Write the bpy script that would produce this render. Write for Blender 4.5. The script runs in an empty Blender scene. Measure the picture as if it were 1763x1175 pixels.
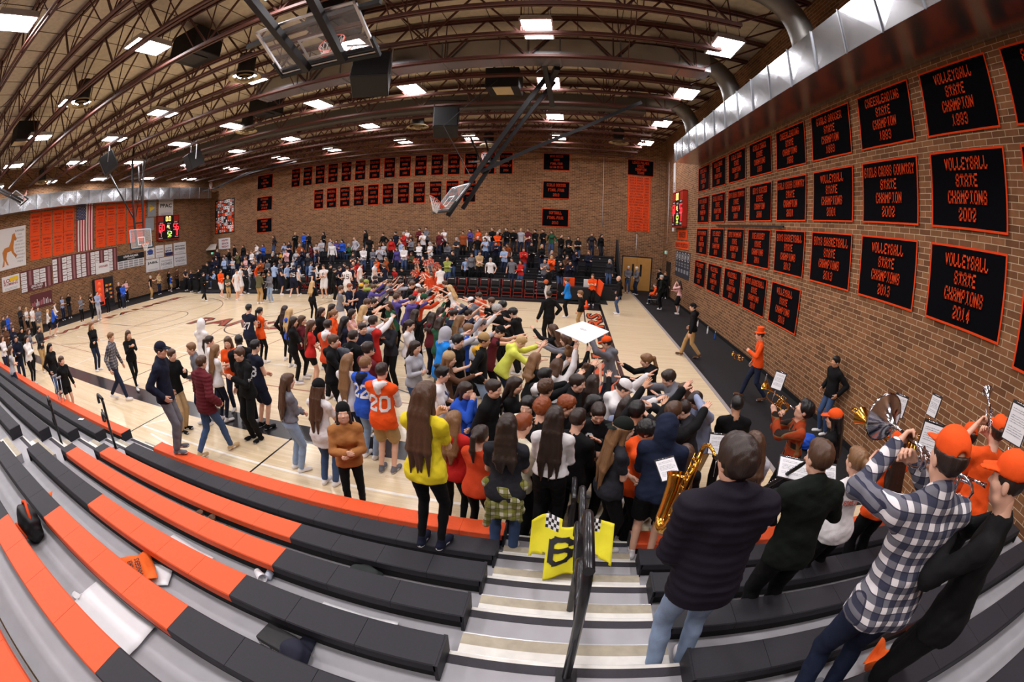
import bpy, bmesh, math, random
import numpy as np
from mathutils import Vector, Matrix
random.seed(7); rng = np.random.default_rng(7)
sc = bpy.context.scene
col = sc.collection
# ---------------------------------------------------------------- camera (fisheye, on the upper rows of the near stand)
cd = bpy.data.cameras.new('camera'); cam = bpy.data.objects.new('camera', cd); col.objects.link(cam)
cd.type = 'PANO'; cd.panorama_type = 'FISHEYE_EQUISOLID' if hasattr(cd, 'panorama_type') else None
try:
    cd.cycles.panorama_type = 'FISHEYE_EQUISOLID'; cd.cycles.fisheye_lens = 15.65; cd.cycles.fisheye_fov = math.radians(200)
except Exception: pass
try:
    cd.fisheye_lens = 15.65; cd.fisheye_fov = math.radians(200)
except Exception: pass
cd.sensor_fit = 'HORIZONTAL'; cd.sensor_width = 36.0; cd.sensor_height = 24.0; cd.clip_start = 0.02; cd.clip_end = 200
CAMH = 3.6359
RM = ((0.99003384, -0.06021888, 0.12730544), (0.13824703, 0.24324986, -0.96006107), (0.02684677, 0.96809255, 0.24915068))
cam.matrix_world = Matrix(((*RM[0], 0), (*RM[1], 0), (*RM[2], CAMH), (0, 0, 0, 1)))
sc.camera = cam
# ---------------------------------------------------------------- world, exposure
w = bpy.data.worlds.new('world'); sc.world = w; w.use_nodes = True
w.node_tree.nodes['Background'].inputs[0].default_value = (0.9, 0.93, 1, 1)
w.node_tree.nodes['Background'].inputs[1].default_value = 0.0
sc.view_settings.view_transform = 'Standard'; sc.view_settings.look = 'None'
sc.view_settings.exposure = 0.0; sc.view_settings.gamma = 1.0; sc.view_settings.use_curve_mapping = False
LAMP = 56.0          # strength of the ceiling light panels
sc.cycles.use_denoising = True
sc.cycles.max_bounces = 6; sc.cycles.diffuse_bounces = 3; sc.cycles.glossy_bounces = 3
sc.cycles.transmission_bounces = 4; sc.cycles.transparent_max_bounces = 8
sc.cycles.caustics_reflective = False; sc.cycles.caustics_refractive = False
sc.cycles.sample_clamp_indirect = 4.0
# ---------------------------------------------------------------- dimensions
XR, XL, YF, YB = 5.985, -31.76, 29.35, -4.6
ROOF = 10.35
ZBOT, ZTOP = 8.85, 10.22
# ---------------------------------------------------------------- helpers
def lin(c):
    return tuple(((v / 12.92) if v <= 0.04045 else ((v + 0.055) / 1.055) ** 2.4) for v in c)
def rgb(*c):
    if len(c) == 1:
        h = c[0].lstrip('#'); c = [int(h[i:i + 2], 16) for i in (0, 2, 4)]
    return lin([v / 255 for v in c])
_mats = {}
def mat(name, color, rough=0.6, metal=0.0, var=0.12, scale=9.0, bump=0.0, spec=0.4, emit=None, coat=0.0, sheen=0.0):
    """a plain procedural material: base colour broken up by noise, optional bump"""
    key = (name, tuple(round(c, 4) for c in color))
    if key in _mats: return _mats[key]
    m = bpy.data.materials.new(name); m.use_nodes = True
    nt = m.node_tree; b = nt.nodes['Principled BSDF']
    b.inputs['Roughness'].default_value = rough; b.inputs['Metallic'].default_value = metal
    b.inputs['Specular IOR Level'].default_value = spec
    if coat: b.inputs['Coat Weight'].default_value = coat; b.inputs['Coat Roughness'].default_value = 0.12
    if sheen: b.inputs['Sheen Weight'].default_value = sheen
    tc = nt.nodes.new('ShaderNodeTexCoord'); n = nt.nodes.new('ShaderNodeTexNoise')
    n.inputs['Scale'].default_value = scale; n.inputs['Detail'].default_value = 3
    nt.links.new(tc.outputs['Object'], n.inputs['Vector'])
    mx = nt.nodes.new('ShaderNodeMix'); mx.data_type = 'RGBA'
    nt.links.new(n.outputs['Fac'], mx.inputs['Factor'])
    mx.inputs['A'].default_value = (*[c * (1 - var) for c in color], 1)
    mx.inputs['B'].default_value = (*[min(1, c * (1 + var)) for c in color], 1)
    nt.links.new(mx.outputs['Result'], b.inputs['Base Color'])
    if bump:
        bp = nt.nodes.new('ShaderNodeBump'); bp.inputs['Strength'].default_value = bump; bp.inputs['Distance'].default_value = 0.02
        nt.links.new(n.outputs['Fac'], bp.inputs['Height']); nt.links.new(bp.outputs['Normal'], b.inputs['Normal'])
    if emit:
        b.inputs['Emission Color'].default_value = (*color, 1); b.inputs['Emission Strength'].default_value = emit
    _mats[key] = m
    return m
class MB:
    """collects boxes, bars and tubes into one mesh"""
    def __init__(s): s.v = []; s.f = []; s.m = []; s.sm = []
    def quad(s, pts, mi=0, smooth=False):
        n = len(s.v); s.v += [tuple(p) for p in pts]; s.f.append(tuple(range(n, n + len(pts)))); s.m.append(mi); s.sm.append(smooth)
        return s
    def box(s, lo, hi, mi=0, M=None):
        x0, y0, z0 = lo; x1, y1, z1 = hi
        p = [(x0, y0, z0), (x1, y0, z0), (x1, y1, z0), (x0, y1, z0), (x0, y0, z1), (x1, y0, z1), (x1, y1, z1), (x0, y1, z1)]
        if M is not None: p = [tuple(M @ Vector(q)) for q in p]
        n = len(s.v); s.v += p
        for f in ((0, 3, 2, 1), (4, 5, 6, 7), (0, 1, 5, 4), (1, 2, 6, 5), (2, 3, 7, 6), (3, 0, 4, 7)):
            s.f.append(tuple(n + i for i in f)); s.m.append(mi); s.sm.append(False)
        return s
    def bar(s, a, b, w=0.05, h=None, mi=0, up=(0, 0, 1)):
        a = Vector(a); b = Vector(b); d = (b - a); L = d.length; d.normalize()
        u = Vector(up); r = d.cross(u)
        if r.length < 1e-4: r = d.cross(Vector((1, 0, 0)))
        r.normalize(); u = r.cross(d); h = h or w
        p = []
        for q in (a, b):
            for (i, j) in ((-1, -1), (1, -1), (1, 1), (-1, 1)): p.append(tuple(q + r * (i * w / 2) + u * (j * h / 2)))
        n = len(s.v); s.v += p
        for f in ((0, 1, 2, 3), (7, 6, 5, 4), (0, 4, 5, 1), (1, 5, 6, 2), (2, 6, 7, 3), (3, 7, 4, 0)):
            s.f.append(tuple(n + i for i in f)); s.m.append(mi); s.sm.append(False)
        return s
    def tube(s, pts, r=0.02, seg=8, mi=0, caps=True, closed=False):
        pts = [Vector(p) for p in pts]; N = len(pts)
        rs = list(r) if hasattr(r, '__len__') else [r] * N
        n0 = len(s.v); ref = None
        for i, p in enumerate(pts):
            if closed: d = pts[(i + 1) % N] - pts[i - 1]
            else: d = pts[min(i + 1, N - 1)] - pts[max(i - 1, 0)]
            d.normalize()
            if ref is None:
                ref = d.cross(Vector((0, 0, 1)))
                if ref.length < 1e-3: ref = d.cross(Vector((1, 0, 0)))
            ref = (ref - d * ref.dot(d)); ref.normalize(); u = d.cross(ref)
            for k in range(seg):
                a = 2 * math.pi * k / seg
                s.v.append(tuple(p + (ref * math.cos(a) + u * math.sin(a)) * rs[i]))
        for i in range(N if closed else N - 1):
            j = (i + 1) % N
            for k in range(seg):
                k2 = (k + 1) % seg
                s.f.append((n0 + i * seg + k, n0 + i * seg + k2, n0 + j * seg + k2, n0 + j * seg + k)); s.m.append(mi); s.sm.append(True)
        if caps and not closed:
            s.f.append(tuple(n0 + k for k in range(seg))[::-1]); s.m.append(mi); s.sm.append(False)
            s.f.append(tuple(n0 + (N - 1) * seg + k for k in range(seg))); s.m.append(mi); s.sm.append(False)
        return s
    def lathe(s, prof, seg=24, mi=0, M=None, caps=False):
        """prof: list of (radius, z)"""
        n0 = len(s.v)
        for (r, z) in prof:
            for k in range(seg):
                a = 2 * math.pi * k / seg; p = Vector((r * math.cos(a), r * math.sin(a), z))
                s.v.append(tuple(M @ p) if M is not None else tuple(p))
        for i in range(len(prof) - 1):
            for k in range(seg):
                k2 = (k + 1) % seg
                s.f.append((n0 + i * seg + k, n0 + i * seg + k2, n0 + (i + 1) * seg + k2, n0 + (i + 1) * seg + k)); s.m.append(mi); s.sm.append(True)
        if caps:
            s.f.append(tuple(n0 + k for k in range(seg))[::-1]); s.m.append(mi); s.sm.append(False)
            s.f.append(tuple(n0 + (len(prof) - 1) * seg + k for k in range(seg))); s.m.append(mi); s.sm.append(False)
        return s
    def build(s, name, mats, parent=None, loc=None, rotz=0, bevel=0, kind=None):
        me = bpy.data.meshes.new(name); me.from_pydata(s.v, [], s.f)
        if not isinstance(mats, (list, tuple)): mats = [mats]
        for m in mats: me.materials.append(m)
        me.polygons.foreach_set('material_index', s.m); me.polygons.foreach_set('use_smooth', s.sm); me.update()
        o = bpy.data.objects.new(name, me); col.objects.link(o)
        if parent is not None: o.parent = parent
        if loc is not None: o.location = loc
        if rotz: o.rotation_euler.z = rotz
        if bevel:
            md = o.modifiers.new('bevel', 'BEVEL'); md.width = bevel; md.segments = 2; md.limit_method = 'ANGLE'
        if kind: o['kind'] = kind
        return o
def tag(o, label, cat, group=None):
    o['label'] = label; o['category'] = cat
    if group: o['group'] = group
    return o
def empty(name, loc=(0, 0, 0), rotz=0):
    o = bpy.data.objects.new(name, None); col.objects.link(o); o.location = loc; o.rotation_euler.z = rotz
    o.empty_display_size = 0.1
    return o
def copy_tree(o, parent=None):
    c = o.copy(); col.objects.link(c)
    if parent is not None: c.parent = parent
    for ch in o.children: copy_tree(ch, c)
    return c
_txt = {}
def text_shape(body, bold=0.0, shear=0.0):
    """flat lettering: vertices (unit cap height, centred) and faces"""
    k = (body, bold, shear)
    if k in _txt: return _txt[k]
    cu = bpy.data.curves.new('t', 'FONT'); cu.body = body; cu.align_x = 'CENTER'; cu.align_y = 'CENTER'
    cu.offset = bold; cu.shear = shear; cu.fill_mode = 'FRONT'; cu.resolution_u = 2
    o = bpy.data.objects.new('t', cu); col.objects.link(o)
    dg = bpy.context.evaluated_depsgraph_get(); me = bpy.data.meshes.new_from_object(o.evaluated_get(dg))
    v = np.array([tuple(q.co) for q in me.vertices]) if len(me.vertices) else np.zeros((0, 3)); f = [tuple(p.vertices) for p in me.polygons]
    bpy.data.objects.remove(o); bpy.data.curves.remove(cu); bpy.data.meshes.remove(me)
    if len(v):
        lo = v.min(0); hi = v.max(0); v = v - (lo + hi) / 2
        wd, ht = hi[0] - lo[0], hi[1] - lo[1]
    else: wd = ht = 1
    _txt[k] = (v, f, wd, ht)
    return _txt[k]
def put_text(mb, body, O, U, V, height, width=None, mi=0, bold=0.02, lift=None):
    """lay lettering in the plane O + u*U + v*V (unit vectors) centred at O, `height` tall, squeezed to `width` if given"""
    v, f, wd, ht = text_shape(body, bold)
    if not len(v): return
    O = np.array(O, float); U = np.array(U, float); V = np.array(V, float)
    sy = height / ht; sx = sy if width is None else width / wd
    P = O + v[:, :1] * sx * U + v[:, 1:2] * sy * V
    if lift is not None: P = P + np.array(lift)
    n = len(mb.v); mb.v += [tuple(p) for p in P]
    for q in f: mb.f.append(tuple(n + i for i in q)); mb.m.append(mi); mb.sm.append(False)
# ---------------------------------------------------------------- setting: walls, floor, roof
def brick_mat(name, ua, va):
    m = bpy.data.materials.new(name); m.use_nodes = True; nt = m.node_tree; b = nt.nodes['Principled BSDF']
    tc = nt.nodes.new('ShaderNodeTexCoord'); sp = nt.nodes.new('ShaderNodeSeparateXYZ'); cb = nt.nodes.new('ShaderNodeCombineXYZ')
    nt.links.new(tc.outputs['Object'], sp.inputs[0]); nt.links.new(sp.outputs[ua], cb.inputs[0]); nt.links.new(sp.outputs[va], cb.inputs[1])
    br = nt.nodes.new('ShaderNodeTexBrick'); nt.links.new(cb.outputs[0], br.inputs['Vector'])
    br.inputs['Scale'].default_value = 1.0; br.inputs['Brick Width'].default_value = 0.305; br.inputs['Row Height'].default_value = 0.1016
    br.inputs['Mortar Size'].default_value = 0.006; br.inputs['Mortar Smooth'].default_value = 0.2; br.inputs['Bias'].default_value = 0.0
    br.inputs['Color1'].default_value = (*rgb(146, 98, 60), 1); br.inputs['Color2'].default_value = (*rgb(106, 69, 42), 1)
    br.inputs['Mortar'].default_value = (*rgb(196, 172, 140), 1)
    n = nt.nodes.new('ShaderNodeTexNoise'); n.inputs['Scale'].default_value = 6; n.inputs['Detail'].default_value = 4
    nt.links.new(cb.outputs[0], n.inputs['Vector'])
    mx = nt.nodes.new('ShaderNodeMix'); mx.data_type = 'RGBA'; mx.blend_type = 'MULTIPLY'; mx.inputs['Factor'].default_value = 0.5
    nt.links.new(br.outputs['Color'], mx.inputs['A']); nt.links.new(n.outputs['Color'], mx.inputs['B'])
    hs = nt.nodes.new('ShaderNodeHueSaturation'); hs.inputs['Saturation'].default_value = 0.95; hs.inputs['Value'].default_value = 1.25
    nt.links.new(br.outputs['Color'], hs.inputs['Color'])
    mr = nt.nodes.new('ShaderNodeMapRange'); mr.inputs[3].default_value = 0.7; mr.inputs[4].default_value = 1.25
    nt.links.new(n.outputs['Fac'], mr.inputs[0]); nt.links.new(mr.outputs[0], hs.inputs['Value'])
    nt.links.new(hs.outputs[0], b.inputs['Base Color'])
    b.inputs['Roughness'].default_value = 0.85; b.inputs['Specular IOR Level'].default_value = 0.2
    bp = nt.nodes.new('ShaderNodeBump'); bp.inputs['Strength'].default_value = 0.5; bp.inputs['Distance'].default_value = 0.01; bp.invert = True
    nt.links.new(br.outputs['Fac'], bp.inputs['Height']); nt.links.new(bp.outputs[0], b.inputs['Normal'])
    return m
BR_Y = brick_mat('brick_side', 1, 2); BR_X = brick_mat('brick_end', 0, 2)
def wood_floor():
    m = bpy.data.materials.new('maple_floor'); m.use_nodes = True; nt = m.node_tree; b = nt.nodes['Principled BSDF']
    tc = nt.nodes.new('ShaderNodeTexCoord')
    br = nt.nodes.new('ShaderNodeTexBrick'); nt.links.new(tc.outputs['Object'], br.inputs['Vector'])
    br.inputs['Scale'].default_value = 1.0; br.inputs['Brick Width'].default_value = 1.3; br.inputs['Row Height'].default_value = 0.057
    br.inputs['Mortar Size'].default_value = 0.0006; br.inputs['Bias'].default_value = 0.0; br.offset = 0.37
    br.inputs['Color1'].default_value = (*rgb(232, 212, 178), 1); br.inputs['Color2'].default_value = (*rgb(219, 195, 156), 1)
    br.inputs['Mortar'].default_value = (*rgb(168, 134, 92), 1)
    mp = nt.nodes.new('ShaderNodeMapping'); mp.inputs['Scale'].default_value = (1.2, 24, 1)
    nt.links.new(tc.outputs['Object'], mp.inputs[0])
    n = nt.nodes.new('ShaderNodeTexNoise'); n.inputs['Scale'].default_value = 1.6; n.inputs['Detail'].default_value = 4
    nt.links.new(mp.outputs[0], n.inputs['Vector'])
    hs = nt.nodes.new('ShaderNodeHueSaturation'); mr = nt.nodes.new('ShaderNodeMapRange'); mr.inputs[3].default_value = 0.86; mr.inputs[4].default_value = 1.1
    nt.links.new(n.outputs['Fac'], mr.inputs[0]); nt.links.new(mr.outputs[0], hs.inputs['Value']); nt.links.new(br.outputs['Color'], hs.inputs['Color'])
    nt.links.new(hs.outputs[0], b.inputs['Base Color'])
    b.inputs['Roughness'].default_value = 0.34; b.inputs['Coat Weight'].default_value = 0.35; b.inputs['Coat Roughness'].default_value = 0.16
    return m
MB().box((XL - .3, YB - .3, -.2), (XR + .3, YF + .3, 0)).build('floor', wood_floor(), kind='structure')
MB().box((XR, YB, 0), (XR + .3, YF + .3, ROOF)).build('wall_right', BR_Y, kind='structure')
MB().box((XL - .3, YB, 0), (XL, YF + .3, ROOF)).build('wall_left', BR_Y, kind='structure')
MB().box((XL - .3, YF, 0), (XR + .3, YF + .3, ROOF)).build('wall_far', BR_X, kind='structure')
MB().box((XL - .3, YB - .3, 0), (XR + .3, YB, ROOF)).build('wall_near', BR_X, kind='structure')
# roof deck: tan ribbed acoustic panels
M_ROOF = mat('roof_deck', rgb(208, 198, 176), 0.9, var=0.22, scale=7, bump=0.3, spec=0.1)
mb = MB().box((XL - .3, YB - .3, ROOF), (XR + .3, YF + .3, ROOF + .2))
for i in range(29):
    x = XL + 1.3 * i + .6
    mb.box((x - .012, YB, ROOF - .012), (x + .012, YF, ROOF + .01), 1)
mb.build('ceiling', [M_ROOF, mat('roof_seam', rgb(96, 82, 62), .9)], kind='structure')
M_BLACK = mat('black_mat', rgb(24, 22, 25), 0.75, var=.2, scale=30, spec=.3)
M_RUB = mat('black_rubber_base', rgb(24, 23, 24), 0.5)
# dark rubber runners along both side walls, with pale edging, and vinyl base along the walls
XM, XML = 3.845, -28.64
mb = MB().box((XM, 4.9, 0.0), (XR, YF, 0.012), 0); mb.box((XM - .1, 4.9, 0), (XM, YF - 1.2, .013), 1)
mb.build('floor_mat_right', [M_BLACK, mat('mat_edging', rgb(150, 142, 140), .6)], kind='structure')
MB().box((XL, 1, 0), (XML, YF, .012)).build('floor_mat_left', M_BLACK, kind='structure')
MB().box((XR - .012, 4.6, 0), (XR, YF, .14)).build('baseboard_right', M_RUB, kind='structure')
MB().box((XL, 1, 0), (XL + .012, YF, .14)).build('baseboard_left', M_RUB, kind='structure')
MB().box((XL, YF - .012, 0), (XR, YF, .14)).build('baseboard_far', M_RUB, kind='structure')
# ---------------------------------------------------------------- court paint
M_CB = mat('court_black', rgb(26, 24, 29), 0.3, coat=.4, var=.15, scale=3)
M_CW = mat('court_white', rgb(240, 234, 224), 0.35, coat=.3)
M_CR = mat('court_red', rgb(150, 62, 40), 0.35, coat=.3)
M_CO = mat('court_orange', rgb(206, 84, 44), 0.35, coat=.3)
Z1 = 0.0015
def strip(mb, p, q, w, mi=0, z=Z1):
    p = Vector((*p, z)); q = Vector((*q, z)); d = (q - p).normalized(); n = Vector((-d.y, d.x, 0)) * (w / 2)
    mb.quad([p - n, q - n, q + n, p + n], mi)
def arc(mb, c, r, a0, a1, w=.05, mi=0, n=40, z=Z1):
    for i in range(n):
        t0 = math.radians(a0 + (a1 - a0) * i / n); t1 = math.radians(a0 + (a1 - a0) * (i + 1) / n)
        mb.quad([(c[0] + (r + s) * math.cos(t), c[1] + (r + s) * math.sin(t), z) for (s, t) in ((-w / 2, t0), (w / 2, t0), (w / 2, t1), (-w / 2, t1))], mi)
YS0, YS1 = 6.5151, 22.0           # court side lines (inside edges)
BL, BR_ = -25.0, 0.62              # end lines (inside edges)
CX, CY = (BL + BR_) / 2, (YS0 + YS1) / 2
mb = MB()
mb.quad([(-27.2, 5.886, Z1), (1.52, 5.886, Z1), (1.52, 6.515, Z1), (-27.2, 6.515, Z1)])
mb.quad([(-26.2, 22.05, Z1), (1.52, 22.05, Z1), (1.52, 22.69, Z1), (-26.2, 22.69, Z1)])
strip(mb, (1.46, 6.5), (1.46, 22.1), .12); strip(mb, (BR_, 6.5), (BR_, 22.1), .06); strip(mb, (BL, 6.5), (BL, 22.1), .06)
mb.quad([(BR_ - .03, 20.6, Z1), (1.46, 20.6, Z1), (1.46, 22.1, Z1), (BR_ - .03, 22.1, Z1)])
for (bx, sg) in ((BL, 1), (BR_, -1)):
    hx = bx + sg * 1.6; a = 0 if sg > 0 else 180
    arc(mb, (hx, CY), 6.02, a - 80, a + 80, .05, n=60)
    strip(mb, (bx + sg * 4.57, CY - 1.83), (bx + sg * 4.57, CY + 1.83), .05)
    for s in (-1.83, 1.83): strip(mb, (bx, CY + s), (bx + sg * 4.57, CY + s), .05)
    arc(mb, (bx + sg * 4.57, CY), 1.83, a - 90, a + 90, .05)
strip(mb, (CX, YS0), (CX, YS1), .05); arc(mb, (CX, CY), 1.83, 0, 360, .06, n=60)
for x in (-21.5, -18.2, -8.6, -4.8): strip(mb, (x, 3.97), (x, 6), .04)
mb.build('floor_line_black', M_CB, kind='structure')
mb = MB()
strip(mb, (-8.6, 4.916), (.9, 4.916), .06); strip(mb, (-16.83, 5.2), (-16.83, 22), .06)
for y in (9.75, 18.75): strip(mb, (-23, y), (-2.5, y), .05)
for x in (-22.4, -13.4, -6.4): strip(mb, (x, 9.75), (x, 18.75), .05)
for p, q in (((-8.6, 4.916), (-8.0, 5.7)), ((-8.0, 4.75), (-7.0, 4.6))): strip(mb, p, q, .05)
mb.build('floor_line_white', M_CW, kind='structure')
mb = MB()
for x in (-20.2, -9.8): strip(mb, (x, 6.5), (x, 22), .04)
strip(mb, (-24, 8.2), (-1, 8.2), .04); strip(mb, (-24, 19.6), (-1, 19.6), .04)
arc(mb, (-9.8, 14.2), 4.2, 90, 270, .04)
mb.build('floor_line_red', M_CR, kind='structure')
# painted words: two ends and the centre
mb = MB()
put_text(mb, 'LEWIS PALMER', (-26.0, 14.2, Z1), (0, 1, 0), (-1, 0, 0), 1.0, 13.6, 0, .05)
put_text(mb, 'LEWIS PALMER', (-26.0, 14.2, Z1 + .0008), (0, 1, 0), (-1, 0, 0), .9, 13.5, 1, .01)
put_text(mb, 'RANGERS', (1.04, 13.6, Z1), (0, 1, 0), (1, 0, 0) if False else (-1, 0, 0), .72, 12.6, 0, .07)
put_text(mb, 'RANGERS', (1.04, 13.6, Z1 + .0008), (0, 1, 0), (-1, 0, 0), .62, 12.4, 2, .01)
put_text(mb, 'RANGERS', (CX, CY, Z1 + .0016), (1, 0, 0), (0, 1, 0), 1.5, 9.5, 0, .05)
put_text(mb, 'RANGERS', (CX, CY, Z1 + .0024), (1, 0, 0), (0, 1, 0), 1.36, 9.35, 1, .005)
mb.build('floor_line_lettering', [M_CB, M_CR, M_CO], kind='structure')
# ---------------------------------------------------------------- doors on the far wall
M_OAK = mat('oak_veneer', rgb(196, 142, 74), .45, var=.15, scale=3)
M_FR = mat('dark_steel_frame', rgb(40, 36, 36), .5)
d = MB().box((3.24, YF - .05, 0), (3.31, YF, 2.27)).box((5.21, YF - .05, 0), (5.28, YF, 2.27)).box((3.24, YF - .05, 2.2), (5.28, YF, 2.27)).build('door_1', M_FR, kind='structure')
for x in (3.31, 4.265):
    lf = MB().box((x, YF - .045, .01), (x + .945, YF - .005, 2.2)).build('door_leaf', M_OAK, d)
    gx = x + .62 if x < 4 else x + .2
    MB().box((gx, YF - .05, .95), (gx + .14, YF - .044, 1.75)).build('vision_panel', M_RUB, lf)
    MB().bar((x + (.86 if x < 4 else .08), YF - .09, .9), (x + (.86 if x < 4 else .08), YF - .09, 1.15), .03).build('handle', mat('steel', rgb(170, 170, 175), .3, 1), lf)
d = MB().box((XR - .05, 26.6, 0), (XR, 26.68, 2.2)).box((XR - .05, 27.7, 0), (XR, 27.78, 2.2)).box((XR - .05, 26.6, 2.12), (XR, 27.78, 2.2)).build('door_2', M_FR, kind='structure')
MB().box((XR - .03, 26.68, 0), (XR - .02, 27.7, 2.12)).build('door_leaf', M_RUB, d)
# ---------------------------------------------------------------- roof joists
M_JOIST = mat('joist_paint', rgb(84, 48, 41), .55, var=.2, scale=4)
JY = [8.9 + 1.66 * i for i in range(-7, 13)]
JP = None
def joist():
    root = empty('roof_joist'); xs = XL + .15; xe = XR - .1
    MB().bar((xs, -.07, ZTOP), (xe, -.07, ZTOP), .07, .09).bar((xs, .07, ZTOP), (xe, .07, ZTOP), .07, .09).build('top_chord', M_JOIST, root)
    MB().bar((xs + 1.9, -.06, ZBOT), (3.75, -.06, ZBOT), .07, .08).bar((xs + 1.9, .06, ZBOT), (3.75, .06, ZBOT), .07, .08).build('bottom_chord', M_JOIST, root)
    mb = MB(); pitch = 2.45; x = 3.5; k = 0
    mb.bar((3.55, 0, ZBOT), (xe, 0, ZTOP), .045)
    while x - pitch > xs + 1.4:
        mb.bar((x, 0, ZBOT), (x - pitch / 2, 0, ZTOP), .05); mb.bar((x - pitch / 2, 0, ZTOP), (x - pitch, 0, ZBOT), .05)
        mb.bar((x, .0, ZBOT), (x, .0, ZTOP), .03); x -= pitch
    mb.bar((x, 0, ZBOT), (xs, 0, ZTOP), .045)
    mb.build('web', M_JOIST, root)
    return root
j0 = joist()
for i, y in enumerate(JY):
    o = j0 if i == 0 else copy_tree(j0)
    o.location = (0, y, 0)
    o['kind'] = 'structure'
# cross bridging between the joists
for k, x in enumerate((-25.2, -17.5, -9.3, -4.3, 1.4)):
    mb = MB()
    for a, b in zip(JY[:-1], JY[1:]):
        mb.bar((x, a, ZBOT), (x, b, ZTOP), .025); mb.bar((x + .06, a, ZTOP), (x + .06, b, ZBOT), .025)
    mb.build('roof_bridging', M_JOIST, kind='structure')
# ---------------------------------------------------------------- galvanised ducts
def duct_mat():
    m = mat('galvanised_sheet', rgb(186, 188, 192), .27, .95, var=.25, scale=2.2)
    return m
M_DUCT = duct_mat(); M_SEAM = mat('duct_seam', rgb(120, 122, 126), .5, .6)
M_DARK = mat('dark_paint', rgb(28, 26, 26), .6)
def wall_duct(name, x0, x1, y0, y1, z0, z1, label, face):
    root = empty(name, (0, 0, 0)); tag(root, label, 'air duct')
    MB().box((x0, y0, z0), (x1, y1, z1)).build('casing', M_DUCT, root)
    mb = MB(); y = y0
    s = 1 if face > 0 else -1; xf = x1 if face > 0 else x0
    while y < y1:
        mb.box((min(xf, xf + s * .03), y, z0 - .02), (max(xf, xf + s * .03), y + .025, z1 + .02))
        yn = y + 1.2                                         # folded cross break on each sheet
        y = yn
    mb.build('standing_seam', M_SEAM, root)
    mb = MB(); y = y0 + .03
    while y < y1 - 1:
        a, b, zc = y, y + 1.17, (z0 + z1) / 2; c = (xf + s * .022, (a + b) / 2, zc)
        q = [(xf + s * .002, a, z0), (xf + s * .002, b, z0), (xf + s * .002, b, z1), (xf + s * .002, a, z1)]
        for i in range(4):
            t = [q[i], q[(i + 1) % 4], c]
            mb.quad(t if s > 0 else t[::-1])
        y += 1.2
    mb.build('sheet_panel', M_DUCT, root)
    return root
wall_duct('air_duct', 4.70, XR - .02, -3.5, 20.95, 7.37, 8.285, 'long galvanised duct along the right wall above the championship banners', -1)
wall_duct('air_duct', XL + .02, -30.5, 1.5, 28.3, 7.47, 8.42, 'long galvanised duct along the left wall above the flag', 1)
root = empty('air_duct'); tag(root, 'wide rectangular duct crossing the ceiling between the joists', 'air duct')
MB().box((-11.2, 12.32, 8.86), (3.98, 13.1, 9.5)).build('casing', M_DUCT, root)
mb = MB()
for i in range(9): mb.box((-11.0 + 1.75 * i, 12.3, 8.85), (-10.96 + 1.75 * i, 13.12, 9.52))
mb.build('standing_seam', M_SEAM, root)
MB().box((3.98, 12.4, 8.9), (3.99, 13.05, 9.45)).build('end_grille', M_DARK, root)
root = empty('air_duct'); tag(root, 'far rectangular duct crossing the ceiling behind the hanging hoop', 'air duct')
MB().box((-30.3, 18.3, 9.0), (2.9, 19.1, 9.6)).build('casing', mat('dull_duct', rgb(96, 92, 88), .6, .4), root)
# round branch ducts from the roof into the wall duct
for k, y in enumerate((8.3, 13.6, 18.9)):
    root = empty('branch_duct'); tag(root, ['round duct elbow nearest the camera dropping into the right wall duct', 'second round duct elbow dropping into the right wall duct', 'farthest round duct elbow dropping into the right wall duct'][k], 'air duct', 'branch ducts into the right wall duct')
    pts = [(2.2 + .0, y, 9.75)] + [(3.9 + 1.2 * math.sin(t), y, 8.55 + 1.2 * math.cos(t)) for t in np.linspace(0, 1.45, 7)] + [(5.15, y, 8.2)]
    MB().tube(pts, .34, 18).build('elbow_pipe', mat('round_duct', rgb(120, 118, 114), .5, .6), root)
# ---------------------------------------------------------------- ceiling lights
M_LAMP = bpy.data.materials.new('lamp_panel'); M_LAMP.use_nodes = True
_b = M_LAMP.node_tree.nodes['Principled BSDF']; _b.inputs['Base Color'].default_value = (.9, .9, .9, 1)
_b.inputs['Emission Color'].default_value = (1.0, .96, .98, 1); _b.inputs['Emission Strength'].default_value = LAMP
M_HOUS = mat('lamp_housing', rgb(200, 200, 205), .4, .5)
LX = [-30.4, -24.9, -19.8, -15.4, -10.3, -6.1, -1.0, 3.97]; LY = [-2.9, 1.5, 6.2, 10.85, 15.5, 20.35, 25.25]
lp = empty('ceiling_light')
MB().box((-.38, -.62, .02), (.38, .62, .16)).box((-.41, -.65, -.0), (-.37, .65, .05)).box((.37, -.65, 0), (.41, .65, .05)).box((-.41, -.66, 0), (.41, -.62, .05)).box((-.41, .62, 0), (.41, .66, .05)).build('housing', M_HOUS, lp)
MB().quad([(-.37, -.62, .012), (-.37, .62, .012), (.37, .62, .012), (.37, -.62, .012)]).build('diffuser', M_LAMP, lp)
for sx in (-.3, .3):
    for sy in (-.5, .5): MB().bar((sx, sy, .16), (sx, sy, 1.1), .012).build('hanger_rod', M_DARK, lp)
ORD = ['first', 'second', 'third', 'fourth', 'fifth', 'sixth', 'seventh', 'eighth', 'ninth', 'tenth', 'eleventh', 'twelfth', 'thirteenth', 'fourteenth', 'fifteenth', 'sixteenth', 'seventeenth', 'eighteenth', 'nineteenth', 'twentieth']
first = True
for j, y in enumerate(LY):
    for i, x in enumerate(LX):
        if j == 2 and i == 99: continue
        o = lp if first else copy_tree(lp); first = False
        o.location = (x, y, 9.1)
        tag(o, f'bright white ceiling light panel, {ORD[i]} from the left wall, {ORD[len(LY) - 1 - j]} row from the far wall', 'ceiling light', 'ceiling light panels')
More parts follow.
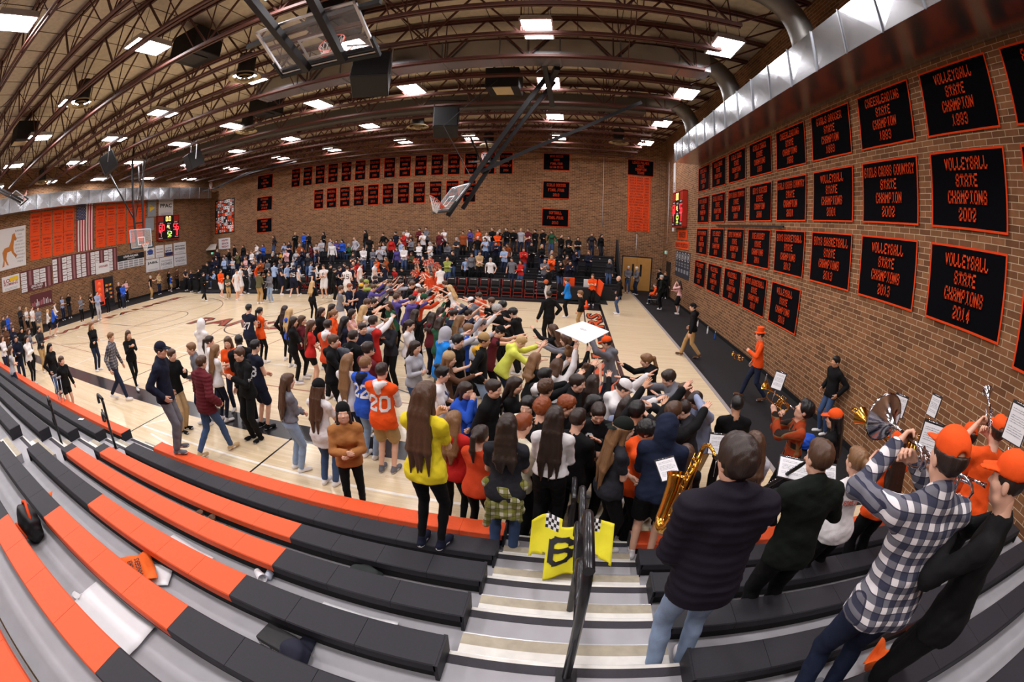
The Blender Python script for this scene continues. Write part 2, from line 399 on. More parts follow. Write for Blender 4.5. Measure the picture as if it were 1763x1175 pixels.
# round ceiling diffusers
dv = empty('ceiling_vent')
mb = MB()
for r0, r1, z in ((.42, .56, 0), (.26, .36, -.05), (.10, .18, -.1)): mb.lathe([(r0, z + .1), (r1, z), (r1 - .02, z + .02)], 28)
mb.build('cone', mat('cream_enamel', rgb(196, 178, 140), .5), dv)
MB().lathe([(.3, .1), (.3, .8)], 20).build('neck', M_DARK, dv)
VENTS = [((-9.7, 10.0), 'on the left between lamps'), ((-14.4, 6.1), 'nearer the left stand'), ((-28.5, 9.6), 'near the left duct'), ((-14.8, 15.9), 'over the middle of the court'), ((-7.6, 20.4), 'over the far basket'), ((-5.2, 26.2), 'above the runner-up banners'), ((2.3, 24.2), 'at the right far corner')]
for i, ((x, y), s) in enumerate(VENTS):
    o = dv if i == 0 else copy_tree(dv); o.location = (x, y, 8.75)
    tag(o, f'round cream louvred ceiling vent {s}', 'ceiling vent', 'round ceiling vents')
# ---------------------------------------------------------------- near bleachers
Y0, Z0, RISE, DEP, BW = 3.959, 0.5227, 0.2484, 0.61, 0.25
def by(n): return Y0 - DEP * n
def bz(n): return Z0 + RISE * n
def dz(n): return bz(n) - 0.177
M_BO = mat('orange_bench_plastic', rgb(226, 88, 44), .55, var=.1, scale=40, spec=.3)
M_BK = mat('charcoal_bench_plastic', rgb(42, 41, 47), .6, var=.2, scale=60, spec=.3)
M_DECK = mat('grey_deck_vinyl', rgb(166, 164, 168), .6, var=.14, scale=5, spec=.3)
M_SHAD = mat('understand_black', rgb(16, 15, 16), .8)
M_NOSE = mat('dark_grip_strip', rgb(52, 49, 55), .7, var=.2, scale=50)
M_WHT = mat('worn_white_strip', rgb(226, 222, 214), .6, var=.15, scale=12)
M_TAN = mat('worn_tan_strip', rgb(172, 162, 142), .7, var=.25, scale=14)
M_ALU = mat('deck_edge_metal', rgb(190, 190, 192), .35, .8)
NR = 11
SECT = [(-6.32, -0.53), (0.86, 5.7), (-30.0, -7.5)]
# orange seat runs per row, by section
ORG = {0: [(-30, 6)], 2: [(-6.1, -2.32)], 3: [(-6.1, -2.05)], 4: [(-4.05, -1.95)], 5: [(-3.85, -1.9)], 6: [(-3.75, -1.8)], 7: [(-3.4, -1.7)], 8: [(-3.2, -1.5)]}
# decks
for n in range(0, NR):
    mb = MB(); z = dz(n); yn = by(n); yb = by(n + 1)
    mb.box((-30, yb - .02, z - .06), (XR - .05, yn, z))
    mb.box((-30, yn - .015, z - .012), (XR - .05, yn + .003, z + .002), 1)
    mb.box((-30, yb + .02, z - RISE), (XR - .05, yb + .03, z - .05), 2)
    mb.build('floor_deck', [M_DECK, M_ALU, M_SHAD], kind='structure')
mb = MB().box((-30, by(0) - .02, .02), (XR - .05, by(0) - .01, dz(0) - .05)).build('trim_1', M_SHAD, kind='structure')
rown = ['front row', 'second row', 'third row', 'fourth row', 'fifth row', 'sixth row', 'seventh row', 'eighth row', 'ninth row', 'tenth row', 'eleventh row']
MODW = 0.466
def bench(n, x0, x1, sect):
    z = bz(n); yf = by(n)
    root = empty('bleacher_bench', (0, 0, 0))
    cols = {'o': [], 'k': []}
    if sect == 2 and n == 0: ranges = [('o', x0, x1)]
    else:
        rs = sorted([(max(a, x0), min(b, x1)) for a, b in ORG.get(n, []) if a < x1 and b > x0]); ranges = []; c = x0
        if sect in (1, 2) and n > 0: rs = []
        for a, b in rs:
            if a > c: ranges.append(('k', c, a))
            ranges.append(('o', a, b)); c = b
        if c < x1: ranges.append(('k', c, x1))
    lab = {'o': 'orange', 'k': 'charcoal'}
    for (c, a, b) in ranges:
        k = max(1, round((b - a) / MODW)); wd = (b - a) / k
        mb = MB()
        for i in range(k):
            xa, xb = a + i * wd + .0015, a + (i + 1) * wd - .0015
            # rounded front edge seat module
            prof = [(yf - BW, z - .07), (yf - BW, z - .008), (yf - BW + .008, z), (yf - .012, z), (yf, z - .012), (yf, z - .07)]
            m0 = len(mb.v)
            for x in (xa, xb): mb.v += [(x, p[0], p[1]) for p in prof]
            P = len(prof)
            for j in range(P - 1): mb.f.append((m0 + j, m0 + P + j, m0 + P + j + 1, m0 + j + 1)); mb.m.append(0); mb.sm.append(False)
            mb.f.append(tuple(m0 + j for j in range(P))); mb.m.append(0); mb.sm.append(False)
            mb.f.append(tuple(m0 + P + j for j in range(P))[::-1]); mb.m.append(0); mb.sm.append(False)
        s = mb.build('seat', M_BO if c == 'o' else M_BK, root)
        if len(ranges) > 1: s['label'] = f'{lab[c]} run of seats'
    MB().box((x0 + .02, yf - BW + .03, z - .175), (x1 - .02, yf - .03, z - .06)).build('support_beam', M_SHAD, root)
    mb = MB()
    for xe in (x0, x1):
        mb.box((xe - .012, yf - BW, z - .175), (xe + .012, yf, z - .003))
    mb.build('end_cap', M_BK, root)
    place = ['left of the near stairs', 'right of the near stairs under the band', 'beyond the second stairs at far left'][sect]
    what = {('o',): 'all orange', ('k',): 'all charcoal'}.get(tuple(r[0] for r in ranges), 'charcoal and orange')
    tag(root, f'{what} plastic bleacher bench, {rown[n]}, {place}', 'bench', 'bleacher benches')
for n in range(NR):
    for k, (a, b) in enumerate(SECT): bench(n, a, b, k)
# stairs: half steps with striped nosings in both aisles
for q, (xa, xb) in enumerate(((-.53, .86), (-7.45, -6.38))):
    for n in range(NR):
        y = by(n); zt = dz(n)
        zh = zt - RISE / 2 if n else dz(0) / 2
        o = empty('stair_step')
        MB().box((xa + .03, y + .002, zh - .12), (xb - .03, y + .262, zh)).build('tread', M_DECK, o)
        MB().box((xa + .03, y + .16, zh), (xb - .03, y + .255, zh + .002)).build('tan_strip', M_TAN, o)
        MB().box((xa + .03, y + .085, zh), (xb - .03, y + .16, zh + .002)).build('white_strip', M_WHT, o)
        MB().box((xa + .03, y + .02, zh), (xb - .03, y + .085, zh + .002)).build('grip_strip', M_NOSE, o)
        MB().box((xa + .03, y + .255, zh - .03), (xb - .03, y + .264, zh + .003)).build('nosing', M_ALU, o)
        mb = MB().box((xa, y - .028, zt), (xb, y, zt + .003)).build('landing_strip', M_WHT, o)
        MB().box((xa, y - .1, zt), (xb, y - .028, zt + .003)).build('landing_grip', M_NOSE, o)
        tag(o, f'striped grey stair step below the {rown[n]} in the {"near" if q == 0 else "far left"} aisle', 'step', 'aisle stair steps')
# ---------------------------------------------------------------- block lettering (varsity strokes on a 4 x 6 grid)
GL = {
 'A': ['0,0 0,4.6 1.4,6 2.6,6 4,4.6 4,0', '0,2.6 4,2.6'], 'B': ['0,0 0,6 3,6 4,5 4,4 3,3.1 0,3.1', '3,3.1 4,2.2 4,1 3,0 0,0'], 'C': ['4,4.4 4,5 3,6 1,6 0,5 0,1 1,0 3,0 4,1 4,1.6'],
 'D': ['0,0 0,6 2.8,6 4,4.8 4,1.2 2.8,0 0,0'], 'E': ['4,6 0,6 0,0 4,0', '0,3 3,3'], 'F': ['4,6 0,6 0,0', '0,3 3,3'], 'G': ['4,4.6 4,5 3,6 1,6 0,5 0,1 1,0 3,0 4,1 4,2.7 2.3,2.7'],
 'H': ['0,0 0,6', '4,0 4,6', '0,3 4,3'], 'I': ['2,0 2,6', '1,0 3,0', '1,6 3,6'], 'J': ['4,6 4,1 3,0 1,0 0,1 0,1.8'], 'K': ['0,0 0,6', '4,6 0,2.6', '1.2,3.4 4,0'], 'L': ['0,6 0,0 4,0 4,1.2'],
 'M': ['0,0 0,6 2,2.6 4,6 4,0'], 'N': ['0,0 0,6 4,0 4,6'], 'O': ['1,0 0,1 0,5 1,6 3,6 4,5 4,1 3,0 1,0'], 'P': ['0,0 0,6 3,6 4,5 4,3.6 3,2.7 0,2.7'], 'Q': ['1,0 0,1 0,5 1,6 3,6 4,5 4,1 3,0 1,0', '2.4,1.8 4,-.3'],
 'R': ['0,0 0,6 3,6 4,5 4,4 3,3 0,3', '2.2,3 4,0'], 'S': ['4,4.5 4,5 3,6 1,6 0,5 0,4 1,3.1 3,2.9 4,2 4,1 3,0 1,0 0,1 0,1.5'], 'T': ['2,0 2,6', '0,5 0,6 4,6 4,5', '1,0 3,0'], 'U': ['0,6 0,1 1,0 3,0 4,1 4,6'],
 'V': ['0,6 2,0 4,6'], 'W': ['0,6 .9,0 2,3.4 3.1,0 4,6'], 'X': ['0,0 4,6', '0,6 4,0'], 'Y': ['0,6 2,3 4,6', '2,3 2,0'], 'Z': ['0,6 4,6 0,0 4,0'],
 '0': ['1,0 0,1 0,5 1,6 3,6 4,5 4,1 3,0 1,0'], '1': ['.9,4.8 2,6 2,0', '.8,0 3.2,0'], '2': ['0,4.6 0,5 1,6 3,6 4,5 4,3.9 0,1 0,0 4,0 4,.8'], '3': ['0,5 1,6 3,6 4,5 4,3.9 3,3.1 1.4,3.1', '3,3.1 4,2.2 4,1 3,0 1,0 0,1'],
 '4': ['3,0 3,6 0,2.2 0,1.7 4,1.7'], '5': ['4,6 0,6 0,3.5 3,3.5 4,2.6 4,1 3,0 1,0 0,1'], '6': ['4,4.6 4,5 3,6 1,6 0,5 0,1 1,0 3,0 4,1 4,2.4 3,3.3 0,3.3'], '7': ['0,5 0,6 4,6 1.6,0'], '8': ['1,3.1 0,4 0,5 1,6 3,6 4,5 4,4 3,3.1 1,3.1 0,2.2 0,1 1,0 3,0 4,1 4,2.2 3,3.1'],
 '9': ['0,1.4 0,1 1,0 3,0 4,1 4,5 3,6 1,6 0,5 0,3.6 1,2.7 4,2.7'], '-': ['.6,3 3.4,3'], '&': ['4,0 1,4.4 1,5.4 2,6 3,5.4 3,4.4 0,2 0,1 1,0 2.5,0 4,2'], '.': ['1.8,.1 2.2,.1'], ':': ['2,1.3 2,1.7', '2,4.3 2,4.7'], '!': ['2,2 2,6', '2,0 2,.3'], '#': ['1,0 1.4,6', '2.6,0 3,6', '0,2 4,2', '0,4 4,4'], "'": ['2,5 2,6'],
}
def block_text(mb, body, O, U, V, height, width=None, mi=0, thick=1.25, serif=True, gap=2.3):
    """varsity block letters, centred at O"""
    O = np.array(O, float); U = np.array(U, float); V = np.array(V, float)
    adv = 4 + gap; total = sum(adv if c != ' ' else 3.4 for c in body) - gap + thick
    sy = height / (6 + thick); sx = sy * .62
    if width is not None: sx = min(width / total, sy * 1.0)
    x = -total / 2 + thick / 2
    # vertical strokes keep their weight when squeezed
    for c in body:
        if c == ' ': x += 3.4; continue
        for st in GL.get(c, []):
            pts = [tuple(float(q) for q in p.split(',')) for p in st.split()]
            for (a, b) in zip(pts[:-1], pts[1:]):
                dx, dy = b[0] - a[0], b[1] - a[1]; L = math.hypot(dx, dy) or 1; dx /= L; dy /= L
                e = thick / 2 * (.98 if (abs(dx) < .01 or abs(dy) < .01) else .3); nx, ny = -dy * thick / 2, dx * thick / 2
                q = [(a[0] - dx * e + nx, a[1] - dy * e + ny), (a[0] - dx * e - nx, a[1] - dy * e - ny), (b[0] + dx * e - nx, b[1] + dy * e - ny), (b[0] + dx * e + nx, b[1] + dy * e + ny)]
                mb.quad([O + (x + p[0]) * sx * U + (p[1] - 3) * sy * V for p in q], mi)
            if serif and c in 'AFHIKMNPRTYW1':
                for p in (pts[0], pts[-1]):
                    if abs(p[1]) < .01:
                        w = 1.15; q = [(p[0] - w, -thick / 2), (p[0] + w, -thick / 2), (p[0] + w, thick / 2 - .2), (p[0] - w, thick / 2 - .2)]
                        mb.quad([O + (x + r[0]) * sx * U + (r[1] - 3) * sy * V for r in q], mi)
        x += adv
# ---------------------------------------------------------------- championship banners
M_FELT = mat('black_felt', rgb(10, 10, 14), .95, var=.25, scale=25, spec=.05)
M_ORF = mat('orange_felt', rgb(222, 70, 26), .85, var=.08, scale=25, spec=.15)
M_ORD = mat('orange_sheet', rgb(232, 78, 28), .7, var=.08, scale=3, spec=.25)
M_INK = mat('dark_ink', rgb(60, 22, 18), .7)
def banner(lines, O, U, V, N, w, h, label, group, seed=0, cloth=None, edge=None, ink=None, bw=.035, txtw=.86, heights=None, wave=.012, fill=.78, thick=1.25, name='banner', cat='banner'):
    """felt banner hung flat on a wall: cloth, sewn border and lettering. O = centre of the banner on the wall, N = outward"""
    r = np.random.default_rng(seed); U = np.array(U, float); V = np.array(V, float); N = np.array(N, float); O = np.array(O, float)
    root = empty(name, tuple(O)); tag(root, label, cat, group)
    nx, nz = 8, 8; ph = r.uniform(0, 6, 4); mb = MB(); sk = r.normal(0, .006)
    def lift(u, v):
        return .03 + wave * (.5 - v / h) * (math.sin(u * 5.2 / w * 1.9 + ph[0]) * .6 + math.sin(u * 9 / w + ph[1] + 2 * v) * .4)
    P = [[U * (-w / 2 + w * i / nx + sk * (-h / 2 + h * j / nz)) + V * (-h / 2 + h * j / nz) + N * lift(-w / 2 + w * i / nx, -h / 2 + h * j / nz) for i in range(nx + 1)] for j in range(nz + 1)]
    base = len(mb.v); mb.v += [tuple(p) for row in P for p in row]
    for j in range(nz):
        for i in range(nx):
            a = base + j * (nx + 1) + i; mb.f.append((a, a + 1, a + nx + 2, a + nx + 1)); mb.m.append(0); mb.sm.append(True)
    mb.build('cloth', cloth or M_FELT, root)
    mb = MB()
    def pt(u, v, d=.004): return U * (u + sk * v) + V * v + N * (lift(u, v) + d)
    for k in range(12):
        a0 = -w / 2 + w * k / 12; a1 = a0 + w / 12; b0 = -h / 2 + h * k / 12; b1 = b0 + h / 12
        for s in (-1, 1):
            e = s * h / 2; i_ = s * (h / 2 - bw); q = [pt(a0, i_), pt(a1, i_), pt(a1, e), pt(a0, e)]; mb.quad(q if s > 0 else q[::-1])
            e = s * w / 2; i_ = s * (w / 2 - bw); q = [pt(e, b0), pt(e, b1), pt(i_, b1), pt(i_, b0)]; mb.quad(q if s > 0 else q[::-1])
    mb.build('border', edge or M_ORF, root)
    mb = MB(); n = len(lines); hs = heights or [1.0] * n; tot = sum(hs); avail = h - 2 * bw - .1 * h; y = h / 2 - bw - .05 * h
    for t, hh in zip(lines, hs):
        hh2 = avail * hh / tot; c = y - hh2 / 2; y -= hh2
        wd = min(w * txtw, hh2 * fill * .52 * max(3, len(t)))
        block_text(mb, t, V * c + N * (.03 + wave + .006), U, V, hh2 * fill, wd, thick=thick)
    mb.build('lettering', ink or M_ORF, root)
    return root
VB, GX, BB, GS, BS, CH, GT, IH = 'VOLLEYBALL', 'GIRLS CROSS COUNTRY', 'BOYS BASKETBALL', 'GIRLS SOCCER', 'BOYS SOCCER', 'CHEERLEADING', 'GIRLS TRACK', 'ICE HOCKEY'
S1, S2 = 'CHAMPION', 'CHAMPIONS'
ROWS = [(6.62, 1.19, [(VB, S1, '1993'), (CH, S1, '1993'), (GS, S1, '1993'), (CH, S2, '1992'), (GT, S2, '1988'), (GT, S2, '1987'), (GT, S2, '1986'), ('BOYS TRACK', S1, '1984')]),
        (5.14, 1.24, [(VB, S2, '2002'), (GX, S1, '2002'), (VB, S2, '2001'), (GX, S1, '2001'), (BS, S1, '2000'), ('BOYS CROSS COUNTRY', S1, '2000'), (GS, S2, '1995'), (BS, S1, '1994')]),
        (3.66, 1.22, [(VB, S2, '2014'), (VB, S2, '2013'), (BB, S2, '2013'), (BB, S2, '2012'), (IH, S2, '2011'), ('BOYS SWIMMING', S1, '2010'), (IH, S2, '2010'), ('BOYS SWIMMING', S1, '2009')]),
        (2.17, 1.19, [None, None, None, (VB, S2, '2019'), (BB, S2, '2019'), (VB, S2, '2018'), (VB, S2, '2017'), ('FIELD HOCKEY', S1, '2017')])]
RN = ['top', 'second', 'third', 'bottom']
for r, (zc, h, items) in enumerate(ROWS):
    for c, it in enumerate(items):
        if it is None: continue
        yc = 4.5 + 2.232 * c
        banner([it[0], 'STATE', it[1], it[2]], (XR, yc, zc), (0, -1, 0), (0, 0, 1), (-1, 0, 0), 1.86, h, f'black {it[0].lower()} state {it[1].lower()} {it[2]} banner with orange edge, {RN[r]} row, right wall', 'championship banners on the right wall', seed=r * 20 + c, txtw=.9 if len(it[0]) > 11 else .78)
for r, (zc, h, t) in enumerate([(6.62, 1.19, ('BOYS GOLF', 'STATE', S1, '1994')), (5.14, 1.24, (GS, 'STATE', S2, '2003')), (3.45, 1.2, (VB, 'STATE', S2, '2015'))]):
    banner(t, (XR, 2.27, zc), (0, -1, 0), (0, 0, 1), (-1, 0, 0), 1.86, h, f'black banner cut by the right edge of the view, {RN[r]} row of the right wall', 'championship banners on the right wall', seed=90 + r)
# far wall: runner-up banners in two rows, and three wide banners at each side
SPT = ['BOYS TENNIS', 'BOYS GOLF', 'GIRLS TRACK', 'BOYS SOCCER', 'WRESTLING', 'BOYS TRACK', 'GIRLS GOLF', 'BASEBALL', 'GIRLS TENNIS', 'BOYS SOCCER', 'ICE HOCKEY', 'SOFTBALL', 'VOLLEYBALL', 'FIELD HOCKEY', 'GIRLS SOCCER']
YRS = ['1984', '1986', '1989', '1990', '1991', '1992', '1993', '1994', '1996', '1998', '2000', '2001', '2002', '2003', '2004']
YR2 = ['2005', '2007', '2009', '2010', '2011', '2014', '2015', '2015', '2016', '2016', '2018']
for i in range(15):
    banner([SPT[i], 'STATE', 'RUNNER-UP', YRS[i]], (-21.27 + 1.19 * i, YF, 8.12), (1, 0, 0), (0, 0, 1), (0, -1, 0), .9, 1.5, f'narrow black runner-up banner, {ORD[i]} from the left in the upper row on the far wall', 'runner-up banners on the far wall', seed=200 + i, txtw=.8, fill=.5, thick=1.0)
for i in range(11):
    banner([SPT[(i * 4 + 3) % 15], 'STATE', 'RUNNER-UP', YR2[i]], (-18.95 + 1.19 * i, YF, 6.2), (1, 0, 0), (0, 0, 1), (0, -1, 0), .9, 1.52, f'narrow black runner-up banner, {ORD[i]} from the left in the lower row on the far wall', 'runner-up banners on the far wall', seed=230 + i, txtw=.8, fill=.5, thick=1.0)
for x, z, t, lb in ((-1.28, 8.28, ['BOYS SOCCER', 'STATE', 'FINAL FOUR', '02 04 05 06'], 'black boys soccer state final four banner at the top of the right column, far wall'),
                (-1.26, 6.36, ['GIRLS SOCCER', 'FINAL FOUR', '2010'], 'black girls soccer final four 2010 banner, far wall'), (-1.27, 4.5, ['SOFTBALL', 'FINAL FOUR', '2010'], 'black softball final four 2010 banner, far wall'),
                (-24.6, 8.2, ['GIRLS TENNIS', 'STATE', 'FINAL FOUR', '2006'], 'wide black banner high in the left column of the far wall'), (-24.6, 6.35, ['BOYS SOCCER', 'STATE', 'FINAL FOUR', '07 08 09'], 'wide black banner in the middle of the left column, far wall'), (-24.6, 4.52, ['ICE HOCKEY', 'STATE', 'FINAL FOUR', '2009'], 'wide black banner lowest in the left column, far wall')):
    banner(t, (x, YF, z), (1, 0, 0), (0, 0, 1), (0, -1, 0), 1.76, 1.18, lb, 'final four banners on the far wall', seed=int(z * 10), txtw=.72, fill=.6, thick=1.1)
banner(['LEWIS PALMER', 'STATE', 'CHAMPION', 'TEAMS'], (4.28, YF, 8.22), (1, 0, 0), (0, 0, 1), (0, -1, 0), 1.78, 1.1, 'black state champion teams header banner near the far right corner', None, seed=5)
# the ladder of orange year strips under it
TE = ['GIRLS TRACK 1986', 'GIRLS TRACK 1987', 'GIRLS TRACK 1988', 'CHEERLEADING 1992', 'CHEERLEADING 1993', 'GIRLS SOCCER 1993', 'VOLLEYBALL 1993', 'BOYS SOCCER 1994', 'GIRLS SOCCER 1995', 'BOYS SOCCER 2000', 'BOYS CROSS COUNTRY 2000', 'VOLLEYBALL 2001', 'VOLLEYBALL 2002', 'ICE HOCKEY 2010', 'ICE HOCKEY 2011', 'BOYS BASKETBALL 2012', 'BOYS BASKETBALL 2013', 'VOLLEYBALL 2013', 'VOLLEYBALL 2014', 'VOLLEYBALL 2019']
for i, t in enumerate(TE):
    z = 7.52 - .184 * i; root = empty('champion_strip', (4.2 + .002 * i, YF, z))
    tag(root, f'thin orange {t.lower()} strip in the ladder of team strips', 'sign', 'orange team strips by the door')
    MB().box((-.76, -.03, -.085), (.76, -.005, .085)).build('board', M_ORD, root)
    mb = MB(); block_text(mb, t, (0, -.034, 0), (1, 0, 0), (0, 0, 1), .1, 1.3); mb.build('lettering', M_INK, root)
# ---------------------------------------------------------------- far wall: quilt, paper sign, exit signs
M_PAPER = mat('white_paper', rgb(232, 230, 232), .7, var=.05)
M_PW = mat('white_vinyl', rgb(226, 224, 226), .5, var=.04)
M_RED = mat('red_vinyl', rgb(150, 40, 48), .6); M_MAR = mat('maroon_vinyl', rgb(96, 40, 44), .6); M_GRY = mat('grey_print', rgb(150, 150, 156), .7); M_NAVY = mat('navy_print', rgb(36, 44, 96), .6); M_YEL = mat('yellow_print', rgb(236, 196, 40), .6); M_GRN = mat('green_print', rgb(60, 140, 90), .6)
q = empty('quilt', (-29.65, YF, 5.76)); tag(q, 'large patchwork T-shirt quilt in a dark frame on the far wall', 'quilt')
mb = MB().box((-1.32, -.05, -1.52), (1.32, -.003, -1.46)).box((-1.32, -.05, 1.46), (1.32, -.003, 1.52)).box((-1.32, -.05, -1.52), (-1.26, -.003, 1.52)).box((1.26, -.05, -1.52), (1.32, -.003, 1.52)); mb.build('frame', M_DARK, q)
mb = MB(); r = random.Random(4)
QM = [M_PW, M_ORD, mat('quilt_black', rgb(32, 30, 34), .8), M_GRY, mat('quilt_rust', rgb(150, 50, 30), .8)]
for i in range(9):
    for j in range(10):
        x0 = -1.26 + .28 * i; z0 = -1.46 + .292 * j; k = r.choice([0, 0, 1, 1, 2, 3, 4, 0]); e = r.uniform(0, .05)
        mb.box((x0, -.028, z0), (x0 + .28, -.012 - .0001 * i, z0 + .292), 2 if r.random() < .4 else k)
        mb.box((x0 + .03 + e, -.032, z0 + .03), (x0 + .25, -.026, z0 + .262 - e), k)
        mb.box((x0 + .09, -.034, z0 + .1), (x0 + .2, -.03, z0 + .2), r.choice([1, 2, 0]))
mb.build('patch', QM, q)
s = empty('paper_sign', (-29.7, YF, 3.3)); tag(s, 'white paper sign with red painted words low on the far wall', 'sign')
MB().box((-.8, -.02, -.48), (.8, -.006, .48)).build('sheet', M_PAPER, s)
mb = MB()
for k, t in enumerate(('HAPPY', 'SENIOR', 'NIGHT')): put_text(mb, t, (.12, -.024, .28 - .28 * k), (1, 0, 0), (0, 0, 1), .2, .95, 0, .03)
mb.build('lettering', M_RED, s)
M_EXIT = mat('exit_green', rgb(120, 230, 190), .5, emit=1.2)
for nm, P, U, N, lb in (('exit_sign', (-31.4, YF - .12, 2.52), (1, 0, 0), (0, -1, 0), 'green lit exit sign at the far left corner'), ('exit_sign', (XR - .12, 28.0, 2.74), (0, -1, 0), (-1, 0, 0), 'green lit exit sign above the dark doorway on the right wall')):
    e = empty(nm, P); tag(e, lb, 'exit sign', 'exit signs')
    U = np.array(U); N = np.array(N)
    a = -U * .17 - N * -.1; mb = MB(); lo = np.minimum(-U * .17 - N * .02, U * .17 - N * .11); hi = np.maximum(-U * .17 - N * .02, U * .17 - N * .11)
    mb.box((*lo[:2], -.11), (*hi[:2], .11)); mb.build('housing', mat('exit_case', rgb(190, 210, 200), .5), e)
    mb = MB(); put_text(mb, 'EXIT', tuple(N * .002 - N * .02 + N * .022), U, (0, 0, 1), .15, .28, 0, .03); mb.build('lettering', M_EXIT, e)
aw = empty('awning', (-31.0, YF, 3.0)); tag(aw, 'small pale slanted awning high in the far left corner', 'awning')
MB().quad([(-.7, 0, .35), (.2, 0, .35), (.75, -.7, -.1), (-.7, -.7, -.1)]).quad([(-.7, -.7, -.1), (.75, -.7, -.1), (.75, -.7, -.16), (-.7, -.7, -.16)]).build('canopy', mat('cream_canvas', rgb(220, 214, 204), .7), aw)
# conduits
for k, (x, z0, z1, lb) in enumerate(((1.82, 4.0, 8.8, 'thin white conduit running down the far wall left of the strips'), (4.15, 2.4, 3.75, 'short white conduit above the oak double door'))):
    o = MB().tube([(x, YF - .02, z0), (x, YF - .02, z1)], .016).build('conduit', M_PW); tag(o, lb, 'conduit', 'wall conduits')
o = MB().tube([(XR - .02, 28.1, 3.3), (XR - .02, 28.1, 8.6)], .02).build('conduit', M_PW); tag(o, 'white conduit at the far end of the right wall', 'conduit', 'wall conduits')
o = MB().bar((XR - .06, 17.87, 4.38), (XR - .06, 11.55, 4.36), .05).build('wall_rail', M_DARK); tag(o, 'thin black pole fixed along the right wall between banner rows', 'pole')
# ---------------------------------------------------------------- scoreboards
M_SEG_R = mat('led_red', rgb(255, 40, 50), .4, emit=3.0); M_SEG_Y = mat('led_amber', rgb(255, 214, 120), .4, emit=3.0); M_SEG_G = mat('led_green', rgb(190, 255, 90), .4, emit=2.2)
M_SBK = mat('scoreboard_black', rgb(22, 20, 22), .5); M_SBF = mat('scoreboard_red_trim', rgb(170, 40, 24), .5)
SEGS = {'0': 'abcdef', '1': 'bc', '2': 'abged', '3': 'abgcd', '4': 'fgbc', '5': 'afgcd', '6': 'afgedc', '7': 'abc', '8': 'abcdefg', '9': 'abcdfg'}
def digits(mb, t, O, U, V, h):
    O = np.array(O, float); U = np.array(U, float); V = np.array(V, float); w = h * .5; x = -len(t) * h * .36 + h * .1; th = h * .16
    P = {'a': (0, h, w, h), 'g': (0, h / 2, w, h / 2), 'd': (0, 0, w, 0), 'f': (0, h / 2, 0, h), 'e': (0, 0, 0, h / 2), 'b': (w, h / 2, w, h), 'c': (w, 0, w, h / 2)}
    for c in t:
        if c in '.:':
            for zz in ((.1,) if c == '.' else (.3, .7)):
                mb.quad([O + U * (x + a) + V * (h * (zz - .5) + b) for a, b in ((0, -th / 2), (th, -th / 2), (th, th / 2), (0, th / 2))])
            x += h * .3; continue
        for s in SEGS[c]:
            x0, y0, x1, y1 = P[s]
            q = [(x0, y0 - th / 2), (x1, y0 - th / 2), (x1, y0 + th / 2), (x0, y0 + th / 2)] if y0 == y1 else [(x0 - th / 2, y0), (x0 + th / 2, y0), (x0 + th / 2, y1), (x0 - th / 2, y1)]
            mb.quad([O + U * (x + a) + V * (b - h / 2) for a, b in q])
        x += h * .74
def scoreboard(P, U, N, label):
    e = empty('scoreboard', P); tag(e, label, 'scoreboard', 'scoreboards'); U = np.array(U, float); N = np.array(N, float); V = np.array((0, 0, 1.))
    def bx(u0, u1, v0, v1, d0, d1, nm, m):
        c = [U * u + N * d for u in (u0, u1) for d in (d0, d1)]; lo = np.min(c, 0); hi = np.max(c, 0)
        return MB().box((lo[0], lo[1], v0), (hi[0], hi[1], v1)).build(nm, m, e)
    bx(-1.25, 1.25, -1.0, 1.0, .004, .28, 'cabinet', M_SBK)
    for a in ((-1.28, 1.28, .97, 1.02), (-1.28, 1.28, -1.02, -.97), (-1.28, -1.23, -1, 1), (1.23, 1.28, -1, 1)): bx(*a, .02, .29, 'trim', M_SBF)
    bx(-1.2, -.62, .5, .93, .28, .284, 'side_panel', M_SBF); bx(.62, 1.2, .5, .93, .28, .284, 'side_panel', M_SBF)
    mb = MB(); digits(mb, '60', U * -.82 + V * .02 + N * .29, U, V, .46); digits(mb, '56', U * .86 + V * .02 + N * .29, U, V, .46); digits(mb, '7', U * -.95 + V * -.55 + N * .29, U, V, .32); digits(mb, '0', U * 1.0 + V * -.5 + N * .29, U, V, .32); mb.build('score_digits', M_SEG_R, e)
    mb = MB(); digits(mb, '0.0', U * .02 + V * .72 + N * .29, U, V, .34); digits(mb, ':4.', U * .08 + V * .05 + N * .29, U, V, .3); mb.build('clock_digits', M_SEG_Y, e)
    mb = MB(); digits(mb, '52', U * .1 + V * -.55 + N * .29, U, V, .36); mb.build('match_digits', M_SEG_G, e)
    mb = MB()
    for t, u, v in (('HOME', -.85, .38), ('GUEST', .85, .42), ('PERIOD', .05, .32), ('FOULS', -.95, -.3), ('FOULS', .95, -.24), ('PLAYER', .05, -.26), ('BONUS', -.95, -.84), ('BONUS', .95, -.8), ('MATCH', .05, -.84)): put_text(mb, t, U * u + V * v + N * .288, U, V, .1, .42, 0, .04)
    mb.build('lettering', M_PW, e)
scoreboard((XL, 23.8, 5.22), (0, 1, 0), (1, 0, 0), 'black and red lit scoreboard on the left wall beside the hoop')
scoreboard((XR, 24.45, 5.32), (0, -1, 0), (-1, 0, 0), 'black and red lit scoreboard at the far end of the right wall')
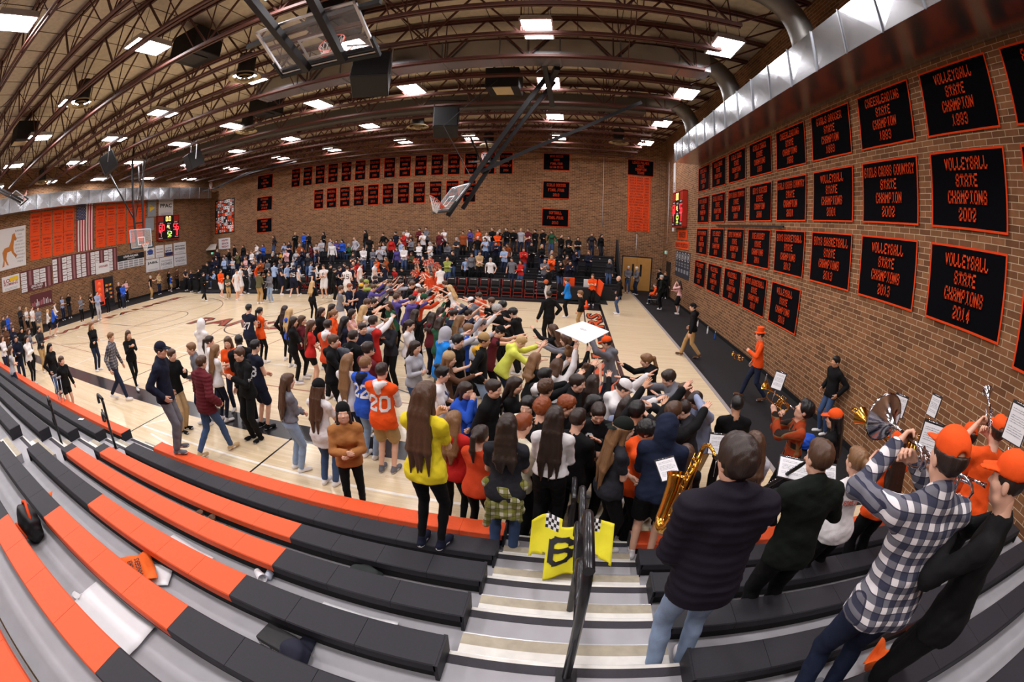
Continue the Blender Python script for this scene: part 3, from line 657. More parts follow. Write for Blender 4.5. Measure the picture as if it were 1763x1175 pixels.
# pennant and posters at the far end of the right wall
def board(name, label, cat, P, U, N, w, h, m, group=None, depth=.025):
    e = empty(name, P); tag(e, label, cat, group); U = np.array(U, float); N = np.array(N, float)
    c = [U * u + N * d for u in (-w / 2, w / 2) for d in (.003, depth)]; lo = np.min(c, 0); hi = np.max(c, 0)
    MB().box((lo[0], lo[1], -h / 2), (hi[0], hi[1], h / 2)).build('sheet', m, e)
    return e, U, N, np.array((0, 0, 1.)), depth + .003
e, U, N, V, d = board('poster', 'orange poster under the right wall scoreboard', 'poster', (XR, 24.05, 3.92), (0, -1, 0), (-1, 0, 0), 2.1, .56, M_ORD)
mb = MB(); block_text(mb, 'RANGERS', N * d, U, V, .3, 1.5); mb.build('lettering', M_INK, e)
e, U, N, V, d = board('poster', 'orange lettered strip poster above the photo board', 'poster', (XR, 24.15, 3.34), (0, -1, 0), (-1, 0, 0), 3.1, .42, M_ORD)
mb = MB(); block_text(mb, 'RANGER MOUNTAIN', N * d, U, V, .24, 2.8); mb.build('lettering', M_INK, e)
e, U, N, V, d = board('photo_board', 'dark board of white emblems and team pictures on the right wall', 'board', (XR, 23.7, 2.3), (0, -1, 0), (-1, 0, 0), 3.2, 1.4, mat('board_slate', rgb(52, 56, 66), .6))
for i in range(5):
    mb = MB(); u = -1.28 + .64 * i
    mb.lathe([(.2, 0), (.23, .0)], 20, 0, Matrix.Translation(Vector(tuple(U * u + V * .42 + N * d))) @ Matrix.Rotation(math.radians(-90), 4, 'Y'))
    put_text(mb, 'LP', U * u + V * .42 + N * d, U, V, .2, .2, 0, .03); mb.build('emblem', M_PW, e)
    mb = MB()
    for j in range(2): put_text(mb, ['RANGERS', 'TEAM'][j], U * u + V * (.05 - .14 * j) + N * d, U, V, .09, .36, 0, .03)
    for k in range(4): mb.quad([U * (u - .2 + .1 * k + a) + V * (-.45 + b) + N * d for a, b in ((.01, 0), (.09, 0), (.09, .2), (.01, .2))])
    mb.build('print', M_GRY, e)
e, U, N, V, d = board('pennant', 'narrow white and red vertical sign left of the right scoreboard', 'sign', (XR, 26.5, 6.2), (0, -1, 0), (-1, 0, 0), .5, 4.2, M_PW)
mb = MB(); block_text(mb, 'RANGERS', N * d, V * 1.0, -U, .3, 3.4); mb.build('lettering', M_RED, e)
# ---------------------------------------------------------------- left wall
UL, NL = (0, 1, 0), (1, 0, 0)
names_o = ['BOYS GOLF', 'SOFTBALL', 'GIRLS TRACK', 'WRESTLING', 'BOYS SOCCER', 'BASEBALL', 'GIRLS GOLF', 'VOLLEYBALL', 'BOYS TRACK']
ys = [10.27, 11.35, 12.38, 13.44] + [16.53, 17.6, 18.66, 19.74, 20.78]
k = 0
for r_, zc in enumerate((6.64, 5.12)):
    for i, y in enumerate(ys):
        e = empty('banner', (XL, y, zc)); tag(e, f'plain orange league banner, {ORD[i]} from the left in the {"upper" if r_ == 0 else "lower"} row on the left wall', 'banner', 'orange banners on the left wall')
        MB().box((.003, -.47, -.75), (.022, .47, .75)).build('sheet', M_ORD, e)
        mb = MB(); put_text(mb, names_o[i], (.026, 0, .48), UL, (0, 0, 1), .14, .7, 0, .03); put_text(mb, 'LEAGUE', (.026, 0, .26), UL, (0, 0, 1), .11, .5, 0, .03); put_text(mb, 'CHAMPIONS', (.026, 0, .06), UL, (0, 0, 1), .11, .7, 0, .03)
        for q_ in range(3): put_text(mb, ['1998 2001', '2004 2006', '2012'][q_], (.026, 0, -.14 - .16 * q_), UL, (0, 0, 1), .07, .4, 0, .02)
        mb.build('lettering', mat('faint_ink', rgb(130, 30, 10), .7), e)
# flag hung vertically
fl = empty('flag', (XL, 14.98, 5.88)); tag(fl, 'large stars and stripes flag hanging vertically on the left wall', 'flag')
M_FR_, M_FW, M_FB = mat('flag_red', rgb(160, 34, 52), .8), mat('flag_white', rgb(222, 212, 208), .8), mat('flag_blue', rgb(44, 50, 96), .8)
mb = MB(); W13 = 1.7 / 13
for i in range(13):
    y0 = -.85 + W13 * i; top = 1.56 if i >= 7 else .62
    for s_ in range(10):
        z0 = -1.56 + (top + 1.56) * s_ / 10; z1 = -1.56 + (top + 1.56) * (s_ + 1) / 10
        f = lambda y: .04 + .02 * math.sin(y * 9)
        mb.quad([(f(y0), y0, z0), (f(y0 + W13), y0 + W13, z0), (f(y0 + W13), y0 + W13, z1), (f(y0), y0, z1)], i % 2)
mb.build('stripe', [M_FR_, M_FW], fl)
MB().box((.035, -.85, .62), (.06, -.85 + 7 * W13, 1.56)).build('canton', M_FB, fl)
mb = MB()
for r_ in range(9):
    for c_ in range(6 if r_ % 2 == 0 else 5):
        y = -.78 + .15 * c_ + (.075 if r_ % 2 else 0); z = 1.5 - .1 * r_; pts = []
        for a in range(10):
            rr = .035 if a % 2 == 0 else .015; t = math.radians(90 + 36 * a); pts.append((.063, y + rr * math.cos(t), z + rr * math.sin(t)))
        mb.quad(pts)
mb.build('star', M_FW, fl)
# horse poster
e, U, N, V, d = board('poster', 'tall white poster with a brown running horse and lines of text on the left wall', 'poster', (XL, 7.6, 5.45), UL, NL, 3.55, 2.52, M_PW)
mb = MB()
horse = [(-.75, -1.15), (-.6, -.7), (-.7, -.2), (-.5, .05), (-.1, .1), (.1, .45), (.2, .85), (.42, .95), (.5, .7), (.62, .5), (.5, .42), (.38, .45), (.3, 0), (.35, -.3), (.62, -.55), (.5, -.75), (.42, -.6), (.18, -.35), (.1, -.2), (-.25, -.25), (-.35, -.6), (-.3, -.8), (-.15, -1.1), (-.32, -1.05), (-.5, -.7), (-.55, -1.1)]
mb.quad([U * (p[0] + .35) + V * (p[1] * .95) + N * d for p in horse]); mb.build('print', mat('horse_brown', rgb(196, 120, 50), .7), e)
mb = MB(); put_text(mb, 'RANGER', U * 1.25 + V * 1.0 + N * d, U, V, .13, .85, 0, .03)
for q_, t in enumerate(('CODE', 'RESPECT', 'ACCEPT', 'NEVER QUIT', 'GIVE BACK', 'EARN IT', 'RESPONSIBLE', 'SUPPORT', 'PRIDE')): put_text(mb, t, U * 1.25 + V * (.75 - .21 * q_) + N * d, U, V, .1, min(.9, .1 * len(t)), 0, .01)
mb.build('lettering', M_GRY, e)
# record boards
def record_board(y0, y1, z0, z1, label, cols, seed):
    e, U, N, V, d = board('record_board', label, 'board', (XL, (y0 + y1) / 2, (z0 + z1) / 2), UL, NL, y1 - y0, z1 - z0, M_MAR, 'record boards on the left wall')
    r = random.Random(seed); w = y1 - y0; h = z1 - z0; cw = w / cols
    mb = MB(); mt = MB()
    for c in range(cols):
        u0 = -w / 2 + cw * c
        nr = r.choice([4, 5, 6, 7])
        if c % 3 == 1 and cols > 3:
            mb.quad([U * (u0 + cw * a) + V * (-h / 2 + .05 + (h - .12) * b) + N * d for a, b in ((.3, 0), (.7, 0), (.7, 1), (.3, 1))], 1); continue
        for k in range(nr):
            v0 = -h / 2 + .05 + (h - .12) * k / nr; v1 = -h / 2 + .05 + (h - .12) * (k + .86) / nr
            mb.quad([U * (u0 + cw * .05) + V * v0 + N * d, U * (u0 + cw * .95) + V * v0 + N * d, U * (u0 + cw * .95) + V * v1 + N * d, U * (u0 + cw * .05) + V * v1 + N * d])
            mt.quad([U * (u0 + cw * a) + V * (v0 + (v1 - v0) * b) + N * (d + .002) for a, b in ((.15, .45), (.75, .45), (.75, .6), (.15, .6))])
    mb.build('name_plate', [M_PW, mat('rose_strip', rgb(150, 100, 104), .7)], e); mt.build('print', M_GRY, e)
    return e, U, N, V, d
e, U, N, V, d = record_board(8.8, 11.72, 2.45, 3.83, 'white and maroon record board, left of three, with a dark nameplate', 5, 1)
mb = MB().box((d, -.75, -.68), (d + .01, .75, -.3)); mb.build('nameplate', M_MAR, e)
mb = MB(); put_text(mb, 'LEWIS-PALMER', (d + .014, 0, -.42), U, V, .16, 1.1, 0, .02); put_text(mb, 'TRACK & FIELD', (d + .014, 0, -.59), U, V, .08, .9, 0, .02); mb.build('lettering', M_PW, e)
record_board(11.78, 14.5, 2.5, 4.25, 'white and maroon record board, middle of three under the flag', 6, 2)
e, U, N, V, d = record_board(14.55, 18.16, 2.5, 4.22, 'widest white and maroon record board, right of three, under the orange banners', 8, 3)
MB().box((d, -.42, -.88), (d + .012, .95, -.12)).build('plaque', M_PW, e)
mb = MB(); put_text(mb, 'LEWIS-PALMER', (d + .016, .35, -.38), U, V, .16, .9, 0, .03); mb.build('lettering', M_RED, e)
e, U, N, V, d = board('sign', 'black and white Lewis-Palmer sign between record boards and the ads', 'sign', (XL, 19.63, 3.02), UL, NL, 2.88, 1.05, M_PW)
MB().box((d, -1.44, .05), (d + .01, 1.44, .52)).build('header', M_SBK, e)
mb = MB(); put_text(mb, 'LEWIS-PALMER', (d + .014, 0, .34), U, V, .17, 1.6, 0, .03); put_text(mb, 'ATHLETICS', (d + .014, 0, .16), U, V, .08, .8, 0, .02); mb.build('lettering', M_PW, e)
mb = MB()
for i in range(5):
    for j in range(3): mb.box((d, -1.35 + .55 * i, -.48 + .17 * j), (d + .006, -.88 + .55 * i, -.35 + .17 * j))
mb.build('print', M_GRY, e)
ADS = [(21.8, 3.3, .95, .85, 'blue oval', M_NAVY, ['FAMILY', 'DENTAL']), (22.88, 3.35, .95, .97, 'red lettered', M_RED, ['TRI LAKES', 'PRINTING']), (23.94, 3.37, .9, .88, 'blue banded', M_NAVY, ['COLORADO', 'BANK']), (25.33, 3.38, 1.52, .98, 'black figure', M_SBK, ['PIKES PEAK', 'FITNESS']),
       (22.03, 2.33, 1.54, .97, 'JABIL', M_SBK, ['JABIL']), (23.66, 2.32, 1.6, .97, 'grey swoosh', M_GRY, ['SOUTHWEST', 'HOMES']), (25.33, 2.37, 1.56, .96, 'grey lettered', M_GRY, ['MONUMENT', 'VISION']), (23.65, 6.85, 1.72, 1.2, 'PPAC', M_SBK, ['PPAC']), (22.02, 6.84, .94, 1.2, 'grey pennant', M_GRY, ['RANGERS']), (21.78, 5.65, .96, 1.0, 'grey photograph', M_GRY, ['TRAIL']), (7.9, 3.32, 1.6, .9, 'red and yellow', M_RED, ['LORIG', 'PLUMBING'])]
for i, (y, z, w_, h_, nm, ink, ls) in enumerate(ADS):
    m = M_PW if nm not in ('grey photograph', 'grey pennant') else mat('sign_grey', rgb(150, 156, 166), .6)
    e, U, N, V, d = board('sign', f'{nm} sponsor sign on the left wall' if nm != 'PPAC' else 'white PPAC sign above the left scoreboard', 'sign', (XL, y, z), UL, NL, w_, h_, m, 'sponsor signs on the left wall')
    mb = MB()
    for q_, t in enumerate(ls): put_text(mb, t, (d, 0, h_ * (.18 - .25 * q_)), U, V, min(h_ * .3, w_ * 1.5 / max(4, len(t)) * .5), w_ * .8, 0, .03)
    mb.build('lettering', ink, e)
    if nm == 'blue banded': MB().box((d, -w_ / 2, -.44), (d + .004, w_ / 2, -.2)).build('band', M_NAVY, e)
    if nm == 'blue oval': MB().lathe([(.0, 0), (.32, 0)], 24, 0, Matrix.Translation((d - .001, 0, .1)) @ Matrix.Scale(.7, 4, (0, 0, 1)) @ Matrix.Rotation(math.radians(90), 4, 'Y')).build('oval', mat('ad_blue', rgb(70, 90, 160), .6), e)
    if nm == 'red and yellow': MB().box((d - .002, -.1, .08), (d + .002, .7, .34)).build('band', M_YEL, e)
    if nm == 'grey pennant': MB().quad([(d, -.25, .4), (d, .35, .1), (d, -.25, -.2)]).build('pennant', M_YEL, e)
    mb = MB()
    for q_ in range(2): mb.quad([U * (w_ * a) + V * (-h_ * (.34 + .08 * q_) + b) + N * (d + .001) for a, b in ((-.35, 0), (.35, 0), (.35, .02), (-.35, .02))])
    mb.build('print', M_GRY, e)
e, U, N, V, d = board('wall_hanging', 'maroon hanging with rows of white painted names low on the left wall', 'banner', (XL, 10.55, 1.72), UL, NL, 2.05, .95, M_MAR)
mb = MB(); r = random.Random(3)
for i in range(15):
    hh = r.uniform(.2, .45); mb.box((d, -.92 + .123 * i, -.3), (d + .004, -.92 + .123 * i + .06, -.3 + hh), r.choice([0, 0, 1]))
mb.build('print', [M_PW, mat('rose_print', rgb(190, 110, 120), .6)], e)
# vending machines
for k, (y, cols_, lb) in enumerate(((15.93, rgb(196, 62, 40), 'red lit vending machine at the left wall'), (16.9, rgb(30, 30, 34), 'black snack vending machine at the left wall'))):
    v = empty('vending_machine', (XL + .02, y, .013)); tag(v, lb, 'vending machine', 'vending machines')
    MB().box((0, -.45, 0), (.5, .45, 2.15)).build('cabinet', mat('vend_case' + str(k), rgb(40, 38, 42), .5), v)
    f = MB().box((.5, -.42, .25), (.515, .42, 2.1)).build('front_panel', mat('vend_front' + str(k), cols_, .4, emit=.5 if k == 0 else .05), v)
    mb = MB()
    if k == 0:
        for z in (1.75, 1.35, .95): mb.lathe([(.0, .03), (.15, .03), (.17, 0)], 16, 0, Matrix.Translation((.515, 0, z)) @ Matrix.Rotation(math.radians(90), 4, 'Y'))
    else:
        for z in (.6, .9, 1.2, 1.5):
            for yy in range(6): mb.box((.515, -.38 + .12 * yy, z), (.53, -.3 + .12 * yy, z + .14), yy % 3)
    mb.build('display', [mat('vend_orange', rgb(230, 90, 40), .5, emit=.4), M_YEL, M_RED], v)
    MB().box((.515, -.3, .3), (.53, .3, .5)).build('tray', M_SBK, v)
# ---------------------------------------------------------------- basketball hoops hung from the joists
M_ARM = mat('hoop_arm_black', rgb(34, 32, 34), .4, .4)
M_GLASS = bpy.data.materials.new('backboard_glass'); M_GLASS.use_nodes = True
_nt = M_GLASS.node_tree; _p = _nt.nodes['Principled BSDF']; _o = [n for n in _nt.nodes if n.type == 'OUTPUT_MATERIAL'][0]
_p.inputs['Base Color'].default_value = (.8, .84, .86, 1); _p.inputs['Roughness'].default_value = .05
_t = _nt.nodes.new('ShaderNodeBsdfTransparent'); _m = _nt.nodes.new('ShaderNodeMixShader'); _m.inputs[0].default_value = .12
_nt.links.new(_t.outputs[0], _m.inputs[1]); _nt.links.new(_p.outputs[0], _m.inputs[2]); _nt.links.new(_m.outputs[0], _o.inputs[0])
M_RIM = mat('rim_orange', rgb(214, 70, 36), .4); M_NET = mat('net_cord', rgb(226, 222, 220), .8); M_STEEL = mat('bare_steel', rgb(190, 190, 195), .35, .9); M_PAD = mat('edge_pad', rgb(36, 40, 42), .7)
M_LINE = mat('backboard_line', rgb(232, 232, 232), .5)
def hoop(label, c, up, f, masts, frame_m=None, sag=None):
    """c centre of the board, up / f unit vectors in and out of the board, masts: list of (point list, width) in world space"""
    c = Vector(c); up = Vector(up).normalized(); f = Vector(f); f = (f - up * f.dot(up)).normalized(); wv = up.cross(f).normalized()
    root = empty('basketball_hoop', c); tag(root, label, 'basketball hoop', 'basketball hoops')
    M = Matrix((( *wv.to_tuple(), 0), (*f.to_tuple(), 0), (*up.to_tuple(), 0), (0, 0, 0, 1))).transposed()
    def T(mb):
        mb.v = [tuple(M @ Vector(p)) for p in mb.v]; return mb
    W, H = .915, .535
    T(MB().box((-W, -.006, -H), (W, .006, H))).build('backboard', M_GLASS, root)
    mb = MB()
    for a in ((-W, W, H - .045, H), (-W, W, -H, -H + .045), (-W, -W + .045, -H, H), (W - .045, W, -H, H)): mb.box((a[0], -.03, a[2]), (a[1], .012, a[3]))
    T(mb).build('frame', frame_m or M_STEEL, root)
    mb = MB()
    for a in ((-.3, .3, -.38, -.335), (-.3, .3, .03, .075), (-.3, -.255, -.38, .075), (.255, .3, -.38, .075)): mb.box((a[0], .007, a[2]), (a[1], .01, a[3]))
    T(mb).build('target_square', M_LINE, root)
    T(MB().box((-W - .03, -.05, -H - .06), (W + .03, .03, -H + .01)).box((-W - .03, -.05, -H), (-W + .015, .03, -H + .32)).box((W - .015, -.05, -H), (W + .03, .03, -H + .32))).build('edge_padding', M_PAD, root)
    R0 = Vector((0, .38, -.38)); rim = MB().tube([(R0.x + .23 * math.cos(t), R0.y + .23 * math.sin(t), R0.z) for t in np.linspace(0, 2 * math.pi, 25)[:-1]], .011, 8, closed=True)
    rim.box((-.07, .01, -.44), (.07, .16, -.37)).bar((-.06, .02, -.5), (-.03, .2, -.39), .02).bar((.06, .02, -.5), (.03, .2, -.39), .02)
    rm = T(rim).build('rim', M_RIM, root)
    mb = MB(); dn = M.inverted() @ Vector((0, 0, -1)) if sag is None else Vector(sag); nn = 12
    ring = lambda k, q: R0 + Vector((math.cos(2 * math.pi * (k + .5 * (q % 2)) / nn), math.sin(2 * math.pi * (k + .5 * (q % 2)) / nn), 0)) * (.22 - .035 * q) + dn * (.1 * q)
    for q in range(4):
        for k in range(nn):
            mb.tube([ring(k, q), ring(k if q % 2 == 0 else k + 1, q + 1)], .006, 4, caps=False); mb.tube([ring(k, q), ring(k - 1 if q % 2 == 0 else k, q + 1)], .006, 4, caps=False)
    T(mb).build('net', M_NET, root)
    for pts, w in masts:
        mb = MB()
        for a, b in zip(pts[:-1], pts[1:]): mb.bar(Vector(a) - c, Vector(b) - c, w)
        mb.build('mast', M_ARM, root)
    return root
# near one, folded up under the joists
hoop('glass hoop folded up under the ceiling at the top of the view, nearest the camera', (-3.84, 5.42, 6.72), (0, -.86, .5), (0, .5, .86),
     [([(-4.15, 5.8, 6.36), (-4.6, 3.2, 7.9), (-4.7, 2.3, 8.85)], .12), ([(-3.45, 5.75, 6.36), (-3.5, 3.2, 7.9), (-3.5, 2.3, 8.85)], .12), ([(-4.8, 5.85, 6.5), (-2.9, 5.8, 6.5)], .09), ([(-5.2, 5.3, 6.95), (-2.6, 5.1, 6.95)], .08)], M_STEEL)
# right end of the court, swung half way up
hoop('black framed hoop swung half up on long arms before the far wall', (-4.0, 14.1, 4.65), (.5, .33, .8), (-.835, -.55, .35),
     [([(-4.05, 13.95, 4.05), (-2.9, 14.15, 5.9), (-1.0, 14.2, 8.85)], .15), ([(-3.7, 14.5, 4.3), (-2.55, 14.6, 6.2), (-.75, 14.6, 8.85)], .13), ([(-3.1, 14.4, 5.55), (.2, 15.6, 7.4), (2.4, 16.3, 8.8)], .12), ([(-.95, 14.3, 8.6), (-.6, 13.2, 8.85)], .18), ([(-3.3, 14.2, 5.2), (-4.4, 14.3, 7.2), (-2.6, 14.2, 8.8)], .02), ([(-1.0, 13.0, 9.0), (-.8, 14.5, 7.9)], .14)], M_STEEL)
# left end, lowered
hoop('silver framed hoop hanging in front of the orange banners on the left wall', (-22.5, 14.75, 4.32), (-.16, 0, 1), (1, .12, .16),
     [([(-22.55, 14.45, 3.9), (-22.8, 14.4, 5.4), (-23.2, 14.3, 8.85), (-23.2, 14.3, 10.34)], .1), ([(-22.55, 15.05, 3.9), (-22.8, 15.1, 5.4), (-23.2, 15.2, 8.85)], .1), ([(-22.75, 14.4, 5.4), (-24.9, 13.2, 8.85)], .07), ([(-22.75, 15.1, 5.4), (-24.9, 15.9, 8.85)], .07), ([(-22.8, 14.4, 5.2), (-22.8, 15.1, 5.2)], .07), ([(-22.9, 14.6, 5.6), (-20.3, 13.6, 8.85)], .05), ([(-23.1, 14.35, 7.6), (-23.1, 15.15, 7.6)], .05)], mat('pale_frame', rgb(176, 190, 206), .4, .3))
hoop('small hoop folded flat near the runner-up banners of the far wall', (-5.4, 26.7, 7.85), (.05, .97, .2), (0, -.2, .97), [([(-5.7, 26.5, 7.8), (-5.8, 24, 8.85)], .09), ([(-5.1, 26.5, 7.8), (-5.0, 24, 8.85)], .09)])
hoop('hoop folded up above the left stand near the left duct', (-26.6, 7.2, 7.75), (0, -.86, .5), (0, .5, .86), [([(-26.9, 7.5, 7.5), (-26.9, 4.5, 8.85), (-26.9, 4.5, 10.34)], .1), ([(-26.3, 7.5, 7.5), (-26.3, 4.5, 8.85)], .1)])
hoop('hoop folded flat high in the far left corner', (-28.3, 26.6, 8.05), (.05, .97, .2), (0, -.2, .97), [([(-28.0, 26.4, 8.0), (-24.0, 26.0, 8.6), (-19, 25.6, 8.8)], .1), ([(-28.3, 26.9, 8.1), (-24.0, 26.7, 8.7), (-19, 26.2, 8.85)], .08)])
# ---------------------------------------------------------------- loudspeakers hung in the joists
M_SPK = mat('speaker_black', rgb(22, 21, 23), .7, var=.3, scale=40)
for i, (P, rz, tilt, s, lb) in enumerate((((-5.35, 10.5, 7.95), 20, 25, .5, 'big black loudspeaker hanging right of the nearest folded hoop'), ((-5.2, 17.2, 8.05), 15, 20, .5, 'black loudspeaker hanging above the swung hoop'), ((-20.2, 10.8, 8.0), 150, 30, .45, 'black loudspeaker hanging on a white bracket at the left'), ((-18.9, 15.9, 8.05), 160, 25, .45, 'black loudspeaker hanging between lamps on the far left'))):
    root = empty('loudspeaker', P, math.radians(rz)); tag(root, lb, 'loudspeaker', 'hanging loudspeakers')
    M = Matrix.Rotation(math.radians(-tilt), 4, 'X')
    MB().box((-s, -s, -s), (s, s * .8, s), 0, M).build('cabinet', M_SPK, root, bevel=.03)
    MB().box((-s * .92, -s - .02, -s * .92), (s * .92, -s - .001, s * .92), 0, M).build('grille', mat('speaker_cloth', rgb(14, 14, 15), .9), root)
    mb = MB()
    for x in (-s - .02, s + .02): mb.bar((x, 0, 0), (x, 0, 1.0), .03)
    mb.bar((-s - .3, 0, 1.0), (s + .3, 0, 1.0), .05); mb.build('bracket', M_STEEL if i != 1 else M_DARK, root)
# ceiling heaters / fans
for i, (P, lb) in enumerate((((-2.6, 15.6, 8.9), 'square black unit with a pale grille between the joists'), ((-10.4, 8.2, 9.3), 'dark fan housing up in the joists near the folded hoop'), ((-20.5, 5.5, 9.2), 'dark fan housing over the left stand'), ((-6.3, 9.7, 9.4), 'dark fan housing above the wide duct'), ((-13.2, 15.4, 9.3), 'dark fan housing above the middle of the court'))):
    root = empty('ceiling_unit', P); tag(root, lb, 'ceiling unit', 'ceiling units')
    MB().box((-.6, -.6, -.1), (.6, .6, .7)).build('housing', M_SPK, root, bevel=.03)
    MB().box((-.32, -.62, -.13), (.32, .3, -.1)).build('grille', mat('cream_enamel', rgb(196, 178, 140), .5) if i in (0, 2) else M_DARK, root)
# ---------------------------------------------------------------- far bleachers
FX0, FX1, FY0, FDEP, FRISE, FZ0 = -30.2, 2.6, 24.25, .68, .275, .32
NF = 7
M_FDK = mat('far_deck', rgb(30, 28, 30), .8); M_FST = mat('far_stair', rgb(104, 108, 114), .6)
AIS = (-2.05, -1.0)
for n in range(NF):
    y = FY0 + FDEP * n - .3; z = FZ0 + FRISE * n
    MB().box((FX0, y, z - .05), (FX1, (y + FDEP + .02) if n < NF - 1 else YF - .02, z)).box((FX0, y, z - FRISE - .04), (FX1, y + .02, z - .04)).build('floor_deck', M_FDK, kind='structure')
    for (a, b, s) in ((FX0, AIS[0], 'left of'), (AIS[1], FX1, 'right of')):
        o = MB().box((a, y - .02, z + .17), (b, y + .25, z + .23)).box((a + .05, y + .02, z), (b - .05, y + .2, z + .17)).build('bleacher_bench', mat('far_bench', rgb(34, 32, 36), .7))
        tag(o, f'black far bleacher bench, {rown[n]}, {s} the grey far stairs', 'bench', 'far bleacher benches')
    o = empty('stair_step', (0, y, z)); tag(o, f'grey step to the {rown[n]} of the far stairs', 'step', 'far stair steps')
    MB().box((AIS[0] + .05, -.02, .0), (AIS[1] - .05, .25, .04)).build('tread', M_FST, o)
    MB().box((AIS[0] + .05, -.34, -.14), (AIS[1] - .05, -.02, -.1)).build('half_tread', M_FST, o)
o = MB().box((FX0, FY0 - .34, .0), (AIS[0], FY0 - .3, .75)).box((AIS[1], FY0 - .34, 0), (FX1 - .4, FY0 - .3, .75)).build('trim_2', M_FDK, kind='structure')
MB().box((FX0, FY0 - 1.7, 0), (1.9, FY0 - .36, .01)).build('floor_mat_far', M_BLACK, kind='structure')
# folded end panel of the far stand
o = MB().quad([(FX1 + .1, FY0 + .2, 0), (FX1 + .1, 28.6, 0), (FX1 + .1, 28.6, 3.3), (FX1 + .1, 28.1, 3.3), (FX1 + .1, FY0 + .3, 1.0)]).quad([(FX1 + .2, FY0 + .2, 0), (FX1 + .2, FY0 + .3, 1.0), (FX1 + .2, 28.1, 3.3), (FX1 + .2, 28.6, 3.3), (FX1 + .2, 28.6, 0)]).quad([(FX1 + .1, FY0 + .3, 1), (FX1 + .1, 28.1, 3.3), (FX1 + .2, 28.1, 3.3), (FX1 + .2, FY0 + .3, 1)]).quad([(FX1 + .1, 28.1, 3.3), (FX1 + .1, 28.6, 3.3), (FX1 + .2, 28.6, 3.3), (FX1 + .2, 28.1, 3.3)]).build('end_curtain', M_FDK); tag(o, 'black sloping end curtain of the far bleachers', 'end curtain')
# folding chairs for the teams
M_CHF = mat('chair_red_tube', rgb(176, 50, 34), .45); M_CHP = mat('chair_black_pad', rgb(30, 28, 30), .6)
ch = empty('team_chair')
for x in (-.23, .23):
    MB().tube([(x, .2, .45), (x, .26, .92)], .016, 6).build('back_post', M_CHF, ch)
    MB().tube([(x, -.2, .45), (x, .22, 0)], .014, 6).build('leg', M_CHF, ch); MB().tube([(x, .2, .45), (x, -.22, 0)], .014, 6).build('leg', M_CHF, ch)
    MB().tube([(x, -.22, .45), (x, .22, .45)], .014, 6).build('seat_rail', M_CHF, ch)
MB().box((-.22, -.22, .44), (.22, .2, .5)).build('seat', M_CHP, ch, bevel=.015)
bk = MB().box((-.22, .2, .58), (.22, .25, .95)).build('backrest', M_CHP, ch, bevel=.015)
mb = MB(); put_text(mb, 'LEWIS PALMER', (0, .195, .86), (1, 0, 0), (0, 0, 1), .05, .34, 0, .02); mb.build('lettering', M_PW, bk)
for z in (.09, .27): MB().bar((-.23, -.17, z), (.23, -.17, z), .025).build('crossbar', M_CHF, ch)
cx = [-16.5 + .62 * i for i in range(26)]
for i, x in enumerate(cx):
    o = ch if i == 0 else copy_tree(ch)
    o.location = (x, 23.35 + rng.uniform(-.03, .03), .011); o.rotation_euler.z = rng.uniform(-.06, .06)
    tag(o, f'black and red team chair, {ORD[25 - i] if 25 - i < 20 else str(26 - i) + "th"} from the right end of its row', 'chair', 'team chairs along the far sideline')
# scorer's table at the right end of the chairs
tb = empty('table', (.55, 23.3, .011)); tag(tb, 'black draped scorers table at the right end of the chairs', 'table')
MB().box((-.95, -.35, .70), (.95, .35, .74)).build('tabletop', M_CHP, tb); mb = MB().box((-.95, -.36, .08), (.95, -.34, .70)); mb.build('drape', M_FDK, tb)
for sx in (-.9, .86):
    for sy in (-.3, .28): MB().box((sx, sy, 0), (sx + .04, sy + .04, .7)).build('leg', M_DARK, tb)
for x, z1, m, lb in ((-.9, .35, M_ORD, 'orange board standing on the scorers table'), (.45, .3, M_PW, 'white box on the scorers table')):
    o = MB().box((-.3, -.05, 0), (.3, .05, z1 + .1), 0, Matrix.Rotation(.15, 4, 'X')).build('display_board', m); o.location = (.55 + x * .8, 23.3, .764); tag(o, lb, 'board')
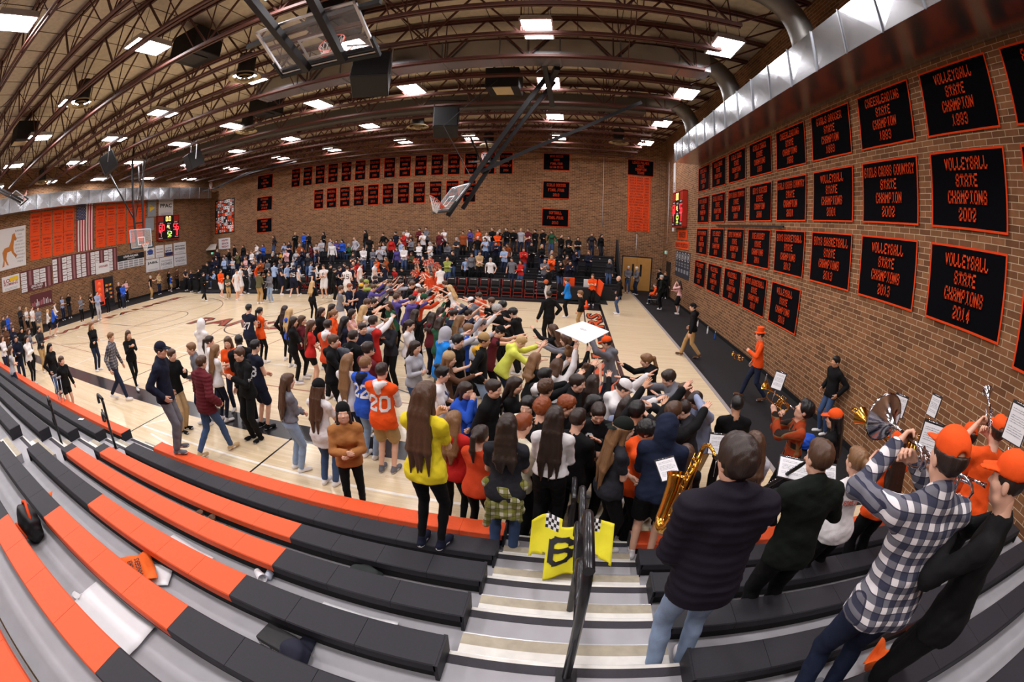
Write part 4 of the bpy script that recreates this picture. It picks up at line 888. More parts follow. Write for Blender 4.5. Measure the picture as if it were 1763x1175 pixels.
# ---------------------------------------------------------------- people: bodies grown as one smooth surface from a posed skeleton
class Field:
    def __init__(s, lo, hi, h):
        s.h = h; s.lo = np.array(lo, float) - 2 * h; s.n = np.ceil((np.array(hi) - s.lo) / h).astype(int) + 3
        s.f = np.full(s.n, .3, np.float32); s.lab = np.zeros(s.n, np.int8)
    def _win(s, lo, hi):
        i0 = np.maximum(0, np.floor((np.array(lo) - s.lo) / s.h).astype(int)); i1 = np.minimum(s.n, np.ceil((np.array(hi) - s.lo) / s.h).astype(int) + 1)
        if (i1 <= i0).any(): return None
        ax = [(s.lo[k] + s.h * np.arange(i0[k], i1[k])).astype(np.float32) for k in range(3)]
        return tuple(slice(a, b) for a, b in zip(i0, i1)), ax
    def put(s, w, d, k, lab):
        f = s.f[w]
        if lab is not None: s.lab[w] = np.where(d < f, lab, s.lab[w])
        if k > 0:
            hh = np.clip(.5 + .5 * (f - d) / k, 0, 1); s.f[w] = f * (1 - hh) + d * hh - k * hh * (1 - hh)
        else: s.f[w] = np.minimum(f, d)
    def cone(s, a, b, ra, rb, k=.03, lab=0, flat=None, sub=False):
        """round cone a->b; flat=(direction, factor) squashes the section along direction"""
        a = np.array(a, np.float32); b = np.array(b, np.float32); m = max(ra, rb) * 1.05 + k + .01
        W = s._win(np.minimum(a, b) - m, np.maximum(a, b) + m)
        if W is None: return
        w, (X, Y, Z) = W
        px, py, pz = X[:, None, None] - a[0], Y[None, :, None] - a[1], Z[None, None, :] - a[2]
        ba = b - a
        if flat is not None:
            n = np.array(flat[0], np.float32); n = n / np.linalg.norm(n); g = 1 / flat[1] - 1
            t = px * n[0] + py * n[1] + pz * n[2]; px, py, pz = px + t * n[0] * g, py + t * n[1] * g, pz + t * n[2] * g
            ba = ba + n * float(ba @ n) * g
        L = float(ba @ ba) + 1e-9; t = np.clip((px * ba[0] + py * ba[1] + pz * ba[2]) / L, 0, 1)
        d = np.sqrt((px - t * ba[0]) ** 2 + (py - t * ba[1]) ** 2 + (pz - t * ba[2]) ** 2) - (ra + (rb - ra) * t)
        if sub: s.f[w] = np.maximum(s.f[w], -d); return
        s.put(w, d.astype(np.float32), k, lab)
    def ell(s, c, R, ax, k=.02, lab=0, sub=False):
        c = np.array(c, np.float32); m = max(R) * 1.05 + k + .01; W = s._win(c - m, c + m)
        if W is None: return
        w, (X, Y, Z) = W; px, py, pz = X[:, None, None] - c[0], Y[None, :, None] - c[1], Z[None, None, :] - c[2]
        q = 0
        for i in range(3): q = q + ((px * ax[i][0] + py * ax[i][1] + pz * ax[i][2]) / R[i]) ** 2
        d = (np.sqrt(q) - 1) * min(R)
        if sub: s.f[w] = np.maximum(s.f[w], -d); return
        s.put(w, d.astype(np.float32), k, lab)
    def cut(s, p, n, near=None):
        """keep only the half space (x-p).n < 0, optionally within radius `near` of p"""
        p = np.array(p, np.float32); n = np.array(n, np.float32); n = n / np.linalg.norm(n)
        if near: W = s._win(p - near, p + near)
        else: W = s._win(s.lo, s.lo + s.h * s.n)
        if W is None: return
        w, (X, Y, Z) = W; d = (X[:, None, None] - p[0]) * n[0] + (Y[None, :, None] - p[1]) * n[1] + (Z[None, None, :] - p[2]) * n[2]
        s.f[w] = np.maximum(s.f[w], d)
    def noise(s, amp, fr, seed=0, zf=1.0):
        X, Y, Z = [(s.lo[k] + s.h * np.arange(s.n[k])).astype(np.float32) for k in range(3)]
        r = np.random.default_rng(seed); ph = r.uniform(0, 6, 6)
        X = X[:, None, None]; Y = Y[None, :, None]; Z = Z[None, None, :] * zf
        s.f += amp * (np.sin(X * fr + ph[0] + 2.1 * np.sin(Z * fr * .7 + ph[1])) * np.sin(Z * fr * 1.3 + ph[2] + 1.7 * np.sin(Y * fr * .8 + ph[3])) + .5 * np.sin(Y * fr * 1.7 + ph[4] + Z * fr * .9))
    def mesh(s):
        f = s.f; h = s.h; ins = f < 0
        c = [ins[i:i + s.n[0] - 1, j:j + s.n[1] - 1, k:k + s.n[2] - 1] for i in (0, 1) for j in (0, 1) for k in (0, 1)]
        any_ = c[0].copy(); all_ = c[0].copy()
        for q in c[1:]: any_ |= q; all_ &= q
        mix = any_ & ~all_; I = np.argwhere(mix)
        if len(I) == 0: return np.zeros((0, 3)), np.zeros((0, 4), int), np.zeros(0, int)
        idx = np.full(mix.shape, -1, np.int32); idx[mix] = np.arange(len(I))
        off = np.array([(i, j, k) for i in (0, 1) for j in (0, 1) for k in (0, 1)])
        vals = np.stack([f[I[:, 0] + o[0], I[:, 1] + o[1], I[:, 2] + o[2]] for o in off], 1)
        P = np.zeros((len(I), 3)); cnt = np.zeros(len(I))
        for a in range(8):
            for b in range(a + 1, 8):
                if abs(off[a] - off[b]).sum() != 1: continue
                va, vb = vals[:, a], vals[:, b]; m = (va < 0) != (vb < 0); t = np.where(m, va / np.where(m, va - vb, 1), 0)
                P += m[:, None] * (off[a] + t[:, None] * (off[b] - off[a])); cnt += m
        V = s.lo + h * (I + P / cnt[:, None])
        lab = s.lab[I[:, 0], I[:, 1], I[:, 2]]
        Q = []
        for ax in range(3):
            sl0 = [slice(None)] * 3; sl1 = [slice(None)] * 3; sl0[ax] = slice(0, -1); sl1[ax] = slice(1, None)
            A, B = ins[tuple(sl0)], ins[tuple(sl1)]; E = np.argwhere(A != B)
            if len(E) == 0: continue
            u, v = (ax + 1) % 3, (ax + 2) % 3
            ok = (E[:, u] > 0) & (E[:, v] > 0) & (E[:, u] < mix.shape[u]) & (E[:, v] < mix.shape[v]); E = E[ok]
            def g(du, dv):
                T = E.copy(); T[:, u] -= du; T[:, v] -= dv; return idx[T[:, 0], T[:, 1], T[:, 2]]
            q = np.stack([g(1, 1), g(0, 1), g(0, 0), g(1, 0)], 1); fl = A[E[:, 0], E[:, 1], E[:, 2]]
            q[~fl] = q[~fl][:, ::-1]; Q.append(q)
        F = np.concatenate(Q); F = F[(F >= 0).all(1)]
        return V, F, lab[F[:, 0]].astype(int)
def make_mesh(name, V, F, mi, mats, smooth=True):
    me = bpy.data.meshes.new(name); F = np.asarray(F); n = len(F)
    me.vertices.add(len(V)); me.vertices.foreach_set('co', np.asarray(V, np.float32).ravel())
    me.loops.add(n * 4); me.loops.foreach_set('vertex_index', F.astype(np.int32).ravel())
    me.polygons.add(n); me.polygons.foreach_set('loop_start', np.arange(0, n * 4, 4, dtype=np.int32))
    me.polygons.foreach_set('material_index', np.asarray(mi, np.int32)); me.polygons.foreach_set('use_smooth', np.full(n, smooth))
    for m in mats: me.materials.append(m)
    me.update(calc_edges=True); return me
def link(name, me, parent=None):
    o = bpy.data.objects.new(name, me); col.objects.link(o)
    if parent is not None: o.parent = parent
    return o
def nrm(v): v = np.array(v, float); return v / (np.linalg.norm(v) + 1e-9)
def rot(axis, deg):
    return np.array(Matrix.Rotation(math.radians(deg), 3, axis))
# --- head template: front is +y, origin at the middle of the skull, 23 cm tall
def head_template(h, male):
    F = Field((-.12, -.13, -.2), (.12, .15, .15), h); X = np.eye(3)
    F.ell((0, -.012, .03), (.076, .096, .088), X, .01, 0)
    F.ell((0, .018, -.04), (.062, .074, .078), X, .03, 0)
    F.cone((0, .05, -.092), (0, .045, -.07), .026 if male else .021, .035, .03, 0)
    F.cone((-.04, .02, -.075), (.04, .02, -.075), .026, .026, .03, 0)
    F.cone((-.042, .082, .024), (.042, .082, .024), .012, .012, .016, 0)
    for s in (-1, 1):
        F.ell((s * .031, .097, .0), (.017, .014, .012), X, 0, 0, sub=True)
        F.cone((s * .04, .07, -.022), (s * .046, .055, -.03), .02, .018, .03, 0)
        F.ell((s * .078, -.008, -.012), (.012, .022, .033), X, .008, 0)
    F.cone((0, .087, .01), (0, .108, -.026), .008, .013, .012, 0)
    F.cone((-.012, .093, -.031), (.012, .093, -.031), .008, .008, .01, 0)
    F.cone((-.019, .085, -.058), (.019, .085, -.058), .006, .006, .006, 1); F.cone((-.015, .083, -.067), (.015, .083, -.067), .006, .006, .006, 1)
    for s in (-1, 1):
        F.ell((s * .031, .081, .001), (.013, .012, .009), X, .002, 2)
        F.ell((s * .031, .0895, .001), (.0055, .006, .0055), X, 0, 3)
        F.cone((s * .018, .091, .021), (s * .045, .082, .023), .004, .003, .003, 4)
    F.cone((0, -.02, -.08), (0, -.035, -.2), .055 if male else .046, .056 if male else .047, .03, 0)
    F.cut((0, 0, -.165), (0, 0, -1))
    return F.mesh()
# --- hand template: wrist at origin, fingers towards +y, palm faces -z, thumb on +x (a left hand seen from its back)
def hand_template(h, curl, spread, thumb=25):
    F = Field((-.09, -.05, -.12), (.12, .22, .06), h)
    F.cone((0, -.03, 0), (0, .02, 0), .026, .027, .01, 0, flat=((0, 0, 1), .75))
    for i, (x, L, r) in enumerate(((.03, .071, .0098), (.010, .079, .0102), (-.010, .073, .0098), (-.028, .057, .0088))):
        base = np.array((x, .088 - abs(i - 1) * .006, 0)); F.cone((x * .45, .012, 0), base, .017, .0125, .014, 0, flat=((0, 0, 1), .85))
        a = math.radians((1.2 - i) * spread); d = np.array((math.sin(a), math.cos(a), 0)); p = base; ang = 0
        for sl, cf in ((.45, .55), (.32, 1.0), (.23, .8)):
            ang += math.radians(curl * cf); dd = np.array((d[0] * math.cos(ang), d[1] * math.cos(ang), -math.sin(ang)))
            q = p + dd * L * sl; F.cone(p, q, r, r * .92, .004, 0); p = q; r *= .93
    t0 = np.array((.02, .02, -.004)); a = math.radians(thumb)
    t1 = t0 + .042 * nrm((math.sin(a) * 1.2, .9, -.25)); t2 = t1 + .032 * nrm((math.sin(a) * .8, 1, -.3 - curl * .01)); t3 = t2 + .026 * nrm((math.sin(a) * .3, 1, -.35 - curl * .015))
    F.cone(t0, t1, .018, .013, .012, 0); F.cone(t1, t2, .0125, .011, .004, 0); F.cone(t2, t3, .011, .009, .004, 0)
    return F.mesh()
_T = {}
def head_t(lod, male):
    k = ('h', lod, male)
    if k not in _T: _T[k] = head_template(.0042 if lod == 0 else .0075, male)
    return _T[k]
def hand_t(lod, kind):
    k = ('hand', lod, kind)
    if k not in _T:
        c, s, t = {'flat': (6, 7, 35), 'relax': (24, 4, 22), 'grip': (58, 1, 12), 'fist': (80, 0, 5)}[kind]; _T[k] = hand_template(.0042 if lod == 0 else .0066, c, s, t)
    return _T[k]
def ik(a, t, l1, l2, hint):
    a = np.array(a, float); t = np.array(t, float); d = t - a; L = np.linalg.norm(d); mx = (l1 + l2) * .995
    if L > mx: d = d / L * mx; t = a + d; L = mx
    L = max(L, abs(l1 - l2) + .01); u = d / np.linalg.norm(d); x = (l1 * l1 - l2 * l2 + L * L) / (2 * L); y = math.sqrt(max(0, l1 * l1 - x * x))
    h = np.array(hint, float); h = h - u * (h @ u); h = nrm(h)
    return a + u * x + h * y, t
# arm poses: hand target relative to the shoulder (x outward, y forward, z up) in arm lengths of 1, elbow hint, hand kind
ARM = {'down': ((.18, .04, -.96), (.3, -1, 0), 'relax'), 'hang': ((.28, .16, -.9), (.3, -1, 0), 'relax'), 'reach': ((-.1, .86, .38), (.5, 0, -1), 'flat'), 'reachup': ((-.05, .62, .72), (.6, 0, -.8), 'flat'), 'reachlow': ((-.12, .94, .08), (.6, 0, -1), 'flat'),
       'clap': ((-.34, .56, -.12), (.8, -.2, -1), 'flat'), 'phone': ((-.22, .56, -.1), (.6, -.3, -1), 'grip'), 'cross': ((-.62, .36, -.42), (.9, .1, -.8), 'relax'), 'hip': ((.1, .02, -.62), (1, -.4, 0), 'relax'), 'face': ((-.26, .38, .22), (.5, .2, -1), 'relax'),
       'horn': ((-.2, .62, .18), (.9, .1, -.7), 'grip'), 'up': ((.12, .25, .95), (.9, .3, 0), 'flat'), 'pocket': ((.16, .12, -.74), (.5, -1, 0), 'relax'), 'hold': ((-.3, .52, -.38), (.7, -.3, -.9), 'grip'), 'head': ((-.3, .2, .52), (1, .5, .2), 'flat'), 'point': ((.1, .9, .1), (.4, 0, -1), 'fist'), 'fold': ((-.46, .4, -.56), (.8, -.3, -.6), 'grip'), 'behind': ((-.2, -.3, -.6), (1, -.3, 0), 'relax'), 'wave': ((.3, .35, .62), (1, 0, -.5), 'flat'), 'side': ((.7, .3, -.3), (.2, -.5, -1), 'relax'), 'lap': ((-.1, .55, -.55), (.7, -.3, -.7), 'relax'), 'play': ((-.12, .5, -.02), (.9, -.1, -.9), 'grip'), 'playlow': ((-.14, .46, -.3), (.9, -.2, -.7), 'grip')}
def skel(sp):
    """joint positions in the person's own frame: origin on the ground between the feet, facing +y"""
    H = sp.get('h', 1.72); s = H / 1.75; fem = sp.get('fem', False); lean = math.radians(sp.get('lean', 3)); J = {'s': s, 'fem': fem}
    leg = sp.get('leg', 'stand'); hipz = .93 * s; crouch = sp.get('crouch', 0); hipz -= crouch * s
    if leg == 'sit': hipz = .47
    hy = -.02 * s - math.sin(lean) * .12 * s
    if leg == 'sit': hy = 0
    pel = np.array((0, hy, hipz)); J['pel'] = pel
    tw = math.radians(sp.get('twist', 0)); R = rot('Z', sp.get('twist', 0)) @ rot('X', -sp.get('lean', 3)) @ rot('Y', sp.get('tilt', 0)); J['R'] = R
    up = lambda x, y, z: pel + R @ (np.array((x, y, z)) * s)
    J['waist'] = up(0, 0, .13); J['chest'] = up(0, .005, .36); J['neck'] = up(0, -.01, .535)
    sw = .17 if fem else .19
    J['sh'] = [up(-sw, -.005, .46), up(sw, -.005, .46)]
    hR = rot('Z', sp.get('twist', 0) + sp.get('hy', 0)) @ rot('X', -sp.get('lean', 3) * .45 - sp.get('hp', 4)) @ rot('Y', sp.get('hr', 0)); J['hR'] = hR
    J['head'] = J['neck'] + R @ (np.array((0, .01, .04)) * s) + hR @ (np.array((0, .032, .115)) * min(1, s * 1.0))
    J['hs'] = .98 if s > .85 else .92
    if sp.get('kid'): J['hs'] = .95
    AL = .56 * s; J['el'] = []; J['wr'] = []; J['hd'] = []
    for i, side in enumerate((-1, 1)):
        pz = sp.get('arms', ('down', 'down'))[i]
        t, hint, kind = ARM[pz] if isinstance(pz, str) else pz
        t = np.array(t, float); 
        if isinstance(pz, str): t = t + np.random.default_rng(sp.get('seed', 0) * 2 + i).normal(0, .035, 3)
        fr = R if pz not in ('down', 'hang', 'pocket', 'hip') else rot('Z', sp.get('twist', 0)) @ rot('X', -sp.get('lean', 3) * .4)
        T = J['sh'][i] + fr @ (np.array((t[0] * side, t[1], t[2])) * (AL)); Hn = fr @ np.array((hint[0] * side, hint[1], hint[2]))
        e, wv = ik(J['sh'][i], T, .29 * s, .265 * s, Hn); J['el'].append(e); J['wr'].append(wv); J['hd'].append(kind)
    J['hip'] = [pel + rot('Z', 0) @ (np.array((-.088, 0, -.02)) * s), pel + np.array((.088, 0, -.02)) * s]
    J['kn'] = []; J['an'] = []; J['toe'] = []
    st = sp.get('stance', .1)
    for i, side in enumerate((-1, 1)):
        if leg == 'walk': fy = .3 * s * (1 if (side > 0) == (sp.get('lead', 1) > 0) else -1); fz = .085 * s + (.07 * s if fy < 0 else 0)
        elif leg == 'sit': fy = .42 * s; fz = .08 * s
        elif leg == 'step' and side > 0: fy = .22 * s; fz = .085 * s + sp.get('step', .25)
        elif leg == 'lunge': fy = (.3 if side > 0 else -.34) * s; fz = .085 * s + (0 if side > 0 else .05)
        else: fy = .02 * side * s; fz = .085 * s
        A = np.array((side * st * s, fy - .03 * s, fz)); k, A = ik(J['hip'][i], A, .43 * s, .43 * s, (side * .12, 1, .1)); J['kn'].append(k); J['an'].append(A)
        td = nrm((side * .14, 1, 0)); pitch = -.55 if (leg == 'walk' and fy < 0) else 0
        J['toe'].append(A + np.array((td[0] * .15, td[1] * .15, -.05 + pitch * .1)) * s)
    return J
SKIN = {'p': rgb(226, 176, 150), 'l': rgb(234, 190, 166), 't': rgb(200, 148, 116), 'd': rgb(110, 74, 54), 'm': rgb(160, 112, 82)}
HAIRC = {'db': rgb(46, 32, 25), 'br': rgb(80, 54, 37), 'lb': rgb(128, 92, 60), 'bl': rgb(196, 160, 110), 'bk': rgb(22, 19, 19), 'rd': rgb(134, 66, 30), 'gr': rgb(168, 164, 160), 'wh': rgb(214, 212, 208)}
def skin_mat(c):
    m = mat('skin_' + c, SKIN[c], .5, var=.06, scale=14, spec=.35)
    return m
M_LIP = mat('lips', rgb(184, 104, 96), .45); M_EYEW = mat('eye_white', rgb(226, 220, 214), .3); M_IRIS = mat('iris', rgb(46, 34, 28), .2)
def hair_mat(c):
    k = ('hairm', c)
    if k in _mats: return _mats[k]
    m = bpy.data.materials.new('hair_' + c); m.use_nodes = True; nt = m.node_tree; b = nt.nodes['Principled BSDF']
    tc = nt.nodes.new('ShaderNodeTexCoord'); mp = nt.nodes.new('ShaderNodeMapping'); mp.inputs['Scale'].default_value = (1, 1, .05)
    nt.links.new(tc.outputs['Object'], mp.inputs[0]); n = nt.nodes.new('ShaderNodeTexNoise'); n.inputs['Scale'].default_value = 170; n.inputs['Detail'].default_value = 4
    nt.links.new(mp.outputs[0], n.inputs['Vector']); r = nt.nodes.new('ShaderNodeMix'); r.data_type = 'RGBA'; nt.links.new(n.outputs['Fac'], r.inputs['Factor'])
    k_ = HAIRC[c]; r.inputs['A'].default_value = (*[v * .55 for v in k_], 1); r.inputs['B'].default_value = (*[min(1, v * 1.5) for v in k_], 1)
    nt.links.new(r.outputs['Result'], b.inputs['Base Color']); b.inputs['Roughness'].default_value = .42; b.inputs['Specular IOR Level'].default_value = .45
    bp = nt.nodes.new('ShaderNodeBump'); bp.inputs['Strength'].default_value = .35; bp.inputs['Distance'].default_value = .006; nt.links.new(n.outputs['Fac'], bp.inputs['Height']); nt.links.new(bp.outputs[0], b.inputs['Normal'])
    _mats[k] = m; return m
CLR = {'bk': (15, 15, 17), 'ch': (42, 42, 48), 'gy': (112, 112, 120), 'lg': (178, 178, 186), 'wh': (228, 224, 224), 'or': (236, 84, 26), 'rd': (190, 40, 36), 'do': (206, 70, 34), 'nv': (23, 27, 46), 'bl': (40, 84, 190), 'lb': (158, 180, 216), 'cy': (30, 130, 220), 'ye': (236, 214, 46), 'li': (222, 226, 96), 'gn': (40, 84, 60), 'ol': (92, 88, 62), 'kh': (176, 142, 96), 'tn': (190, 160, 120), 'br': (92, 62, 44), 'mr': (98, 32, 40), 'pu': (84, 72, 140), 'pk': (226, 176, 176), 'je': (64, 84, 120), 'jl': (142, 162, 190), 'jd': (30, 38, 60), 'ru': (150, 74, 36), 'sk': (150, 160, 190), 'lm': (150, 160, 80), 'cr': (232, 226, 200), 'mu': (224, 168, 52), 'db': (27, 22, 34), 'dg': (19, 25, 20), 'fz': (170, 112, 62)}
def cloth_mat(c, kind='cloth'):
    if not isinstance(c, str): return c
    return mat('fabric_' + c, rgb(*CLR[c]), .82 if kind == 'cloth' else .5, var=.14, scale=16, bump=.25, spec=.2)
def plaid_mat(name, base, a, b, sc_=11.0, rotz=0.0):
    m = bpy.data.materials.new(name); m.use_nodes = True; nt = m.node_tree; p = nt.nodes['Principled BSDF']; p.inputs['Roughness'].default_value = .85; p.inputs['Specular IOR Level'].default_value = .2
    tc = nt.nodes.new('ShaderNodeTexCoord'); mp = nt.nodes.new('ShaderNodeMapping'); mp.inputs['Rotation'].default_value = (0, rotz, 0); nt.links.new(tc.outputs['Object'], mp.inputs[0]); sp = nt.nodes.new('ShaderNodeSeparateXYZ'); nt.links.new(mp.outputs[0], sp.inputs[0])
    ad = nt.nodes.new('ShaderNodeMath'); ad.operation = 'ADD'; mu = nt.nodes.new('ShaderNodeMath'); mu.operation = 'MULTIPLY'; mu.inputs[1].default_value = .3; nt.links.new(sp.outputs[1], mu.inputs[0]); nt.links.new(sp.outputs[0], ad.inputs[0]); nt.links.new(mu.outputs[0], ad.inputs[1])
    outs = []
    for src in (ad.outputs[0], sp.outputs[2]):
        for f, th in ((1.0, .45), (1.0, .93)):
            q = nt.nodes.new('ShaderNodeMath'); q.operation = 'MULTIPLY'; q.inputs[1].default_value = sc_ * f; nt.links.new(src, q.inputs[0])
            fr = nt.nodes.new('ShaderNodeMath'); fr.operation = 'FRACT'; nt.links.new(q.outputs[0], fr.inputs[0]); g = nt.nodes.new('ShaderNodeMath'); g.operation = 'GREATER_THAN'; g.inputs[1].default_value = th; nt.links.new(fr.outputs[0], g.inputs[0]); outs.append(g.outputs[0])
    def mixc(A, B, f):
        x = nt.nodes.new('ShaderNodeMix'); x.data_type = 'RGBA'
        for k_, v in (('A', A), ('B', B)):
            if isinstance(v, tuple): x.inputs[k_].default_value = (*v, 1)
            else: nt.links.new(v, x.inputs[k_])
        if isinstance(f, float): x.inputs['Factor'].default_value = f
        else: nt.links.new(f, x.inputs['Factor'])
        return x.outputs['Result']
    def scl(o_, k_):
        q = nt.nodes.new('ShaderNodeMath'); q.operation = 'MULTIPLY'; q.inputs[1].default_value = k_; nt.links.new(o_, q.inputs[0]); return q.outputs[0]
    c1 = mixc(mixc(base, a, scl(outs[0], .8)), a, scl(outs[2], .8)); mx = nt.nodes.new('ShaderNodeMath'); mx.operation = 'MAXIMUM'; nt.links.new(outs[1], mx.inputs[0]); nt.links.new(outs[3], mx.inputs[1]); c2 = mixc(c1, b, scl(mx.outputs[0], .7))
    nt.links.new(c2, p.inputs['Base Color']); return m
def hair_field(J, sp, h, F=None, lab=3):
    """hair or hood or hat grown round the head"""
    st = sp.get('hair', 'short'); c = J['head']; R = J['hR']; hs = J['hs']; s = J['s']
    ax = [R[:, 0], R[:, 1], R[:, 2]]; P = lambda x, y, z: c + R @ (np.array((x, y, z)) * hs)
    own = True
    if True:
        lo = c - (.2, .2, .2); hi = c + (.2, .2, .22)
        if st in ('long', 'longer', 'half'): lo = lo - np.array((.12, .18, .5)); hi = hi + np.array((.12, .18, 0))
        if st in ('pony', 'bun', 'braid', 'bob', 'fro', 'mid'): lo = lo - np.array((.1, .15, .35)); hi = hi + np.array((.1, .15, .1))
        F = Field(lo, hi, h)
    g = {'buzz': .005, 'short': .013, 'curly': .024, 'fro': .045, 'mop': .024, 'bald': -.02}.get(st, .013)
    if st != 'bald':
        F.ell(P(0, -.018, .034), ((.079 + g) * hs, (.098 + g) * hs, (.09 + g) * hs), ax, .015, lab)
        if st not in ('buzz',): F.ell(P(0, .045, .085), (.06 * hs, .055 * hs, (.026 + g) * hs), ax, .02, lab)
        F.ell(P(0, .115, -.02), (.07 * hs, .075 * hs, .075 * hs), ax, 0, lab, sub=True)
        if st in ('short', 'buzz', 'curly', 'mop', 'fro'):
            F.cut(P(0, 0, -.07), -R[:, 2] + .3 * R[:, 1])
            for sd in (-1, 1): F.ell(P(sd * .095, .03, -.04), (.03 * hs, .075 * hs, .05 * hs), ax, 0, lab, sub=True)
    else:
        F.cone(P(-.07, -.05, -.01), P(0, -.1, -.02), .022, .022, .02, lab); F.cone(P(.07, -.05, -.01), P(0, -.1, -.02), .022, .022, .02, lab)
    bk = J['R']; dn = np.array((0, 0, -1.))
    if st in ('long', 'longer', 'mid', 'half', 'bob'):
        L = {'long': .4, 'longer': .52, 'mid': .26, 'half': .36, 'bob': .13}[st] * s
        b0 = J['neck'] + bk @ (np.array((0, -.085, .0)) * s); b1 = b0 + bk @ np.array((0, -.045, -L * .55)); b2 = b0 + bk @ np.array((0, -.05, -L))
        rs = np.random.default_rng(sp.get('seed', 1))
        for x in (-.066, -.034, 0, .034, .066):
            o = R[:, 0] * x * hs; q = rs.uniform(-.03, .03); l_ = rs.uniform(.86, 1.06); d_ = np.array((q, 0, 0))
            F.cone(P(x * .85, -.07, .02), b0 + o * 1.1 + bk @ np.array((0, .01, .03)), .04 * hs, .034 * hs, .025, lab)
            if st != 'bob': F.cone(b0 + o * 1.1, b1 + o * 1.2 + d_, .034, .031, .022, lab, flat=(bk[:, 1], .72)); F.cone(b1 + o * 1.2 + d_, b0 + (b2 - b0) * l_ + o * 1.05 + d_ * 1.6, .031, .009, .02, lab, flat=(bk[:, 1], .75))
        for sd in (-1, 1):
            F.cone(P(sd * .066, -.005, .01), P(sd * .074, -.02, -.12), .024, .026, .025, lab)
            if st != 'bob': F.cone(P(sd * .074, -.02, -.12), J['neck'] + bk @ np.array((sd * .1 * s, -.03, -.08)), .026, .03, .025, lab); F.cone(J['neck'] + bk @ np.array((sd * .1 * s, -.03, -.08)), b1 + R[:, 0] * sd * .095 + np.array((0, .01, 0)), .03, .02, .025, lab)
    if st in ('pony', 'braid'):
        F.cone(P(0, -.105, .05), P(0, -.15, .03), .022, .03, .01, lab); F.cone(P(0, -.15, .03), P(0, -.165, -.12), .032, .034, .02, lab); F.cone(P(0, -.165, -.12), P(.01, -.14, -.27), .034, .012, .02, lab)
    if st == 'bun': F.ell(P(0, -.09, .125), (.045, .045, .042), ax, .012, lab)
    if st in ('curly', 'fro', 'mop') and own: F.noise(.006 if st != 'mop' else .003, 95, sp.get('seed', 1), .3 if st == 'mop' else 1)
    elif own: F.noise(.0022, 120, sp.get('seed', 1), .06)
    return F
def hips(F, J, e, lab=2):
    s = J['s']; ctr = J['pel']; hw = .142 if J['fem'] else .138
    F.cone(ctr + J['R'] @ np.array((-.045, 0, .02)) * s, ctr + J['R'] @ np.array((.045, 0, .02)) * s, hw * s * .86 + e, hw * s * .86 + e, .04, lab, flat=((0, 1, 0), .86))
    for sd in (-1, 1): F.ell(ctr + np.array((sd * .06, -.05, -.03)) * s, (.08 * s + e, .072 * s + e, .085 * s + e), np.eye(3), .04, lab)
def torso(F, J, off, k=.05, lab=1, hem=-.1, loose=0.0, hipoff=None):
    s = J['s']; R = J['R']; fem = J['fem']; fl = (R[:, 1], .64); X = R[:, 0]
    cw = .135 if fem else .155; ww = .118 if fem else .138; hw = .152 if fem else .145
    C, Wt, Pl, N = J['chest'], J['waist'], J['pel'], J['neck']
    ww = ww + loose * .5
    F.cone(C + X * .045 * s, Wt + X * .02 * s, cw * s * .78 + off, ww * s * .88 + off, k, lab, flat=fl); F.cone(C - X * .045 * s, Wt - X * .02 * s, cw * s * .78 + off, ww * s * .88 + off, k, lab, flat=fl)
    lo = Pl + R @ (np.array((0, 0, hem)) * s); F.cone(Wt, lo, ww * s + off, hw * s + off + loose, k, lab, flat=(R[:, 1], .74))
    if hipoff is not None:
        hips(F, J, hipoff, lab)
        for i in (0, 1): F.cone(J['hip'][i], J['hip'][i] + (J['kn'][i] - J['hip'][i]) * .5, .088 * s + hipoff * .9, .076 * s + hipoff * .9, .03, lab)
    for i in (0, 1):
        F.cone(J['sh'][i] + (C - J['sh'][i]) * .15, C + (J['sh'][i] - C) * .25, .05 * s + off, .105 * s + off, k, lab, flat=(R[:, 1], .85)); F.cone(J['sh'][i], N + R @ np.array((0, 0, -.02)) * s, .046 * s + off, .054 * s + off, k, lab)
    if fem:
        for sd in (-1, 1): F.ell(C + R @ (np.array((sd * .065, .075, -.02)) * s), ((.06 * s + off), (.055 * s + off), (.06 * s + off)), [R[:, 0], R[:, 1], R[:, 2]], .05, lab)
    return lo
def arm_(F, J, i, r0, r1, r2, off, upto=2.0, k=.03, lab=1):
    s = J['s']; S, E, Wr = J['sh'][i], J['el'][i], J['wr'][i]
    if upto <= 1: F.cone(S, S + (E - S) * upto, r0 * s + off, (r0 + (r1 - r0) * upto) * s + off * 1.25, k, lab)
    else:
        F.cone(S, E, r0 * s + off, r1 * s + off, k, lab); k = .012; F.cone(E, E + (Wr - E) * (upto - 1), r1 * s * 1.02 + off, (r1 + (r2 - r1) * (upto - 1)) * s + off, k, lab)
def leg_(F, J, i, off, upto=2.0, k=.03, lab=2, loose=0.0):
    s = J['s']; Hp, K, A = J['hip'][i], J['kn'][i], J['an'][i]; m = 1.06 if J['fem'] else 1.0
    r0, r1, r2, r3 = .088 * m, .054, .05, .037
    if upto <= 1: F.cone(Hp, Hp + (K - Hp) * upto, r0 * s + off, (r0 + (r1 - r0) * upto) * s + off + loose, k, lab)
    else:
        F.cone(Hp, K, r0 * s + off, r1 * s + off + loose * .5, k, lab)
        mid = K + (A - K) * .35; k = .012; F.cone(K, mid, r1 * s * .97 + off + loose * .5, r2 * s + off + loose * .6, k, lab)
        F.cone(mid, K + (A - K) * (upto - 1), r2 * s + off + loose * .6, r3 * s + off + loose, k, lab)
def bbox(J, m=.2):
    pts = [J['head'], J['pel'], J['neck']] + J['sh'] + J['el'] + J['wr'] + J['kn'] + J['an'] + J['toe']; P = np.array(pts)
    return P.min(0) - m, P.max(0) + m
